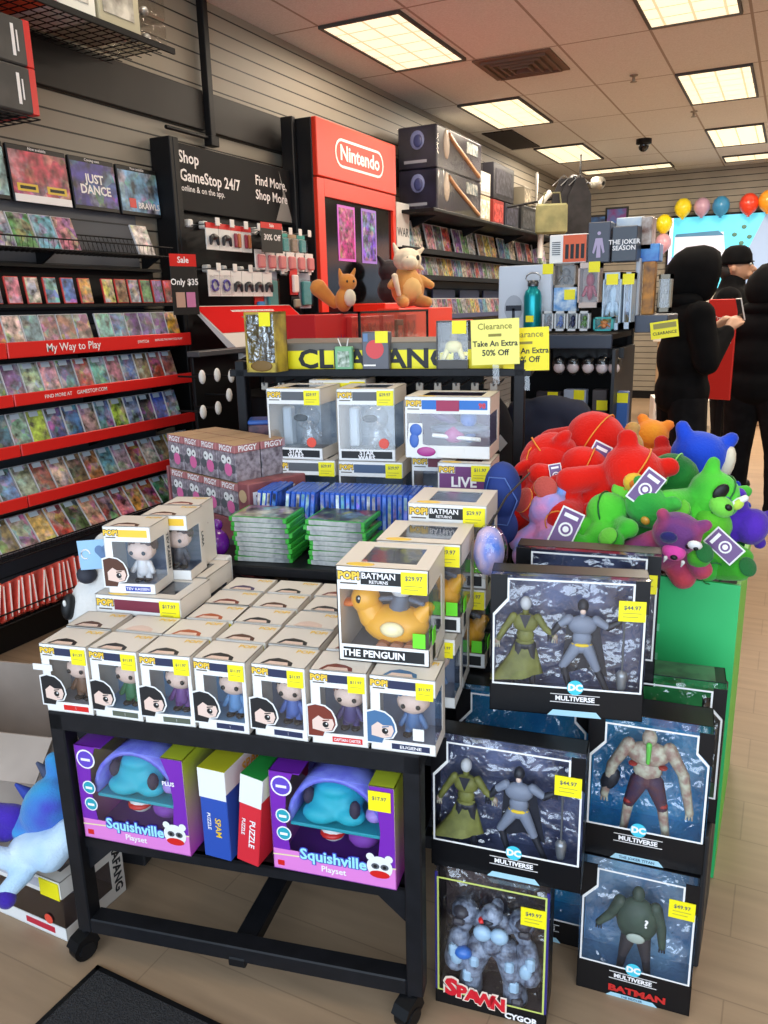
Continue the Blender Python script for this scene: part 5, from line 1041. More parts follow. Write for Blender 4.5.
# ================================================================== RISER FIXTURE WITH GAMES (behind the cart) AND CLEARANCE SHELF
RZ = .822; RN0, RN1 = .565, 1.22
rf = thing('riser_fixture', 'black stepped fixture behind the cart with the yellow clearance banner shelf on top', 'fixture', tuple(TO), TA)
MB().box(-.05, .93, RN0, .745, RZ-.03, RZ, CM, .004).build('riser_deck', rf); MB().box(.16, .93, .91, RN1, RZ-.03, RZ, CM, .004).build('riser_deck', rf); MB().box(.32, .93, .747, .909, RZ-.03, RZ, CM, .004).build('riser_deck', rf); MB().box(.32, .9, RN0+.08, RN1, 0, RZ-.03, pm('fixture_dark', (30, 33, 40), .6), .004).build('base_cabinet', rf)
SZ0 = 1.315
NQ = 1.17
for x in (-.02, .915): MB().box(x-.02, x+.015, NQ-.01, NQ+.03, 0, SZ0+.02, CM, .003).build('post', rf)
MB().box(-.06, .95, NQ, NQ+.45, SZ0-.03, SZ0-.012, CM, .003).build('top_shelf', rf)
MB().box(-.06, .95, NQ-.01, NQ+.004, SZ0-.032, SZ0-.008, CM, .002).build('shelf_edge', rf)
gd = pm('deck_grey', (104, 100, 92), .5)
MB().box(.0, .93, NQ+.03, NQ+.45, SZ0-.012, SZ0+.075, gd, .004).build('banner_box', rf)
MB().box(.05, .88, NQ+.026, NQ+.03, SZ0-.012, SZ0+.05, YEL).build('banner_strip', rf)
m = MB(); m.text('CLEARANCE', (.462, NQ+.0245, SZ0+.02), .085, INK, bold=.03, width=.57); m.build('banner_lettering', rf)
for i in range(14): 
    x = .05+.06*i; o = MB().tube([(x, NQ+.3, SZ0-.07), (x, NQ+.03, SZ0-.07), (x, NQ+.02, SZ0-.055)], .004, pm('hook_silver', (150, 150, 152), .3, .8), 5).box(x-.012, x+.012, NQ+.024, NQ+.03, SZ0-.08, SZ0-.055, pm('hook_cap', (170, 160, 146), .4), .002).build('peg_hook', rf)
MB().box(-.02, .76, NQ+.3, NQ+.32, RZ, SZ0-.03, BLACKP).build('back_board', rf)
# xbox-style green cases lying in two stacks
GC = pm('green_case', (58, 168, 60), .3); SP = noisy('silver_spine', (196, 198, 196), (110, 116, 118), 22, .35, coord='Object', stretch=(1, 1, 1))
gcase = None
def greencase(e_, n_, z, rot, lb, grp):
    global gcase
    if gcase is None:
        gcase = thing('green_game_case', lb, 'game case', T(e_, n_, z), TA+rot, grp)
        MB().box(-.086, .086, 0, .135, 0, .0135, GC, .002).build('shell', gcase); MB().box(-.074, .076, -.0012, .002, .0006, .0129, SP).build('spine_label', gcase); MB().box(-.078, .078, .01, .133, .0136, .0141, ART).build('cover', gcase); o = gcase
    else: o = dup(gcase, T(e_, n_, z), TA+rot, lb, grp)
    for c in o.children: c.color = srgb(random.choice([(120, 130, 120), (60, 70, 60), (180, 180, 170), (90, 80, 90)]))
hts = ['bottom', 'second from the bottom', 'third from the bottom', 'fourth from the bottom', 'fifth from the bottom', 'sixth from the bottom', 'seventh from the bottom', 'eighth from the bottom', 'ninth from the bottom', 'tenth from the bottom', 'topmost']
for k in range(9): greencase(.268+random.uniform(-.008, .008)+(-.0 if k < 6 else -.008), .6, RZ+.001+k*.0141, R(random.uniform(-4, 3)), 'green game case, %s in the flat stack beside the purple ball toy' % (hts[k] if k < 8 else 'topmost'), 'first stack of green game cases')
for k in range(9): greencase(.485+random.uniform(-.008, .008), .6, RZ+.001+k*.0141, R(random.uniform(-4, 3)), 'green game case, %s in the flat stack beside the duck boxes' % (hts[k] if k < 8 else 'topmost'), 'second stack of green game cases')
# blue cases standing
tag(put(MB().box(-.28, .28, 0, .14, 0, .019, BLACKM, .002).build('case_plinth'), .44, .733, RZ), 'thin black strip raising the blue cases behind the green stacks', 'plinth')
BCm = pm('blue_case', (50, 96, 196), .25); bcase = None
def bluecase(e_, n_, z, lb, grp, white):
    global bcase
    if bcase is None:
        bcase = thing('blue_game_case', lb, 'game case', T(e_, n_, z), TA, grp)
        MB().box(-.0068, .0068, 0, .135, 0, .152, BCm, .002).build('shell', bcase); q = MB().box(-.0045, .0045, -.0008, .001, .03, .145, ART).build('spine_label', bcase); o = bcase; MB().box(.0069, .0073, .01, .13, .006, .146, ART).build('cover', bcase)
    else: o = dup(bcase, T(e_, n_, z), None, lb, grp); o.rotation_euler = (0, 0, TA)
    o.rotation_euler = (0, R(random.uniform(5, 9)) if grp.startswith('first') else R(1), TA)
    for c in o.children: c.color = srgb((236, 238, 244) if white else (80, 120, 210))
for k in range(10): bluecase(.19+.0155*k+(.03 if k > 3 else 0), .735, RZ+.021, 'blue game case standing upright, %s in the tilted row behind the first green stack' % ORD[k], 'first row of blue game cases', k in (0, 1, 2, 4, 6))
for k in range(20): bluecase(.40+.0152*k, .735, RZ+.021, 'blue game case standing upright, %s in the long row below the silver window boxes' % ORD[k], 'second row of blue game cases', k in (3, 9))
t = put(MB().box(-.02, .02, 0, .002, 0, .045, YEL).build('price_tag'), .355, .745, RZ+.12); tag(t, 'yellow price tag stuck between the two rows of blue cases', 'tag')
for n_ in (): pass
# grey plinth boxes carrying the silver window boxes
SILV = noisy('silver_inside', (190, 202, 214), (140, 156, 176), 18, .3); SWIN = acetate('silver_window', refl=.7, bump=.5, scale=30, base=.12)
def troop(c):
    def f(b, w, h, d):
        m1 = pm('tr_%d_%d_%d' % c, c, .35); y = d*.5; b.ell((.01, y, h*.55), (.04, .035, .04), m1, 14); b.cap((.01, y, h*.42), (.01, y, h*.25), .022, .026, m1); b.box(-.07, .07, y-.03, y+.03, .012, .03, pm('base_grey', (120, 124, 130), .4), .004); b.box(-.075, -.045, y-.01, y+.03, .03, h*.7, pm('pale_strut', (196, 206, 216), .3), .005); b.cap((.03, y, h*.42), (.055, y-.01, h*.3), .01, .008, m1, 8); b.cap((.0, y, h*.2), (0, y, h*.12), .018, .02, m1)
        b.ell((0, y-.035, h*.56), (.025, .01, .012), INK, 10)
    return f
def swbox(label, c, sub=None, inside=SILV): 
    t = windowbox('silver_window_box', label, .18, .22, .17, None, '$29.97', inside, troop(c), sub=sub, titlecol=GREYI)
    q = MB().box(-.08, .08, -.0008, 0, .008, .03, INK).text('STAR', (0, -.0016, .025), .019, WT, bold=.04).text('WARS', (0, -.0016, .01), .019, WT, bold=.04); q.build('lettering', t)
    t.children[1].data.materials[0] = SWIN
    MB().lathe([(0, 0), (.016, 0)], pm('orange_seal', (232, 80, 60), .4), 16).build('round_seal', t, (.055, -.002, .055), (R(90), 0, 0)); return t
s1 = put(swbox('silver-blue window box of a helmeted figure, beside the pink-grey boxes, upper box', (130, 132, 140), 'BOBA FETT'), .245, .955, 1.045, R(-3)); s1['group'] = 'silver window boxes'
s2 = put(swbox('silver-blue window box with a dark blue domed figure, upper box in the middle', (56, 76, 110)), .475, .955, 1.045, R(1)); s2['group'] = 'silver window boxes'
low1 = put(windowbox('silver_window_box', 'lower silver window box under the helmeted-figure box', .205, .222, .18, None, '$29.97', SILV, None, titlecol=GREYI), .27, .955, .822); low2 = put(windowbox('silver_window_box', 'lower silver window box under the domed-figure box', .205, .222, .18, None, '$29.97', SILV, None, titlecol=pm('title_steel', (70, 90, 120))), .485, .955, .822)
for o in (low1, low2): o['group'] = 'silver window boxes'
put(windowbox('silver_window_box', 'window box tucked behind the helmeted-figure box, only its yellow lid corner showing', .19, .225, .15, None, '$29.97', SILV, None, titlecol=YEL), .33, 1.135, 1.05, R(3))['group'] = 'silver window boxes'
put(MB().box(-.12, .12, 0, .11, 0, .225, pm('grey_stock', (120, 120, 124), .5), .004).build('stock_carton'), .33, 1.137, .823); tag(bb['stock_carton'], 'grey stock carton behind the lower silver window boxes', 'box')
def speeder(b, w, h, d):
    y = d*.5; b.ell((.02, y, .075), (.09, .05, .016), pm('craft_grey', (110, 116, 140), .3), 18); b.ell((-.04, y, .115), (.06, .03, .018), pm('craft_violet', (112, 84, 130), .3), 16, (0, R(25), 0)); b.ell((.01, y-.03, .06), (.03, .03, .026), pm('craft_magenta', (180, 60, 140), .3), 14); b.ell((.05, y-.02, .105), (.025, .022, .025), pm('craft_blue', (70, 110, 190), .4), 14); b.cap((.05, y, .08), (.05, y, .05), .015, .018, pm('craft_blue', (70, 110, 190), .4)); b.tube([(-.05, y-.05, .06), (.09, y-.05, .05)], .006, WHITE, 8)
hm = windowbox('craft_window_box', 'large white window box with a blue header holding a purple spacecraft toy', .245, .175, .17, None, None, pm('violet_inside', (120, 96, 130), .4), speeder, titlecol=pm('header_blue', (40, 110, 190)), price_c=False)
MB().box(-.03, .035, -.003, -.0007, .135, .165, pm('crimson_logo', (160, 40, 80))).text('98', (.1, -.003, .15), .02, RED, bold=.03).box(.0, .05, -.003, -.001, .012, .03, WHITE).build('lettering', hm); q = MB(); q.pol([(-.12, -.002, .0), (-.03, -.002, .0), (-.03, -.002, .03), (-.07, -.002, .04), (-.07, -.002, .1), (-.11, -.002, .1), (-.115, -.002, .05)], WHITE); q.ell((-.09, -.003, .08), (.018, .002, .018), pm('craft_blue', (70, 110, 190), .4), 12); q.ell((-.095, -.003, .05), (.014, .002, .022), pm('craft_blue', (70, 110, 190), .4), 10); q.ell((-.06, -.003, .018), (.028, .002, .014), pm('craft_magenta', (180, 60, 140), .3), 12); q.build('printed_portrait', hm)
put(hm, .74, .86, 1.078, R(-2))
put(windowbox('purple_window_box', 'white window box with a purple label and capital letters, under the spacecraft box', .15, .24, .16, None, '$11.97', pm('purple_in', (110, 60, 120), .4), None, titlecol=pm('label_purple', (110, 50, 110))), .795, .82, RZ+.011, R(-2))
MB().text('LIVE', (-.0, -.003, .185), .04, WT, bold=.03).box(-.07, .07, -.0022, -.0008, .155, .21, pm('label_purple', (110, 50, 110))).build('lettering', bb['purple_window_box'])
put(windowbox('figure_box', 'white window box with a maroon title between the domed-figure box and the purple-label box', .12, .235, .16, None, None, SILV, None, titlecol=MAG, price_c=False), .675, .955, RZ+.011)
# on the clearance shelf
def cl(t, px, py, off=.01, rot=0):
    d = ray(px, py); tt = ((TO@TN)+NQ+off)/(d@TN); P = Vector((0, 0, CH))+d*tt; t.location = (P.x, P.y, SZ0-.011); t.rotation_euler = (0, 0, TA+rot); return t
t = thing('golden_figure_box', 'gold and clear boxed figure at the wall end of the clearance shelf', 'figure box'); gm = noisy('gold_card', (196, 170, 60), (120, 96, 40), 14, .35); b = MB(); b.box(-.055, .055, 0, .02, 0, .03, gm).box(-.055, .055, .075, .08, 0, .19, gm).box(-.055, -.048, 0, .08, 0, .19, gm).box(.05, .055, 0, .08, 0, .19, gm).box(-.055, .055, 0, .08, .182, .19, gm); b.build('carton', t)
MB().box(-.047, .049, .001, .003, .03, .182, BLIS).build('window', t); q = MB(); gy = pm('statue_grey', (120, 110, 90), .5); q.ell((0, .04, .13), (.014, .014, .016), gy, 10); q.cap((0, .04, .11), (0, .04, .07), .02, .014, gy, 8); q.cap((-.008, .04, .07), (-.012, .04, .035), .009, .008, gy, 8); q.cap((.008, .04, .07), (.012, .04, .035), .009, .008, gy, 8); q.cap((-.02, .04, .11), (-.03, .035, .08), .007, .006, gy, 8); q.cap((.02, .04, .11), (.03, .035, .08), .007, .006, gy, 8); q.build('figure', t)
MB().box(.0, .04, -.002, -.0006, .145, .188, YEL).build('price_sticker', t); MB().ell((0, -.001, .02), (.04, .002, .018), pm('bronze', (120, 90, 40), .5), 12).build('emblem', t); cl(t, 262, 370, -.09, R(-6))
t = thing('green_card_pack', 'small green and white card pack standing before the banner lettering', 'card pack'); MB().box(-.03, .03, 0, .02, 0, .075, pm('pack_green', (120, 176, 130), .4), .003).build('carton', t); MB().box(-.02, .02, -.001, 0, .01, .06, noisy('pk_print', (210, 220, 210), (90, 120, 90), 60)).build('printed_front', t); MB().tube([(-.01, .01, .075), (-.02, .01, .1)], .002, WT, 4).tube([(.01, .01, .075), (.015, .01, .1)], .002, WT, 4).build('straps', t); cl(t, 344, 374, -.004)
t = thing('earphone_box', 'dark grey box with a red round print in front of the clearance banner', 'box'); MB().box(-.045, .045, 0, .04, 0, .12, pm('dgrey_box', (92, 92, 100), .4), .003).build('carton', t); MB().disc((-.002, -.0008, .065), .03, pm('red_round', (214, 62, 64), .4), 20).box(-.04, -.0, -.001, 0, .012, .017, WT).box(-.04, -.025, -.001, 0, .09, .115, pm('steel_bl', (100, 130, 170))).build('printed_front', t); MB().box(.0, .042, -.002, -.0006, .085, .122, YEL).build('price_sticker', t); cl(t, 376, 374, -.004)
t = thing('dark_figure_box', 'dark window box with a pale yellow figure beside the clearance price card', 'figure box'); b = MB(); dm = pm('dark_card', (60, 54, 50), .4); b.box(-.05, .05, 0, .02, 0, .03, dm).box(-.05, .05, .06, .066, 0, .15, dm).box(-.05, .05, 0, .066, .145, .15, dm).box(-.05, -.045, 0, .066, 0, .15, dm).build('carton', t); MB().box(-.045, .05, .001, .002, .03, .145, CLEAR).build('window', t)
q = MB(); py = pm('pale_yellow', (232, 220, 140), .5); q.ell((.0, .03, .07), (.028, .02, .02), py, 12); q.cap((-.02, .03, .06), (-.03, .025, .035), .01, .008, py, 8); q.cap((.02, .03, .06), (.03, .025, .035), .01, .008, py, 8); q.ell((0, .03, .1), (.014, .014, .016), pm('statue_grey', (120, 110, 90), .5), 10); q.build('figure', t); MB().box(.0, .045, -.002, -.0006, .11, .15, YEL).build('price_sticker', t); cl(t, 452, 373, -.004)
# clearance price cards
for i, (px, w, h, lb, rr) in enumerate(((495, .148, .135, 'pale yellow clearance card offering an extra 50 percent off, the front one', -6), (526, .14, .13, 'yellow clearance card half hidden behind the front clearance card', -2))):
    d = ray(px, 342); tt = ((TO@TN)+NQ-.06+.05*i)/(d@TN); P = Vector((0, 0, CH))+d*tt+Vector((0, 0, -.022*i))
    t = thing('clearance_card', lb, 'sign', P, (R(0), R(-2), TA+R(rr))); MB().box(-w/2, w/2, 0, .002, -h/2, h/2, pm('card_lemon', (250, 240, 120), .45) if i == 0 else YEL, .001).build('card', t)
    MB().text('Clearance', (0, -.001, h*.34), .026, pm('olive_ink', (140, 130, 40)), bold=.01).text('Take An Extra', (0, -.001, -.005), .0235, INK, bold=.02).text('50% Off', (0, -.001, -h*.24), .025, INK, bold=.02).box(-.02, .02, -.001, 0, h*.12, h*.18, pm('olive_ink', (140, 130, 40))).build('lettering', t)
    MB().box(-.01, .01, .0021, .008, -h/2-.06, 0, acetate()).build('holder', t)
# dark shirts under the clearance shelf, aisle end
t = thing('hanging_garment', 'dark navy folded shirt hanging beside the rack post', 'shirt', (-.735, 2.76, .70), R(8)); q = MB(); cl_ = noisy('navy_cloth', (30, 34, 50), (38, 42, 60), 6, .85); q.ell((.0, 0, .22), (.18, .06, .26), cl_, 18); q.cap((-.1, 0, .42), (-.16, 0, .25), .06, .06, cl_); q.cap((.08, 0, .42), (.15, 0, .25), .06, .06, cl_); q.ell((0, -.0, .44), (.1, .05, .05), cl_, 14); q.build('shirt_body', t, vox=.012)
MB().box(-.17, -.12, -.075, -.073, .1, .26, WHITE).box(-.17, -.12, -.076, -.074, .08, .12, YEL).build('price_tag', t)
t = thing('hanging_garment', 'black shirt with two small white diamond patches behind the rack post', 'shirt', (-.93, 2.62, .74), R(12)); q = MB(); q.ell((.0, 0, .2), (.12, .05, .28), noisy('black_cloth', (26, 25, 28), (38, 36, 40), 12, .85), 16); q.build('shirt_body', t); q = MB()
for x in (-.04, .06): q.pol([(x-.025, -.055, .3), (x, -.055, .27), (x+.025, -.055, .3), (x, -.055, .33)], pm('patch_white', (200, 200, 200)))
q.build('patches', t)
# ------------------------------------------------------------------ pig boxes (pink-grey cartons) and coloured boxes at the wall end of the riser
PK = pm('pink_top', (178, 112, 112), .5); PGB = noisy('pink_body', (170, 160, 166), (96, 84, 92), 60, .45); KR_ = pm('kraft_top', (196, 158, 120), .6)
pst = tag(put(MB().box(-.36, .205, .765, 1.4, 0, .70, pm('fixture_dark', (30, 33, 40), .6), .004).build('side_plinth'), 0, 0, 0), 'black plinth between the cart and the game wall carrying the pink-topped cartons', 'plinth')
proto_p = None
pA = Vector((TO+TE*(-.226)+TN*1.0)); pB = Vector((TO+TE*.114+TN*.8)); pe = (pB-pA).normalized(); pn = Vector((-pe.y, pe.x, 0)); pang = math.atan2(pe.y, pe.x); BW = .096; BH = .112
for lv in range(2):
    for r_ in range(2):
        for c_ in range(4):
            w = BW-.003; p = pA + pe*(BW/2+c_*(BW+.002)) + pn*(r_*(BW+.002)) + Vector((0, 0, .882+lv*(BH+.004)))
            lb = '%s pink-topped grey carton, %s from the wall in the %s rank' % (['lower', 'upper'][lv], ORD[c_], ['front', 'back'][r_])
            if proto_p is None:
                t = thing('pink_carton', lb, 'box', p, pang, 'pink-topped cartons'); proto_p = t; b = MB(); b.box(-w/2, w/2, 0, w, 0, BH-.024, PGB, .002).box(-w/2, w/2, 0, w, BH-.024, BH, PK, .002).box(-w/2, w/2, 0.0, w, BH, BH+.0006, KR_); b.build('carton', t)
                q = MB(); q.text('PIGGY', (0, -.0008, BH-.012), .024, WT, bold=.03).text('PIGGY', (w/2+.0008, w/2, BH-.012), .024, WT, (0, 1, 0), (0, 0, 1), .03); q.build('lettering', t); q = MB(); q.disc((.01, -.0016, .036), .02, pm('pig_pink', (222, 110, 160)), 14); q.disc((-.012, -.0013, .066), .014, WHITE, 12); q.disc((.015, -.0013, .064), .013, WHITE, 12); q.disc((.034, -.001, .04), .014, pm('pig_grey', (90, 92, 96)), 10); q.disc((-.028, -.001, .042), .016, pm('pig_grey', (60, 60, 66)), 10); q.disc((-.015, -.0019, .066), .004, INK, 8); q.disc((.015, -.0019, .064), .004, INK, 8); q.build('printed_picture', t)
            else: dup(proto_p, p, pang, lb)
DPK = noisy('dusty_pink', (168, 96, 96), (128, 74, 78), 14, .5)
t = thing('pink_display_carton', 'large dusty pink display carton holding the small pink-topped cartons', 'box', pA+Vector((0, 0, .702)), pang); W4 = 4*(BW+.002); D3 = 2*(BW+.002)
MB().box(-.015, W4+.06, -.004, D3+.02, 0, .178, DPK, .003).build('carton', t)
MB().box(W4+.004, W4+.06, -.004, D3+.02, .179, .30, DPK, .003).build('side_wall', t); MB().box(-.015, -.006, -.004, D3+.02, .179, .30, DPK, .002).build('side_wall', t)
q = MB(); q.text('PIGGY', (W4+.061, D3*.45, .25), .055, WT, (0, 1, 0), (0, 0, 1), .05)
for k in range(4): q.disc((.05+.1*k, -.006, .07+.02*(k % 2)), .026, pm('pig_grey', (60, 60, 66)), 14)
q.disc((W4+.032, -.0056, .26), .02, pm('pig_tan', (200, 170, 130)), 12); q.build('lettering', t)
t = put(thing('purple_ball_toy', 'glossy purple ball toy with a smaller ball on top beside the green stack', 'toy'), .118, .615, RZ+.043); pu = pm('gloss_purple', (110, 30, 150), .18, coat=.5); MB().ell((0, 0, 0), .043, pu, 20).build('ball', t); MB().ell((.0, .02, .048), .018, pu, 12).build('top_knob', t)
t = put(thing('blue_comic_box', 'dark comic-print box with a blue lid behind the pink-topped cartons', 'box'), .10, 1.10, .701, R(20)); MB().box(-.07, .07, 0, .1, 0, .43, noisy('comic', (50, 44, 60), (120, 80, 90), 26, .4), .003).box(-.071, .071, -.001, .101, .43, .445, pm('blue_lid', (40, 90, 170), .4), .004).build('carton', t)

# ================================================================== MIDDLE SHELF OF THE CART
PUR = pm('sv_purple', (120, 40, 170), .4); PNK = pm('sv_pink', (226, 130, 206), .4); SVI = pm('sv_inside', (116, 126, 206), .5); TQ = pm('sv_teal', (40, 180, 200), .55); TQ2 = pm('sv_teal_dark', (40, 160, 176), .5); DOME = noisy('sv_dome', (112, 112, 232), (140, 150, 244), 30, .4)
def side_grad():
    if 'sv_side' in MT: return MT['sv_side']
    m = pm('sv_side', (190, 80, 190), .45); t = m.node_tree; N = t.nodes; L = t.links; tc = N.new('ShaderNodeTexCoord'); sp = N.new('ShaderNodeSeparateXYZ'); L.new(tc.outputs['Object'], sp.inputs[0])
    rp = N.new('ShaderNodeMapRange'); rp.inputs[1].default_value = 0; rp.inputs[2].default_value = .22; L.new(sp.outputs['Z'], rp.inputs[0]); cr = N.new('ShaderNodeValToRGB'); cr.color_ramp.elements[0].color = srgb((206, 70, 200)); cr.color_ramp.elements[1].color = srgb((190, 200, 50)); L.new(rp.outputs[0], cr.inputs[0]); L.new(cr.outputs[0], N['Principled BSDF'].inputs['Base Color']); return m
def plush_set(label, e_, n_, rot, price):
    t = thing('plush_playset_box', label, 'toy box'); w, h, d = .275, .238, .2; hw = w/2; SG = side_grad(); b = MB(); T_ = .002
    b.box(-hw, hw, 0, d, 0, T_, PUR).box(hw-T_, hw, 0, d, 0, h, SG).box(-hw, -hw+T_, 0, d, 0, h, SG).box(-hw, hw, d-T_, d, 0, h, SVI)
    # front frame with arched opening
    zf = .05; b.box(-hw, hw, 0, T_, 0, zf, PNK)
    pts = [(-hw, zf), (-hw+.04, zf), (-hw+.032, h*.55), (-hw+.038, h*.8), (-hw+.055, h), (-hw, h)]; b.prism(pts, PUR, 0, T_); b.prism([(-a, z) for a, z in pts][::-1], PUR, 0, T_)
    b.box(-hw, -hw+.07, 0, d, h-T_, h, PUR).box(hw-.055, hw, 0, d, h-T_, h, SG); b.box(-hw+.07, hw-.055, d*.72, d, h-T_, h, SVI)
    for z, r in ((h*.86, .024), (h*.56, .017), (h*.38, .017)): b.disc((-hw+.028, -.0008, z), r, WT, 18); b.disc((-hw+.028, -.0012, z), r*.84, TQ2 if z < h*.8 else pm('badge_violet', (100, 70, 190)), 18); b.box(-hw+.028-r*.5, -hw+.028+r*.5, -.0016, -.001, z-.004, z+.002, WT)
    b.pol([(-hw, -.0006, .034), (hw, -.0006, .05), (hw, -.0006, .053), (-hw, -.0006, .037)], pm('sv_cream', (240, 230, 170)))
    b.build('carton', t)
    MB().box(-hw+.034, hw-.034, .0004, .0009, zf, h-.002, CLEAR).box(-hw+.07, hw-.055, .002, d*.72, h-.0012, h-.0006, CLEAR).build('window', t)
    b = MB()
    n = 14; vs = []
    for yy in (.012, .13):
        for k in range(n+1): a = PI*k/n; vs.append((.1*math.cos(a)+.004, yy, .115+.108*math.sin(a)))
    b.add(vs, [(k, k+1, n+2+k, n+1+k) for k in range(n)], DOME, True); o = b.build('dome_shell', t); so = o.modifiers.new('s', 'SOLIDIFY'); so.thickness = .01
    MB().box(-.1, .104, .012, .14, .104, .112, TQ2, .003).build('deck', t)
    b = MB(); b.ell((-.01, .07, .155), (.062, .05, .04), TQ, 18); b.ell((-.035, .03, .135), (.042, .03, .022), TQ, 14); b.ell((.03, .035, .135), (.035, .028, .02), TQ, 14); b.ell((-.01, .06, .185), (.045, .04, .022), TQ, 14); b.build('plush_toy', t, vox=.006)
    q = MB(); q.ell((-.065, .04, .165), (.012, .016, .02), pm('ear_dark', (60, 50, 70), .8), 10); q.ell((.045, .02, .16), (.012, .014, .02), pm('ear_dark', (60, 50, 70), .8), 10); q.ell((.085, .03, .15), (.02, .02, .016), pm('sv_lilac', (170, 140, 220)), 10); q.build('toy_ears', t)
    b = MB(); b.ell((-.02, .06, .075), (.028, .025, .026), WHITE, 12); b.ell((-.02, .055, .072), (.0285, .026, .01), RED, 12); b.build('white_toy', t); b = MB(); b.ell((.05, .06, .072), (.036, .03, .024), pm('sv_magenta', (130, 60, 170), .7), 12); b.build('purple_toy', t)
    q = MB(); q.text('Squishville', (-.0, -.0016, .048), .036, pm('sv_outline', (60, 70, 180)), bold=.09); q.text('Squishville', (0, -.0024, .048), .036, pm('sv_letter', (160, 226, 240)), bold=.03); q.text('Playset', (0, -.0016, .02), .02, WT, bold=.02)
    q.disc((hw-.035, -.0022, .05), .028, WHITE, 18, rz=.026); q.disc((hw-.044, -.003, .052), .009, GREYI, 10, rz=.007); q.disc((hw-.024, -.003, .052), .009, GREYI, 10, rz=.007); q.disc((hw-.044, -.0035, .052), .004, INK, 8); q.disc((hw-.024, -.0035, .052), .004, INK, 8); q.disc((hw-.055, -.0018, .072), .009, WHITE, 10); q.disc((hw-.015, -.0018, .072), .009, WHITE, 10); q.disc((hw-.035, -.0026, .033), .022, RED, 14, rz=.009); q.box(-hw+.01, -hw+.025, -.0012, 0, .01, .022, RED); q.build('printed_logo', t)
    if price: MB().box(hw-.055, hw-.008, -.003, -.0015, h-.055, h-.01, YEL).text(price, (hw-.032, -.0034, h-.026), .011, GREYI, bold=.02).build('price_sticker', t)
    else: MB().text('PLUS', (hw-.04, -.0016, h*.74), .014, WT, bold=.03).build('small_print', t)
    return put(t, e_, n_, .331, rot)
plush_set('purple playset box without a price sticker at the wall end of the cart shelf', .18, .012, R(-2), None)['group'] = 'plush playset boxes on the cart shelf'
plush_set('purple playset box with a yellow price sticker on the cart shelf', .648, .012, R(-2), '$17.97')['group'] = 'plush playset boxes on the cart shelf'
def puzzle(label, e_, rot, c1, ctop, txt, w=.068, h=.22, d=.22, tilt=0):
    t = thing('puzzle_box', label, 'puzzle box'); m1 = pm('pz_%d_%d_%d' % c1, c1, .4); m2 = pm('pz_%d_%d_%d' % ctop, ctop, .4)
    b = MB(); b.box(-w/2, w/2, 0, d, 0, h, m1, .002); b.box(-w/2, w/2, -.0006, 0, h*.68, h, WHITE); b.box(-w/2, w/2, 0, d, h, h+.0006, m2); b.box(w/2, w/2+.0006, .0, d, h*.75, h, WHITE)
    b.build('carton', t); q = MB(); q.text(txt, (.008, -.0012, h*.36), .02, WT if c1[0] > 100 else POPY, (0, 0, -1), (1, 0, 0), .02); q.text('PUZZLE', (-.014, -.0012, h*.42), .012, WT, (0, 0, -1), (1, 0, 0), .02); q.text(txt, (w/2+.0012, d*.5, h*.86), .035, POPY if c1[0] < 100 else INK, (0, 1, 0), (0, 0, 1), .03); q.build('lettering', t)
    put(t, e_, .015, .331, rot); t.rotation_euler = (0, tilt, TA+rot); return t
puzzle('blue and white puzzle box with a yellow-green lid between the two playset boxes', .378, R(-7), (44, 80, 170), (196, 190, 40), 'SPAM')
puzzle('red and white puzzle box with a green lid leaning by the stickered playset box', .448, R(-9), (216, 44, 56), (40, 140, 60), 'PUZZLE', tilt=R(7), w=.055)
# ================================================================== ACTION FIGURE BOXES (aisle end)
BK = pm('gloss_black_card', (12, 12, 15), .35, spec=.35); DCB = pm('badge_cyan', (70, 200, 220), .4)
def humanoid(b, c, s, pose, sk, up, lo, boot, head, belt=None, hand=None, wide=1.0):
    """toy figure; pose gives joint offsets in units of height"""
    def P(x, z, y=0): return (c[0]+x*s, c[1]+y*s, c[2]+z*s)
    hand = hand or sk
    B0 = b; hd_ = b.kid('head'); hd_.ell(P(*pose.get('hd', (0, .93))), (.055*s, .06*s, .07*s), head, 12); b.cap(P(0, .82), P(0, .88), .03*s, .03*s, sk, 8)
    b.ell(P(0, .73), (.125*s*wide, .07*s, .1*s), up, 14); b.ell(P(0, .6), (.085*s*wide, .055*s, .09*s), up, 12); b.ell(P(0, .5), (.09*s*wide, .06*s, .06*s), lo, 12)
    if belt: b.ell(P(0, .535), (.093*s*wide, .066*s, .024*s), belt, 12)
    for q, e in ((-1, 'l'), (1, 'r')):
        el, wr = pose[e+'a']; kn, an = pose[e+'l']; b = B0.kid('arm')
        b.cap(P(q*.115*wide, .79), P(*el), .042*s*wide, .032*s*wide, up, 8); b.cap(P(*el), P(*wr), .034*s*wide, .024*s*wide, pose.get('fc', up), 8); b.ell(P(*wr), (.032*s, .03*s, .036*s), hand, 8)
        for k in range(3): b.cap(P(wr[0]+(k-1)*.018, wr[1]-.02), P(wr[0]+(k-1)*.022, wr[1]-.06), .009*s, .007*s, hand, 6)
        b = B0.kid('leg'); b.cap(P(q*.05, .5), P(*kn), .058*s*wide, .042*s, lo, 8); b.cap(P(*kn), P(*an), .04*s, .028*s, boot, 8); b.cap(P(*an), P(an[0]+q*.01, an[1]-.012, -.07), .03*s, .022*s, boot, 8)
CARD_D = noisy('card_dark_city', (56, 62, 96), (110, 120, 160), 14, .5); CARD_B = noisy('card_blue', (36, 130, 200), (80, 184, 236), 8, .5); CARD_B2 = noisy('card_steel', (90, 140, 190), (140, 184, 216), 8, .5); CARD_S = noisy('card_brown', (70, 60, 66), (110, 92, 90), 7, .5)
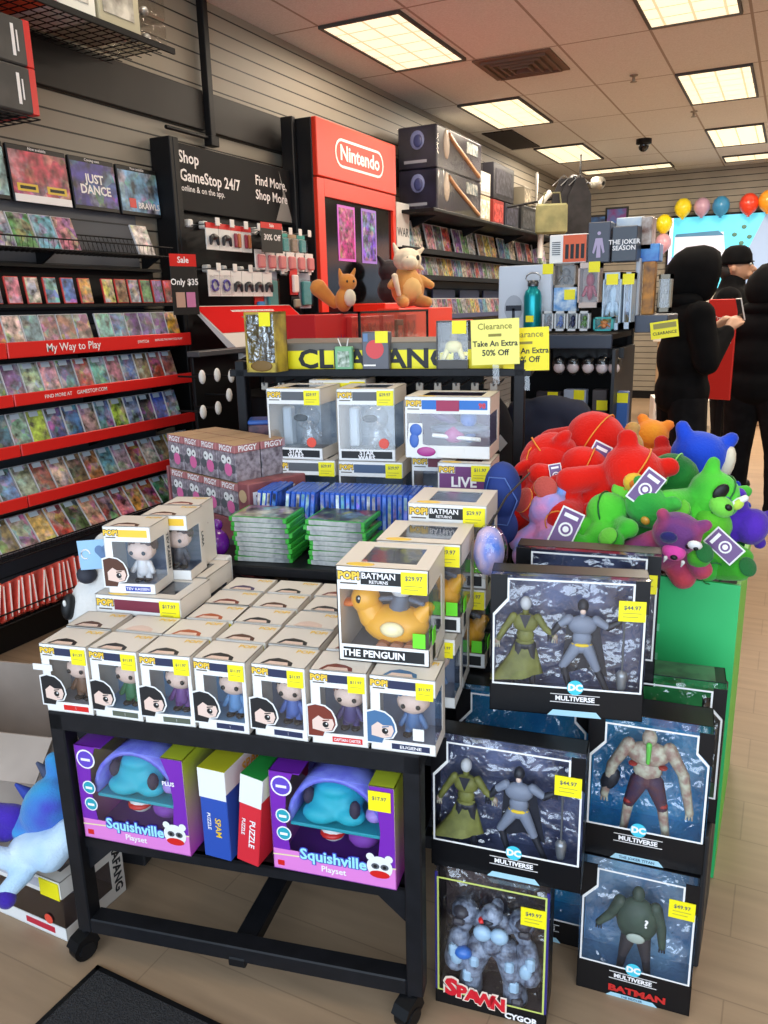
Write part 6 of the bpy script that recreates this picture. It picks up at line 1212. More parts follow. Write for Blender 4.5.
def figure_pack(name, label, w, h, d, card, figs, sub='', red=None, price=None, chev=.03, band=.062, kind='dc', pane=True):
    t = thing(name, label, 'action figure box'); hw = w/2; T_ = .002; b = MB()
    ol = [(-hw+.005, band), (hw-.005, band), (hw-.005, h-.07), (hw-.028, h-.045), (hw-.028, h-.006), (-hw+.034, h-.006), (-hw+.034, h-.05), (-hw+.005, h-.085)] if kind == 'dc' else [(-hw+.005, band), (hw-.005, band), (hw-.005, h-.01), (-hw+.005, h-.01)]
    b.box(-hw, hw, 0, d, 0, T_, BK).box(-hw, -hw+T_, d*.35, d, 0, h, BK).box(hw-T_, hw, d*.35, d, 0, h, BK).box(-hw, hw, d-T_, d, 0, h, BK).box(-hw, hw, d*.3, d, h-T_, h, BK)
    b.box(-hw, -hw+T_, 0, d*.35, 0, band, BK).box(hw-T_, hw, 0, d*.35, 0, band, BK)
    b.box(-hw, hw, 0, T_, 0, band, BK)
    b.box(-hw+T_, hw-T_, d-2*T_, d-T_, T_, h-T_, card).box(-hw+T_, hw-T_, T_, d-2*T_, band*.55, band*.6, card)
    if kind == 'dc': b.prism([(hw-.028, h-.006), (hw-.028, h-.045), (hw, h-.073), (hw, h), (hw-.028, h)], BK, -.0004, T_); b.prism([(-hw, h), (-hw, h-.09), (-hw+.034, h-.052), (-hw+.034, h)], BK, -.0004, T_)
    else: b.box(-hw, -hw+.006, 0, T_, band, h, pm('indigo', (50, 44, 120), .4)).box(hw-.006, hw, 0, T_, band, h, pm('indigo', (50, 44, 120), .4))
    b.build('carton', t)
    n = len(ol); inn = []; cx = sum(p[0] for p in ol)/n; cz_ = sum(p[1] for p in ol)/n
    ins = [(p[0]+(.004 if p[0] < cx else -.004), p[1]+(.004 if p[1] < cz_ else -.004)) for p in ol]
    b = MB(); b.add([(p[0], -.0012, p[1]) for p in ol]+[(p[0], -.0012, p[1]) for p in ins], [(k, (k+1) % n, n+(k+1) % n, n+k) for k in range(n)], WHITE if kind == 'dc' else pm('lime_line', (200, 210, 110), .4)); b.build('outline_print', t)
    b = MB(); b.pol([(p[0], .0006, p[1]) for p in ol], CLEAR); b.box(-hw+.0004, -hw+.001, .002, d*.35, band, h, CLEAR).box(hw-.001, hw-.0004, .002, d*.35, band, h, CLEAR).box(-hw, hw, .001, d*.3, h-.001, h-.0004, CLEAR); b.build('window', t)
    # moulded tray: rumpled clear sheet
    nx, nz = 14, 14; vs = []; rr = random.Random(int(w*1000+h*77+len(label)))
    for i in range(nx+1):
        for j in range(nz+1): vs.append((-hw+.01+(w-.02)*i/nx, d*.42+rr.uniform(-.012, .012), band*.62+(h-.01-band*.62)*j/nz))
    MB().add(vs, [(i*(nz+1)+j, (i+1)*(nz+1)+j, (i+1)*(nz+1)+j+1, i*(nz+1)+j+1) for i in range(nx) for j in range(nz)], BLIS, True).build('moulded_tray', t)
    for fn, fx in figs: b = MB(); fn(b, fx, w, h, d, band); b.build('figure', t)
    q = MB()
    if kind == 'dc':
        r = .0165; q.disc((chev, -.0016, band+.004), r, DCB, 24); q.text('DC', (chev, -.0022, band+.004), .02, WT, bold=.06)
        q.text('MULTIVERSE', (chev, -.0016, band-.022), .0145, WT, bold=.04); q.box(chev-.05, chev+.05, -.0012, 0, band-.0315, band-.0305, WT); q.box(chev-.05, chev+.05, -.0012, 0, band-.0135, band-.0125, WT)
        if red: q.text(red, (chev+.01, -.0016, .022), .022, pm('blood_red', (200, 40, 36), .5), bold=.05, width=.12)
        q.pol([(chev-.055, -.0014, 0), (chev+.055, -.0014, 0), (chev+.044, -.0014, .01 if red else .013), (chev-.044, -.0014, .01 if red else .013)], pm('ice_blue', (170, 210, 224), .4))
        if sub: q.text(sub, (chev, -.002, .0045 if red else .006), .0075 if red else .009, pm('ink_blue', (40, 70, 100), .4), bold=.02)
    q.build('printed_logo', t)
    if price: MB().box(hw-.058, hw-.006, -.0032, -.0016, h-.085, h-.042, YEL).text(price, (hw-.032, -.0036, h-.056), .012, GREYI, bold=.02).box(hw-.05, hw-.014, -.0034, -.003, h-.068, h-.0665, pm('faint_ink', (170, 160, 60))).box(hw-.05, hw-.02, -.0034, -.003, h-.076, h-.0745, pm('faint_ink', (170, 160, 60))).build('price_sticker', t)
    return t
OLV = noisy('olive_coat', (122, 124, 60), (96, 98, 46), 30, .6); GRY = pm('suit_grey', (124, 132, 150), .5); DKB = pm('suit_dark', (34, 36, 46), .45); BELT = pm('belt_yellow', (232, 196, 40), .45); PALE = noisy('pale_toy_skin', (190, 190, 168), (150, 120, 110), 60, .5); PURP = noisy('torn_purple', (56, 40, 70), (80, 40, 50), 50, .7)
def coatfig(b, x, w, h, d, band):
    s = .215; y = d*.26; z = band*.62; c = (x, y, z)
    humanoid(b, c, s, dict(la=((-.2, .66), (-.27, .52)), ra=((.19, .68), (.28, .6)), ll=((-.08, .26), (-.1, .05)), rl=((.07, .26), (.08, .05))), OLV, OLV, DKB, DKB, pm('mask_pale', (190, 192, 196), .5), BELT if False else OLV, PALE)
    # flared coat skirt with folds
    n = 20; vs = []
    for k, (zz, rr, ox) in enumerate(((.56, .085, 0), (.4, .14, -.02), (.27, .2, -.06), (.17, .25, -.1))):
        for j in range(n): a = 2*PI*j/n; q = rr*(1+.12*(k/3)*math.cos(a*5)); vs.append((x+s*(ox+q*math.cos(a)), y+s*q*.42*math.sin(a), z+s*(zz+.04*math.cos(a)*(k/3))))
    b.add(vs, [(k*n+j, k*n+(j+1) % n, (k+1)*n+(j+1) % n, (k+1)*n+j) for k in range(3) for j in range(n)], OLV, True)
    b.pol([(x-.012, y-.017, z+s*.84), (x+.012, y-.017, z+s*.84), (x, y-.0185, z+s*.7)], DKB)
def greyfig(b, x, w, h, d, band):
    s = .212; humanoid(b, (x, d*.26, band*.62+.004), s, dict(hd=(-.0, .93), la=((-.22, .72), (-.3, .6)), ra=((.24, .72), (.34, .78)), ll=((-.17, .3), (-.1, .06)), rl=((.15, .28), (.26, .04)), fc=DKB), GRY, GRY, GRY, DKB, DKB, BELT, DKB, 1.12)
    b.ell((x, d*.26-.0098, band*.62+s*.905), (.006, .004, .006), FSK, 8)
    # dark cape behind
    b.add([(x-.03, d*.3, band*.62+s*.84), (x+.03, d*.3, band*.62+s*.84), (x+.055, d*.36, band*.62+s*.2), (x+.01, d*.38, band*.62+s*.28), (x-.04, d*.36, band*.62+s*.2)], [(0, 1, 2, 3, 4)], DKB)
    b.tube([(w*.36, d*.25, band), (w*.36, d*.25, h*.72)], .0022, GREYI, 6); b.cap((w*.36, d*.25, band+.004), (w*.36, d*.25, band+.03), .009, .012, pm('shovel_grey', (150, 154, 160), .3, .6), 8)
def titan(b, x, w, h, d, band):
    s = .285; humanoid(b, (x, d*.26, band*.5), s, dict(hd=(0, .86), la=((-.25, .6), (-.3, .34)), ra=((.25, .6), (.31, .3)), ll=((-.12, .3), (-.15, .05)), rl=((.12, .3), (.16, .05)), fc=PALE), PALE, PALE, PURP, PALE, PALE, None, PALE, 1.25)
    b.cap((x, d*.26-.02, band*.5+s*.84), (x, d*.26-.022, band*.5+s*.7), .006, .004, pm('lime_toy', (90, 190, 70), .4), 8)
    for q in (-1, 1): b.ell((x+q*.03, d*.26-.012, band*.5+s*.66), (.01, .012, .003), pm('wound', (150, 40, 36), .5), 8); b.ell((x+q*.035, d*.26-.002, band*.5+s*.33), (.011, .014, .006), pm('wound', (150, 40, 36), .5), 8)
    b.ell((x-.075, d*.26, band*.5+s*.47), (.018, .012, .03), DKB, 10, (0, R(25), 0))
OLG = noisy('jacket_green', (62, 82, 70), (50, 66, 58), 30, .6)
def jacket(b, x, w, h, d, band):
    s = .25; humanoid(b, (x, d*.3, band*.5-.01), s, dict(hd=(0, .9), la=((-.22, .64), (-.32, .52)), ra=((.2, .62), (.22, .42)), ll=((-.1, .26), (-.13, .05)), rl=((.09, .26), (.12, .05)), fc=OLG), OLG, OLG, pm('dk_trouser', (54, 50, 56), .6), DKB, OLG, None, DKB, 1.3)
    b.ell((x, d*.3, band*.5+s*.6), (.045, .028, .055), OLG, 14); b.ell((x, d*.3-.03, band*.5+s*.5), (.02, .004, .012), pm('pale_ring', (160, 170, 160), .5), 12); b.text('?', (x+.02, d*.3-.034, band*.5+s*.68), .028, WT, bold=.03)
BEAST = noisy('beast_grey', (150, 162, 184), (66, 70, 86), 55, .35, .6)
def beast(b, x, w, h, d, band):
    c = (x, d*.35, band*.5); s = .26
    humanoid(b, c, s, dict(hd=(.03, .9), la=((-.27, .58), (-.3, .3)), ra=((.27, .6), (.3, .3)), ll=((-.16, .27), (-.18, .05)), rl=((.17, .27), (.2, .05)), fc=BEAST), BEAST, BEAST, BEAST, BEAST, BEAST, None, BEAST, 1.6)
    b.ell((x-.02, c[1]-.03, c[2]+s*.84), (.008, .01, .006), RED, 8); b.ell((x-.018, c[1]-.032, c[2]+s*.72), (.02, .014, .018), pm('armor_ice', (160, 190, 214), .3), 14); b.ell((x+.018, c[1]-.032, c[2]+s*.72), (.02, .014, .018), pm('armor_ice', (160, 190, 214), .3), 14); b.ell((x, c[1]-.022, c[2]+s*.6), (.022, .014, .03), BEAST, 12); b.ell((x-.06, c[1]-.03, c[2]+s*.48), (.02, .015, .014), pm('armor_blue', (60, 110, 190), .3), 10)
    AD = pm('armor_dark', (60, 58, 66), .4); AI = pm('armor_ice', (160, 190, 214), .3)
    for (ax, az, aw, ah) in ((-.05, .2, .022, .03), (.05, .19, .022, .03), (-.082, .42, .02, .03), (.084, .44, .02, .03), (-.036, .36, .02, .026), (.04, .38, .02, .026), (-.055, .05, .026, .02), (.058, .05, .026, .02), (.07, .74, .026, .016), (-.07, .74, .026, .016)):
        b.box(x+ax-aw/2, x+ax+aw/2, c[1]-.036, c[1]-.018, c[2]+s*az, c[2]+s*az+ah, AI if ah > .025 else AD, .005)
    for q in (-1, 1):
        b.ell((x+q*.062, c[1], c[2]+s*.8), (.03, .028, .026), BEAST, 12); b.ell((x+q*.066, c[1]-.012, c[2]+s*.83), (.02, .02, .014), AD, 10); b.cap((x+q*.074, c[1]-.005, c[2]+s*.55), (x+q*.08, c[1]-.01, c[2]+s*.34), .023, .027, BEAST, 10)
        b.cap((x+q*.03, c[1], c[2]+s*.48), (x+q*.045, c[1]-.01, c[2]+s*.28), .03, .025, BEAST, 10); b.cap((x+q*.045, c[1]-.01, c[2]+s*.26), (x+q*.05, c[1], c[2]+s*.05), .022, .028, BEAST, 10); b.ell((x+q*.075, c[1]-.03, c[2]+s*.42), (.014, .008, .02), pm('armor_ice', (160, 190, 214), .3), 10)
    b.ell((x, c[1]-.02, c[2]+s*.88), (.024, .022, .022), BEAST, 12); b.ell((x-.004, c[1]-.038, c[2]+s*.86), (.012, .008, .006), DKB, 8)
def setp(t, P, Q, z, y=None):
    """front-bottom edge from P to Q on the plan"""
    a = math.atan2(Q[1]-P[1], Q[0]-P[0]); t.location = ((P[0]+Q[0])/2, (P[1]+Q[1])/2, z); t.rotation_euler = (0, 0, a); return t
setp(figure_pack('action_figure_box', 'indigo-edged window box with red title letters and a grey armoured beast', .242, .338, .1, CARD_S, [(beast, .0)], price='$49.97', kind='sp', band=.035), (-.575, 1.325), (-.333, 1.361), 0)
sp = bb['action_figure_box']; q = MB(); RO = pm('title_red', (216, 26, 44), .4)
for st_, x_, z_, s_ in (('S', -.085, .049, .056), ('P', -.062, .043, .042), ('A', -.039, .039, .04), ('W', -.011, .036, .042), ('N', .018, .033, .042)):
    q.text(st_, (x_, -.0022, z_), s_*1.12, pm('title_rim', (240, 220, 200), .4), bold=.1); q.text(st_, (x_, -.0032, z_), s_, RO, bold=.06)
q.text('CYGOR', (.068, -.0022, .01), .02, WT, bold=.05); q.build('title_lettering', sp)
setp(figure_pack('action_figure_box', 'black window box with red block lettering and a green-jacketed figure on the floor', .24, .328, .1, CARD_B2, [(jacket, 0)], 'THE RIDDLER', 'BATMAN', '$49.97', chev=.0, band=.078), (-.302, 1.50), (-.064, 1.522), 0)
setp(figure_pack('action_figure_box', 'blue-backed black window box with a pale torn giant figure, on top of the green-jacket box', .245, .328, .115, CARD_B, [(titan, 0)], 'THE JOKER TITAN', None, None, chev=-.01, band=.075), (-.306, 1.53), (-.065, 1.557), .331)
setp(figure_pack('action_figure_box', 'wide black two-figure window box, lower one standing on the indigo-edged box', .312, .305, .075, CARD_D, [(coatfig, -.085), (greyfig, .025)], 'DUKE & BATMAN'[:0], None, '$44.97', chev=.02), (-.588, 1.343), (-.28, 1.385), .34)
p2 = figure_pack('action_figure_box', 'wide black two-figure window box, upper one in front of the green bin', .312, .305, .075, CARD_D, [(coatfig, -.085), (greyfig, .03)], '', None, '$44.97', chev=.02); setp(p2, (-.508, 1.468), (-.2, 1.545), .662)
# boxes behind
o = dup(p2, (-.36, 1.69, .662), R(9), 'wide black window box behind the upper two-figure box, its top edge under the plush pile'); 
tall = figure_pack('action_figure_box', 'black window box with a shiny blue card, lying between the two wide two-figure boxes', .3, .3, .1, CARD_B, [], chev=.0); tall.location = (-.47, 1.585, .345); tall.rotation_euler = (0, 0, R(9))
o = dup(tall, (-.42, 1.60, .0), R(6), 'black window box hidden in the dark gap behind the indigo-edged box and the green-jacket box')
t = figure_pack('action_figure_box', 'black box with a green lid print and white logo, behind the pale giant figure box', .245, .33, .115, noisy('card_green', (40, 150, 80), (80, 200, 110), 8, .5), [], chev=.0); t.location = (-.175, 1.70, .355); t.rotation_euler = (0, 0, R(7))
q = MB().box(-.1, .1, .035, .113, .3302, .3308, noisy('lid_green', (46, 74, 56), (70, 120, 84), 20, .4)); q.build('lid_print', t)
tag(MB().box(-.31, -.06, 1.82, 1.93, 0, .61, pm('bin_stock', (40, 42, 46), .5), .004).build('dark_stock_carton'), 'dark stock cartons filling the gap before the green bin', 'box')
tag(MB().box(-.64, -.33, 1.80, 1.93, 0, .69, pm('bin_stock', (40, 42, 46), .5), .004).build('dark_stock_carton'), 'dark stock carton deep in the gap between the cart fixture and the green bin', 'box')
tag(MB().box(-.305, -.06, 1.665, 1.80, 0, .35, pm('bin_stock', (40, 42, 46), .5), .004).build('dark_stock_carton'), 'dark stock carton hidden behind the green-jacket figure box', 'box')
# ================================================================== GREEN DUMP BIN AND PLUSH PILE
GB1 = noisy('bin_green', (40, 176, 96), (60, 200, 116), 2, .45); gbx0, gbx1, gby0, gby1, gz_ = -.60, -.055, 2.0, 2.62, .828
bn = thing('dump_bin', 'bright green cardboard dump bin piled with plush toys', 'bin', (0, 0, 0))
MB().box(gbx0, gbx1, gby0, gby0+.01, 0, gz_, GB1).box(gbx0, gbx1, gby1-.01, gby1, 0, gz_, GB1).box(gbx0, gbx0+.01, gby0+.01, gby1-.01, 0, gz_, GB1).box(gbx1-.01, gbx1, gby0+.01, gby1-.01, 0, gz_, pm('bin_side_lime', (96, 214, 60), .45)).build('walls', bn)
MB().box(gbx0+.01, gbx1-.01, gby0+.01, gby1-.01, .69, .70, BLACKP).build('inner_tray', bn)
q = MB(); LG = pm('bin_pale', (120, 206, 160), .45)
for z, w_ in ((.68, .02), (.60, .02), (.53, .035), (.49, .02)): q.box(gbx1-.2, gbx1-.2+w_, gby0-.001, gby0, z, z+.02, LG)
q.tube([(gbx1-.12+.06*math.cos(a), gby0-.001, .4+.06*math.sin(a)) for a in [PI*k/8 for k in range(9)]], .012, LG, 6); q.build('printed_marks', bn)
# plush toys
def ptag(t, loc, rot, s=1.0, name='hang_tag'):
    m = MB().box(-.024*s, .024*s, -.0015, .0015, -.04*s, .04*s, WHITE, .001).box(-.021*s, .021*s, -.0022, .0022, -.036*s, .036*s, pm('tag_purple', (104, 66, 124), .4)); m.disc((0, -.003, -.004), .014*s, WT, 16); m.disc((0, -.0035, -.004), .0105*s, pm('tag_purple', (104, 66, 124), .4), 16); m.disc((0, -.0038, -.004), .006*s, WT, 10); m.box(-.015*s, .015*s, -.003, -.0022, .018*s, .028*s, WT); m.build(name, t, loc, rot)
def bear(label, loc, rot, col, col2=None, s=1.0, muzz=None, tagp=None, pad=None, name='plush_toy', ears='round', patch=None, scale=6, face=True, seam=None, extra=None, limb=1.0):
    t = thing(name, label, 'plush toy', loc, rot, 'plush toys piled in the green bin'); m = plush_m('%d_%d_%d' % col, col, col2, scale); b = MB()
    b.ell((0, 0, .07*s), (.07*s, .06*s, .08*s), m, 14); b.ell((0, -.01*s, .175*s), (.072*s, .064*s, .06*s), m, 14); b.ell((0, 0, .13*s), (.055*s, .05*s, .045*s), m, 12)
    for q in (-1, 1):
        if ears == 'round': b.ell((q*.055*s, .005*s, .225*s), (.026*s, .016*s, .024*s), m, 10)
        elif ears == 'long': b.cap((q*.035*s, .005*s, .22*s), (q*.06*s, .02*s, .275*s), .018*s, .015*s, m, 8)
        elif ears == 'point': b.cap((q*.045*s, .0, .205*s), (q*.062*s, .0, .232*s), .024*s, .018*s, m, 8)
        b.cap((q*.055*s, -.015*s, .12*s), (q*.105*s, -.05*s, .085*s), .028*s, .032*s, m); b.cap((q*.045*s, -.03*s, .03*s), (q*.07*s, -.11*s*limb, .03*s), .036*s, .04*s, m)
    b.build('body', t, vox=.007*max(s, .8), smooth=3)
    if face:
        mz = plush_m('mz_%d_%d_%d' % (muzz or col), muzz or col); MB().ell((0, -.07*s, .165*s), (.034*s, .028*s, .026*s), mz, 14).build('muzzle', t)
        MB().ell((0, -.097*s, .174*s), (.011*s, .008*s, .008*s), INK, 8).build('nose', t)
        for q in (-1, 1): MB().ell((q*.028*s, -.066*s, .2*s), (.008*s, .006*s, .01*s), INK, 8).build('eye', t)
    if pad:
        pm_ = plush_m('pad_%d_%d_%d' % pad, pad)
        for q in (-1, 1): MB().ell((q*.074*s, (-.11*limb-.036)*s, .03*s), (.031*s, .008*s, .031*s), pm_, 14).build('foot_pad', t)
    if seam:
        sm = pm('seam_%d_%d_%d' % seam, seam, .6)
        MB().tube([(0+.0717*s*math.cos(a), .0, .07*s+.082*s*math.sin(a)) for a in [2*PI*k/20 for k in range(20)]], .0022, sm, 5, closed=True).build('seam', t)
        MB().tube([(.0, -.01*s+.066*s*math.cos(a), .175*s+.062*s*math.sin(a)) for a in [2*PI*k/20 for k in range(20)]], .0022, sm, 5, closed=True).build('seam', t)
        for q in (-1, 1): MB().tube([(q*.074*s+.03*s*math.cos(a), (-.11*limb-.034)*s, .03*s+.03*s*math.sin(a)) for a in [2*PI*k/14 for k in range(14)]], .002, sm, 5, closed=True).build('seam', t)
    if patch: MB().ell((0, -.048*s, .072*s), (.046*s, .022*s, .052*s), plush_m('pt_%d_%d_%d' % patch, patch), 14).build('belly_patch', t)
    if extra: extra(t, s)
    if tagp: ptag(t, tagp[0], tagp[1], tagp[2] if len(tagp) > 2 else 1.2)
    return t
def pb(label, px, py, Y, rot, col, **kw): p = ony(px, py, Y); s = kw.get('s', 1.0); Q = Euler(rot).to_matrix(); c = p - Q @ Vector((0, -.01, .11*s)); return bear(label, tuple(c), rot, col, **kw)
RD = (226, 30, 16); RD2 = (204, 24, 14); SY = (240, 150, 50)
def lab_white(t, s): MB().cap((.02, -.05*s, .19*s), (.05, -.07*s, .235*s), .012, .005, WHITE, 8).cap((.0, -.062*s, .2*s), (.0, -.072*s, .15*s), .005, .004, pm('rib', (240, 200, 190), .5), 8).build('white_label', t)
# world tag loops are placed on the toy itself
pb('red plush toy slumped highest on the pile, with a small white label on top', 598, 448, 2.40, (R(58), R(28), R(-8)), RD, col2=RD2, s=1.3, face=False, ears='none', seam=SY, extra=lab_white)
pb('red plush toy sprawled over the wall end of the pile, below the topmost one', 552, 462, 2.30, (R(70), R(-38), R(20)), RD, col2=RD2, s=1.25, face=False, ears='round', seam=SY)
pb('red plush toy at the lower wall end of the pile, showing its round foot pads', 543, 490, 2.16, (R(-28), R(-20), R(-30)), RD, col2=RD2, s=1.12, pad=(200, 70, 60), face=False, ears='none', seam=SY, limb=.8)
pb('red plush toy lying with legs up beside the yellow-patched red one', 575, 488, 2.14, (R(-35), R(24), R(10)), RD, col2=RD2, s=1.0, pad=(206, 90, 80), face=False, ears='none', seam=SY, limb=.8)
def yel(t, s): MB().ell((.01*s, -.072*s, .18*s), (.028*s, .012*s, .024*s), plush_m('yel_patch', (244, 190, 60)), 14).build('yellow_patch', t); MB().ell((.01*s, -.083*s, .182*s), (.014*s, .006*s, .012*s), plush_m('yel_patch2', (230, 120, 40)), 12).build('patch_centre', t)
pb('red plush toy with a yellow round patch in the middle of the pile', 616, 492, 2.1, (R(14), R(34), R(12)), RD, col2=RD2, s=1.15, face=False, ears='round', seam=SY, extra=yel)
DKG = (26, 110, 46); LG_ = (120, 226, 70)
pb('green plush toy on its back with round foot pads, by the tie-dyed toy', 604, 528, 1.97, (R(-38), R(-12), R(-14)), (96, 214, 60), col2=(50, 170, 46), s=.78, pad=LG_, face=False, ears='none', limb=.7, seam=(20, 90, 40))
pb('green plush toy next to the first green one, with a golden eye button', 640, 521, 2.03, (R(24), R(28), R(-6)), (44, 150, 60), col2=(80, 200, 70), s=.85, face=False, ears='round', extra=lambda t, s: MB().ell((.02*s, -.072*s, .18*s), (.014*s, .008*s, .014*s), pm('gold_eye', (220, 160, 60), .3), 10).build('golden_eye', t))
pb('dark green plush toy with pale green foot pads raised behind the golden-eyed one', 664, 494, 2.16, (R(-40), R(14), R(-8)), DKG, col2=(60, 160, 60), s=.95, pad=LG_, face=False, ears='none', limb=.9, seam=(150, 230, 110))
def eyep(t, s): MB().ell((-.03*s, -.07*s, .19*s), (.018*s, .008*s, .024*s), INK, 12).build('eye_patch', t); MB().ell((.03*s, -.07*s, .195*s), (.014*s, .006*s, .016*s), plush_m('eye_green', (200, 230, 90)), 10).build('eye', t)
pb('green dragon-like plush toy with a black eye patch looking towards the aisle', 696, 513, 2.1, (R(10), R(40), R(34)), (90, 214, 60), col2=(40, 140, 50), s=.98, muzz=(130, 226, 80), ears='point', seam=(30, 110, 50), extra=eyep)
pb('light green plush toy low at the aisle corner of the bin with dark foot pads', 708, 543, 2.06, (R(-30), R(20), R(30)), (110, 210, 56), col2=(60, 160, 40), s=.78, pad=(40, 120, 60), face=False, ears='none', limb=.8)
pb('royal blue plush toy turned away at the aisle side of the pile', 692, 480, 2.34, (R(8), R(-14), R(200)), (36, 80, 214), col2=(28, 60, 184), s=1.12, ears='point', face=False, extra=lambda t, s: MB().ell((-.062*s, .01, .17*s), (.02*s, .03*s, .045*s), plush_m('cream', (238, 226, 200)), 12).build('cream_cheek', t))
pb('small royal blue plush toy under the larger blue one', 716, 508, 2.24, (R(20), R(60), R(30)), (40, 76, 206), s=.6, face=False, ears='round')
pb('violet plush toy with a white ribbon drooping over the aisle corner of the bin', 734, 522, 2.14, (R(10), R(104), R(20)), (92, 50, 184), col2=(60, 30, 150), s=.68, face=False, ears='round', extra=lambda t, s: MB().box(-.05, .02, -.075, -.07, .02, .04, WHITE, .002).cap((-.04, -.072, .03), (-.075, -.07, .07), .012, .008, WHITE, 8).build('ribbon', t))
pb('orange and yellow plush toy with two round lobes at the back of the pile', 648, 448, 2.52, (R(8), R(12), R(0)), (250, 176, 50), col2=(246, 120, 50), s=.72, face=False, ears='round', tagp=((-.03, -.075, .05), (0, R(-30), 0), 1.1))
pb('tan plush toy half buried between the topmost red one and the orange one', 628, 464, 2.40, (R(30), R(-20), R(0)), (190, 140, 70), col2=(214, 170, 100), s=.95, face=False, ears='round', tagp=((.03, -.09, .15), (R(0), R(-35), 0), 1.0))
pb('pink and blue tie-dyed plush toy at the wall corner of the bin', 550, 528, 1.98, (R(-20), R(-26), R(-16)), (240, 150, 196), col2=(120, 160, 230), s=.82, scale=14, face=False, ears='round', limb=.7)
def foxx(t, s):
    MB().ell((.03, -.066, .192), (.017, .009, .014), WHITE, 12).build('eye_white', t); MB().ell((.033, -.075, .192), (.006, .004, .006), INK, 8).build('pupil', t); MB().cap((-.02, -.09, .148), (-.02, -.095, .136), .005, .001, WHITE, 6).build('tooth', t); MB().cap((.02, -.09, .148), (.02, -.095, .136), .005, .001, WHITE, 6).build('tooth', t)
    MB().ell((-.03, -.064, .192), (.02, .009, .02), plush_m('eye_navy', (44, 40, 100)), 12).build('eye_ring', t)
pb('purple and pink fox-like plush with one white eye leaning over the front of the bin', 670, 545, 1.96, (R(40), R(14), R(14)), (110, 60, 120), col2=(200, 70, 80), s=.82, scale=8, limb=.5, ears='point', muzz=(236, 80, 170), extra=foxx)
pb('red plush toy peeking out behind the small green ones at the front of the pile', 668, 522, 2.2, (R(10), R(-40), R(0)), RD, s=.8, face=False, ears='none')
pb('dark red plush toy filling the pile behind the raised green foot pads', 655, 484, 2.38, (R(0), R(30), R(0)), (200, 30, 22), s=.95, face=False, ears='round')
pb('red plush toy buried at the bottom of the pile behind the tie-dyed one', 575, 522, 2.24, (R(0), R(30), R(0)), RD2, s=.95, face=False, ears='none')
# loose hang tags resting on the toys
for i, (px, py, Y, rx, rr, sz, lb) in enumerate(((597, 458, 2.18, -14, -26, 1.25, 'large purple hang tag with a white ring on the topmost red plush'), (556, 474, 2.06, -10, 12, .8, 'small purple hang tag on the red plush at the wall end'), (646, 488, 1.98, -10, -36, 1.3, 'purple hang tag lying beside the yellow-patched red plush'), (566, 528, 1.87, -24, -24, 1.4, 'purple hang tag on the tie-dyed plush at the wall corner of the bin'), (724, 546, 1.98, -20, 50, 1.2, 'black edged hang tag by the violet plush at the aisle corner'), (642, 466, 2.3, -10, -50, 1.2, 'white price label hanging from the tan plush'))):
    p = ony(px, py, Y); t = thing('hang_tag', lb, 'tag', tuple(p), (R(rx), R(rr)*-1, R(12)), 'hang tags on the plush pile')
    white = 'price label' in lb; m = MB().box(-.03*sz*.7, .03*sz*.7, -.0015, .0015, -.05*sz*.7, .05*sz*.7, WHITE, .001); TP = pm('tag_purple', (104, 66, 124), .4)
    m.build('card', t); q = MB()
    if not white:
        q.box(-.026*sz*.7, .026*sz*.7, -.0024, -.0014, -.045*sz*.7, .045*sz*.7, TP); q.disc((0, -.0030, -.004), .018*sz*.7, WT, 16); q.disc((0, -.0034, -.004), .013*sz*.7, TP, 16); q.disc((0, -.0038, -.004), .008*sz*.7, WT, 10); q.box(-.018*sz*.7, .018*sz*.7, -.003, -.0022, .026*sz*.7, .036*sz*.7, WT)
    else:
        for k in range(4): q.box(-.015, .015, -.0022, -.0014, -.02+.01*k, -.016+.01*k, GREYI)
    q.build('printed_label', t)
# bags at the wall side of the bin
t = thing('plush_hat', 'dark blue rounded plush hanging in a net between the fixture and the bin', 'plush toy', tuple(ony(502, 520, 1.9)), 0); bl = noisy('denim_blue', (36, 60, 130), (26, 44, 104), 10, .8); b = MB(); b.ell((0, 0, .08), (.05, .045, .075), bl, 16); b.ell((0, .01, -.02), (.04, .04, .05), bl, 14); b.ell((-.04, -.02, -.01), (.018, .018, .018), pm('blue_knob', (60, 120, 190), .5), 10); b.build('body', t, vox=.007)
MB().tube([(-.045, -.02, .05), (-.02, -.045, .12), (.02, -.045, .12), (.045, -.02, .06), (.03, -.045, .0), (-.02, -.045, -.0), (-.045, -.02, .05)], .002, pm('seam_blue', (80, 110, 180), .6), 5).build('seam', t)
t = thing('tie_dye_plush', 'tie-dyed plush in a clear bag hanging in the gap beside the duck boxes', 'plush toy', tuple(ony(489, 552, 1.6)), 0); b = MB(); b.ell((0, 0, 0), (.035, .04, .055), noisy('tiedye', (226, 196, 214), (90, 130, 220), 26, .7, stretch=(1, 1, .5)), 16); b.ell((-.0, .0, .03), (.03, .03, .03), noisy('tiedye', (226, 196, 214), (90, 130, 220), 26, .7), 12); b.build('body', t, vox=.006); MB().ell((0, 0, 0), (.042, .045, .064), acetate('thin_bag', refl=.6, bump=.8, scale=30), 16).build('clear_bag', t); MB().tube([(0, 0, .06), (0, .12, .1), (0, .3, .12)], .0025, BLACKM, 5).build('hook', t)
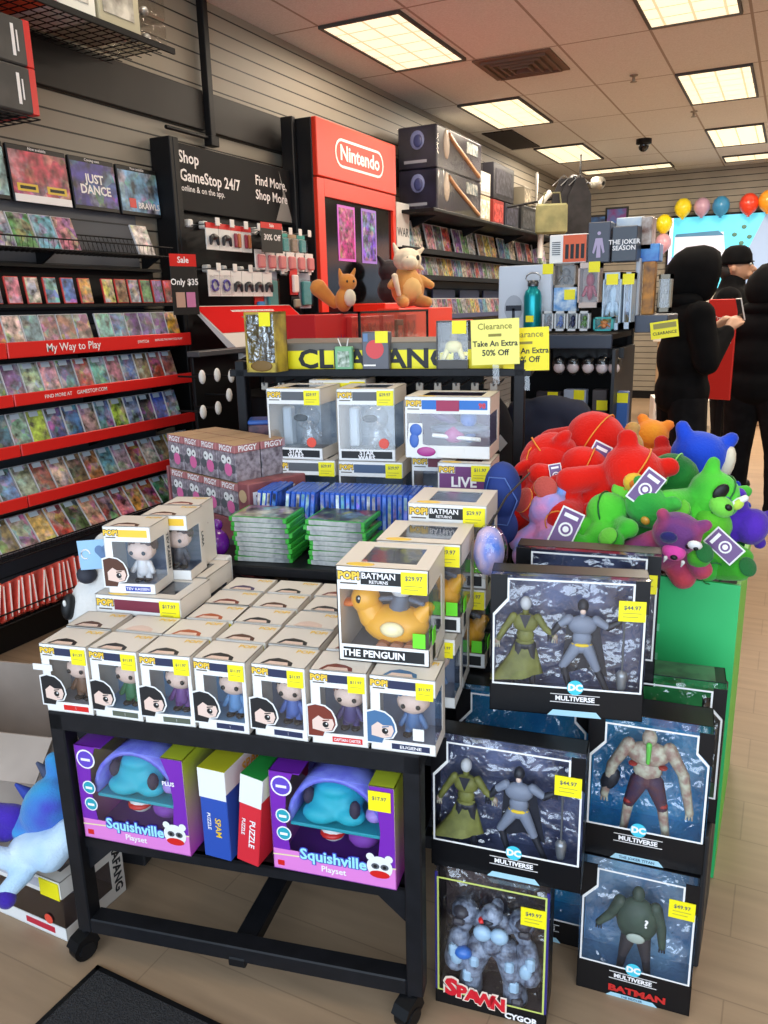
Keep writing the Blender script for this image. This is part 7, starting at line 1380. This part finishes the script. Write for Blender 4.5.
# ================================================================== LEFT FLOOR: carton, plush, red and white box, mat, panda plush
cb = noisy('kraft_grey', (176, 160, 148), (160, 146, 134), 5, .8); t = thing('open_carton', 'open cardboard carton standing by the wall end of the cart', 'carton', (-1.96, 1.40, 0), R(14)); w = .28
MB().box(-w, w, -.2, -.194, 0, .42, cb).box(-w, w, .194, .2, 0, .42, cb).box(-w, -w+.006, -.194, .194, 0, .42, cb).box(w-.006, w, -.194, .194, 0, .42, cb).box(-w, w, -.194, .194, 0, .01, cb).build('walls', t); MB().add([(-w, -.2, .42), (w, -.2, .42), (w, -.29, .34), (-w, -.29, .34)], [(0, 1, 2, 3)], cb).add([(w, -.19, .42), (w, .19, .42), (w+.05, .19, .3), (w+.05, -.19, .3)], [(0, 1, 2, 3)], cb).build('flaps', t)
for o in [c for c in t.children if c.name.startswith('flaps')]: so = o.modifiers.new('s', 'SOLIDIFY'); so.thickness = .005
# blue and purple winged plush
P = onz(16, 872, .2); t = thing('winged_plush', 'turquoise, violet and white winged plush creature resting on the red-trimmed box', 'plush toy', (P.x, P.y+.03, .185), (0, 0, R(10)))
t.scale = (.74, .74, .74)
gr_ = plush_m('turq_violet', (50, 160, 206), (74, 60, 180), 5); wh = plush_m('ice_white', (206, 224, 238), (170, 200, 224), 7); vi = plush_m('deep_violet', (70, 44, 170), (56, 36, 140), 6)
b = MB(); b.ell((.07, .06, .21), (.085, .09, .12), gr_, 16, (0, R(30), 0)); b.ell((-.0, .04, .15), (.09, .06, .05), gr_, 14, (0, R(-25), 0)); b.cap((.1, .1, .28), (.08, .1, .36), .05, .03, gr_); b.build('back', t, vox=.008)
b = MB(); b.ell((.07, .0, .11), (.13, .08, .06), wh, 16, (0, R(-20), 0)); b.cap((.02, -.06, .08), (-.06, -.1, .13), .035, .03, wh); b.cap((.06, -.07, .06), (.02, -.12, .01), .035, .03, wh); b.cap((.12, -.02, .1), (.17, .02, .16), .06, .05, wh); b.build('belly', t, vox=.008)
b = MB(); b.cap((-.05, .02, .17), (-.13, .0, .2), .05, .03, vi); b.cap((-.06, .0, .14), (-.14, -.02, .12), .04, .025, vi); b.ell((.03, -.13, .0), (.035, .03, .035), vi, 10); b.ell((-.085, -.11, .12), (.03, .03, .03), vi, 10); b.build('wing_and_paws', t, vox=.007)
MB().cap((.06, .09, .31), (.04, .07, .36), .022, .006, pm('fin_grey', (70, 76, 100), .8), 8).cap((.0, .06, .24), (-.04, .05, .28), .024, .006, pm('fin_blue', (40, 60, 150), .8), 8).build('fins', t)
# red and white window box on the floor
P = onz(68, 942, 0); Q2 = onz(126, 890, 0); 
t = windowbox('trimmed_figure_box', 'white box with red trim and a dark window on the floor beside the cart', .36, .17, .2, None, None, pm('dark_window_in', (66, 54, 56), .5), lambda b, w, h, d: (b.ell((.0, d*.5, .07), (.08, .05, .025), pm('red_toy', (170, 34, 40), .4), 14), b.ell((.09, d*.5, .08), (.035, .03, .04), pm('dark_toy', (50, 52, 70), .4), 12), b.cap((-.02, d*.5, .07), (-.1, d*.4, .05), .016, .01, pm('red_toy', (170, 34, 40), .4), 8)), titlecol=pm('ghost', (190, 190, 200)), price_c=False)
REDT = pm('trim_red', (196, 40, 60), .4); MB().box(-.178, -.162, -.0016, -.0004, .0, .13, REDT).box(-.178, -.08, -.0016, -.0004, .014, .03, REDT).box(.04, .14, -.0016, -.0004, .012, .028, REDT).build('red_trim', t); MB().box(.11, .175, -.003, -.001, .118, .165, YEL).build('price_sticker', t)
MB().text('RAFANG', (.1806, .176, .088), .036, INK, (0, 0, -1), (0, 1, 0), .04).build('side_lettering', t); MB().disc((.125, -.0026, .05), .014, pm('orange_seal', (232, 80, 60), .4), 16).build('round_seal', t)
ang = math.atan2(Q2.y-P.y, Q2.x-P.x)-R(90); hwv = Vector((math.cos(ang), math.sin(ang), 0)); t.location = P - hwv*.18; t.rotation_euler = (0, 0, ang)
# mat
P0 = onz(98, 968, 0); P1 = onz(215, 1024, 0); P2 = onz(45, 1024, 0); d1_ = (P1-P0).normalized(); d2_ = Vector((-d1_.y, d1_.x, 0)); 
if d2_.dot(P2-P0) < 0: d2_ = -d2_
mt = noisy('mat_weave', (30, 29, 31), (52, 50, 50), 260, .95, .8); a_ = math.atan2(d1_.y, d1_.x)
m_ = thing('floor_mat', 'dark ribbed entrance mat at the very front of the floor', 'mat', tuple(P0), a_); sg = -1 if (Matrix.Rotation(-a_, 3, 'Z') @ (P2-P0)).y < 0 else 1
MB().box(0, 1.2, min(0, sg*.9), max(0, sg*.9), .001, .009, mt, .002).build('pile', m_); MB().box(0, 1.2, -.012 if sg < 0 else 0, 0 if sg < 0 else .012, .0, .0095, BLACKP).box(0, .012, min(0, sg*.9), max(0, sg*.9), 0, .0095, BLACKP).build('edge_binding', m_)
# big white plush
P = onz(112, 600, .74); t = thing('white_plush_head', 'big white plush with a black oval eye and a blue heart hang tag', 'plush toy', tuple(T(-.115, .40, .56)), (0, 0, R(10)))
wp = plush_m('bright_white', (236, 232, 226), (220, 216, 210), 5); b = MB(); b.ell((0, 0, .14), (.095, .085, .14), wp, 20); b.cap((.03, .0, .24), (.06, .01, .34), .055, .05, wp, 12); b.ell((.05, -.01, .35), (.045, .045, .045), wp, 14); b.build('body', t, vox=.008)
MB().ell((-.05, -.07, .2), (.018, .02, .036), INK, 14, (R(-10), 0, R(-20))).build('eye', t); MB().ell((-.046, -.09, .217), (.005, .004, .009), WHITE, 8).build('eye_glint', t); MB().ell((.01, -.06, .29), (.026, .026, .024), pm('plush_nose', (50, 50, 60), .7), 12).build('nose', t)
q = MB().box(-.055, .045, -.002, .0, -.03, .045, pm('tag_sky', (150, 190, 220), .4), .001).box(.045, .085, -.002, 0, -.06, .07, pm('tag_teal', (40, 150, 190), .4), .001); q.disc((.002, -.003, .018), .012, pm('tag_slate', (90, 120, 160), .4), 14); q.disc((.02, -.003, .018), .012, pm('tag_slate', (90, 120, 160), .4), 14); q.pol([(-.008, -.0031, .012), (.03, -.0031, .012), (.011, -.0031, -.012)], pm('tag_slate', (90, 120, 160), .4)); q.tube([(-.035+.012*math.cos(a), -.0032, .01+.012*math.sin(a)) for a in [PI*k/5 for k in range(9)]], .002, WT, 4); q.build('heart_tag', t, (.075, -.085, .35), (R(-5), R(-5), R(10)))
tag(MB().box(-.2, -.02, .32, .5, 0, .555, pm('stand_dark', (36, 36, 40), .6), .004).build('low_plinth', None, tuple(TO), TA), 'dark low plinth under the big white plush', 'plinth')

# ================================================================== LIGHT
w = bpy.data.worlds.new('World'); bpy.context.scene.world = w; w.use_nodes = True
bg = w.node_tree.nodes['Background']; bg.inputs[0].default_value = (.60, .78, 1.0, 1); bg.inputs[1].default_value = 1.5
def area(name, loc, tgt, sx, sy, power, col):
    d = bpy.data.lights.new(name, 'AREA'); d.shape = 'RECTANGLE'; d.size = sx; d.size_y = sy; d.energy = power; d.color = col
    o = bpy.data.objects.new(name, d); C.objects.link(o); o.location = loc; o.rotation_euler = (Vector(tgt)-Vector(loc)).to_track_quat('-Z', 'Y').to_euler(); return o
# daylight through the storefront glazing behind the camera
area('storefront_daylight', (.6, -1.5, 1.6), (.2, 3, 1.0), 4.5, 2.6, 100, (.76, .87, 1.0))
# lamps of the troffers
for i, (x0, x1) in enumerate(LX[:3]):
    for j, (y0, y1) in enumerate(LY):
        area('troffer_lamp', ((x0+x1)/2, (y0+y1)/2, CZ-.03), ((x0+x1)/2, (y0+y1)/2, 0), .55, 1.1, (5, 12, 36, 58, 66)[j]*(.6, 1.1, 1)[i], (1.0, .88, .72))
sc = bpy.context.scene
sc.view_settings.view_transform = 'Standard'; sc.view_settings.look = 'None'; sc.view_settings.gamma = 1; sc.view_settings.exposure = .2; sc.view_settings.use_curve_mapping = False
sc.cycles.max_bounces = 8; sc.cycles.transparent_max_bounces = 24; sc.cycles.use_denoising = True; sc.cycles.caustics_reflective = False; sc.cycles.caustics_refractive = False
sc.cycles.sample_clamp_indirect = 6
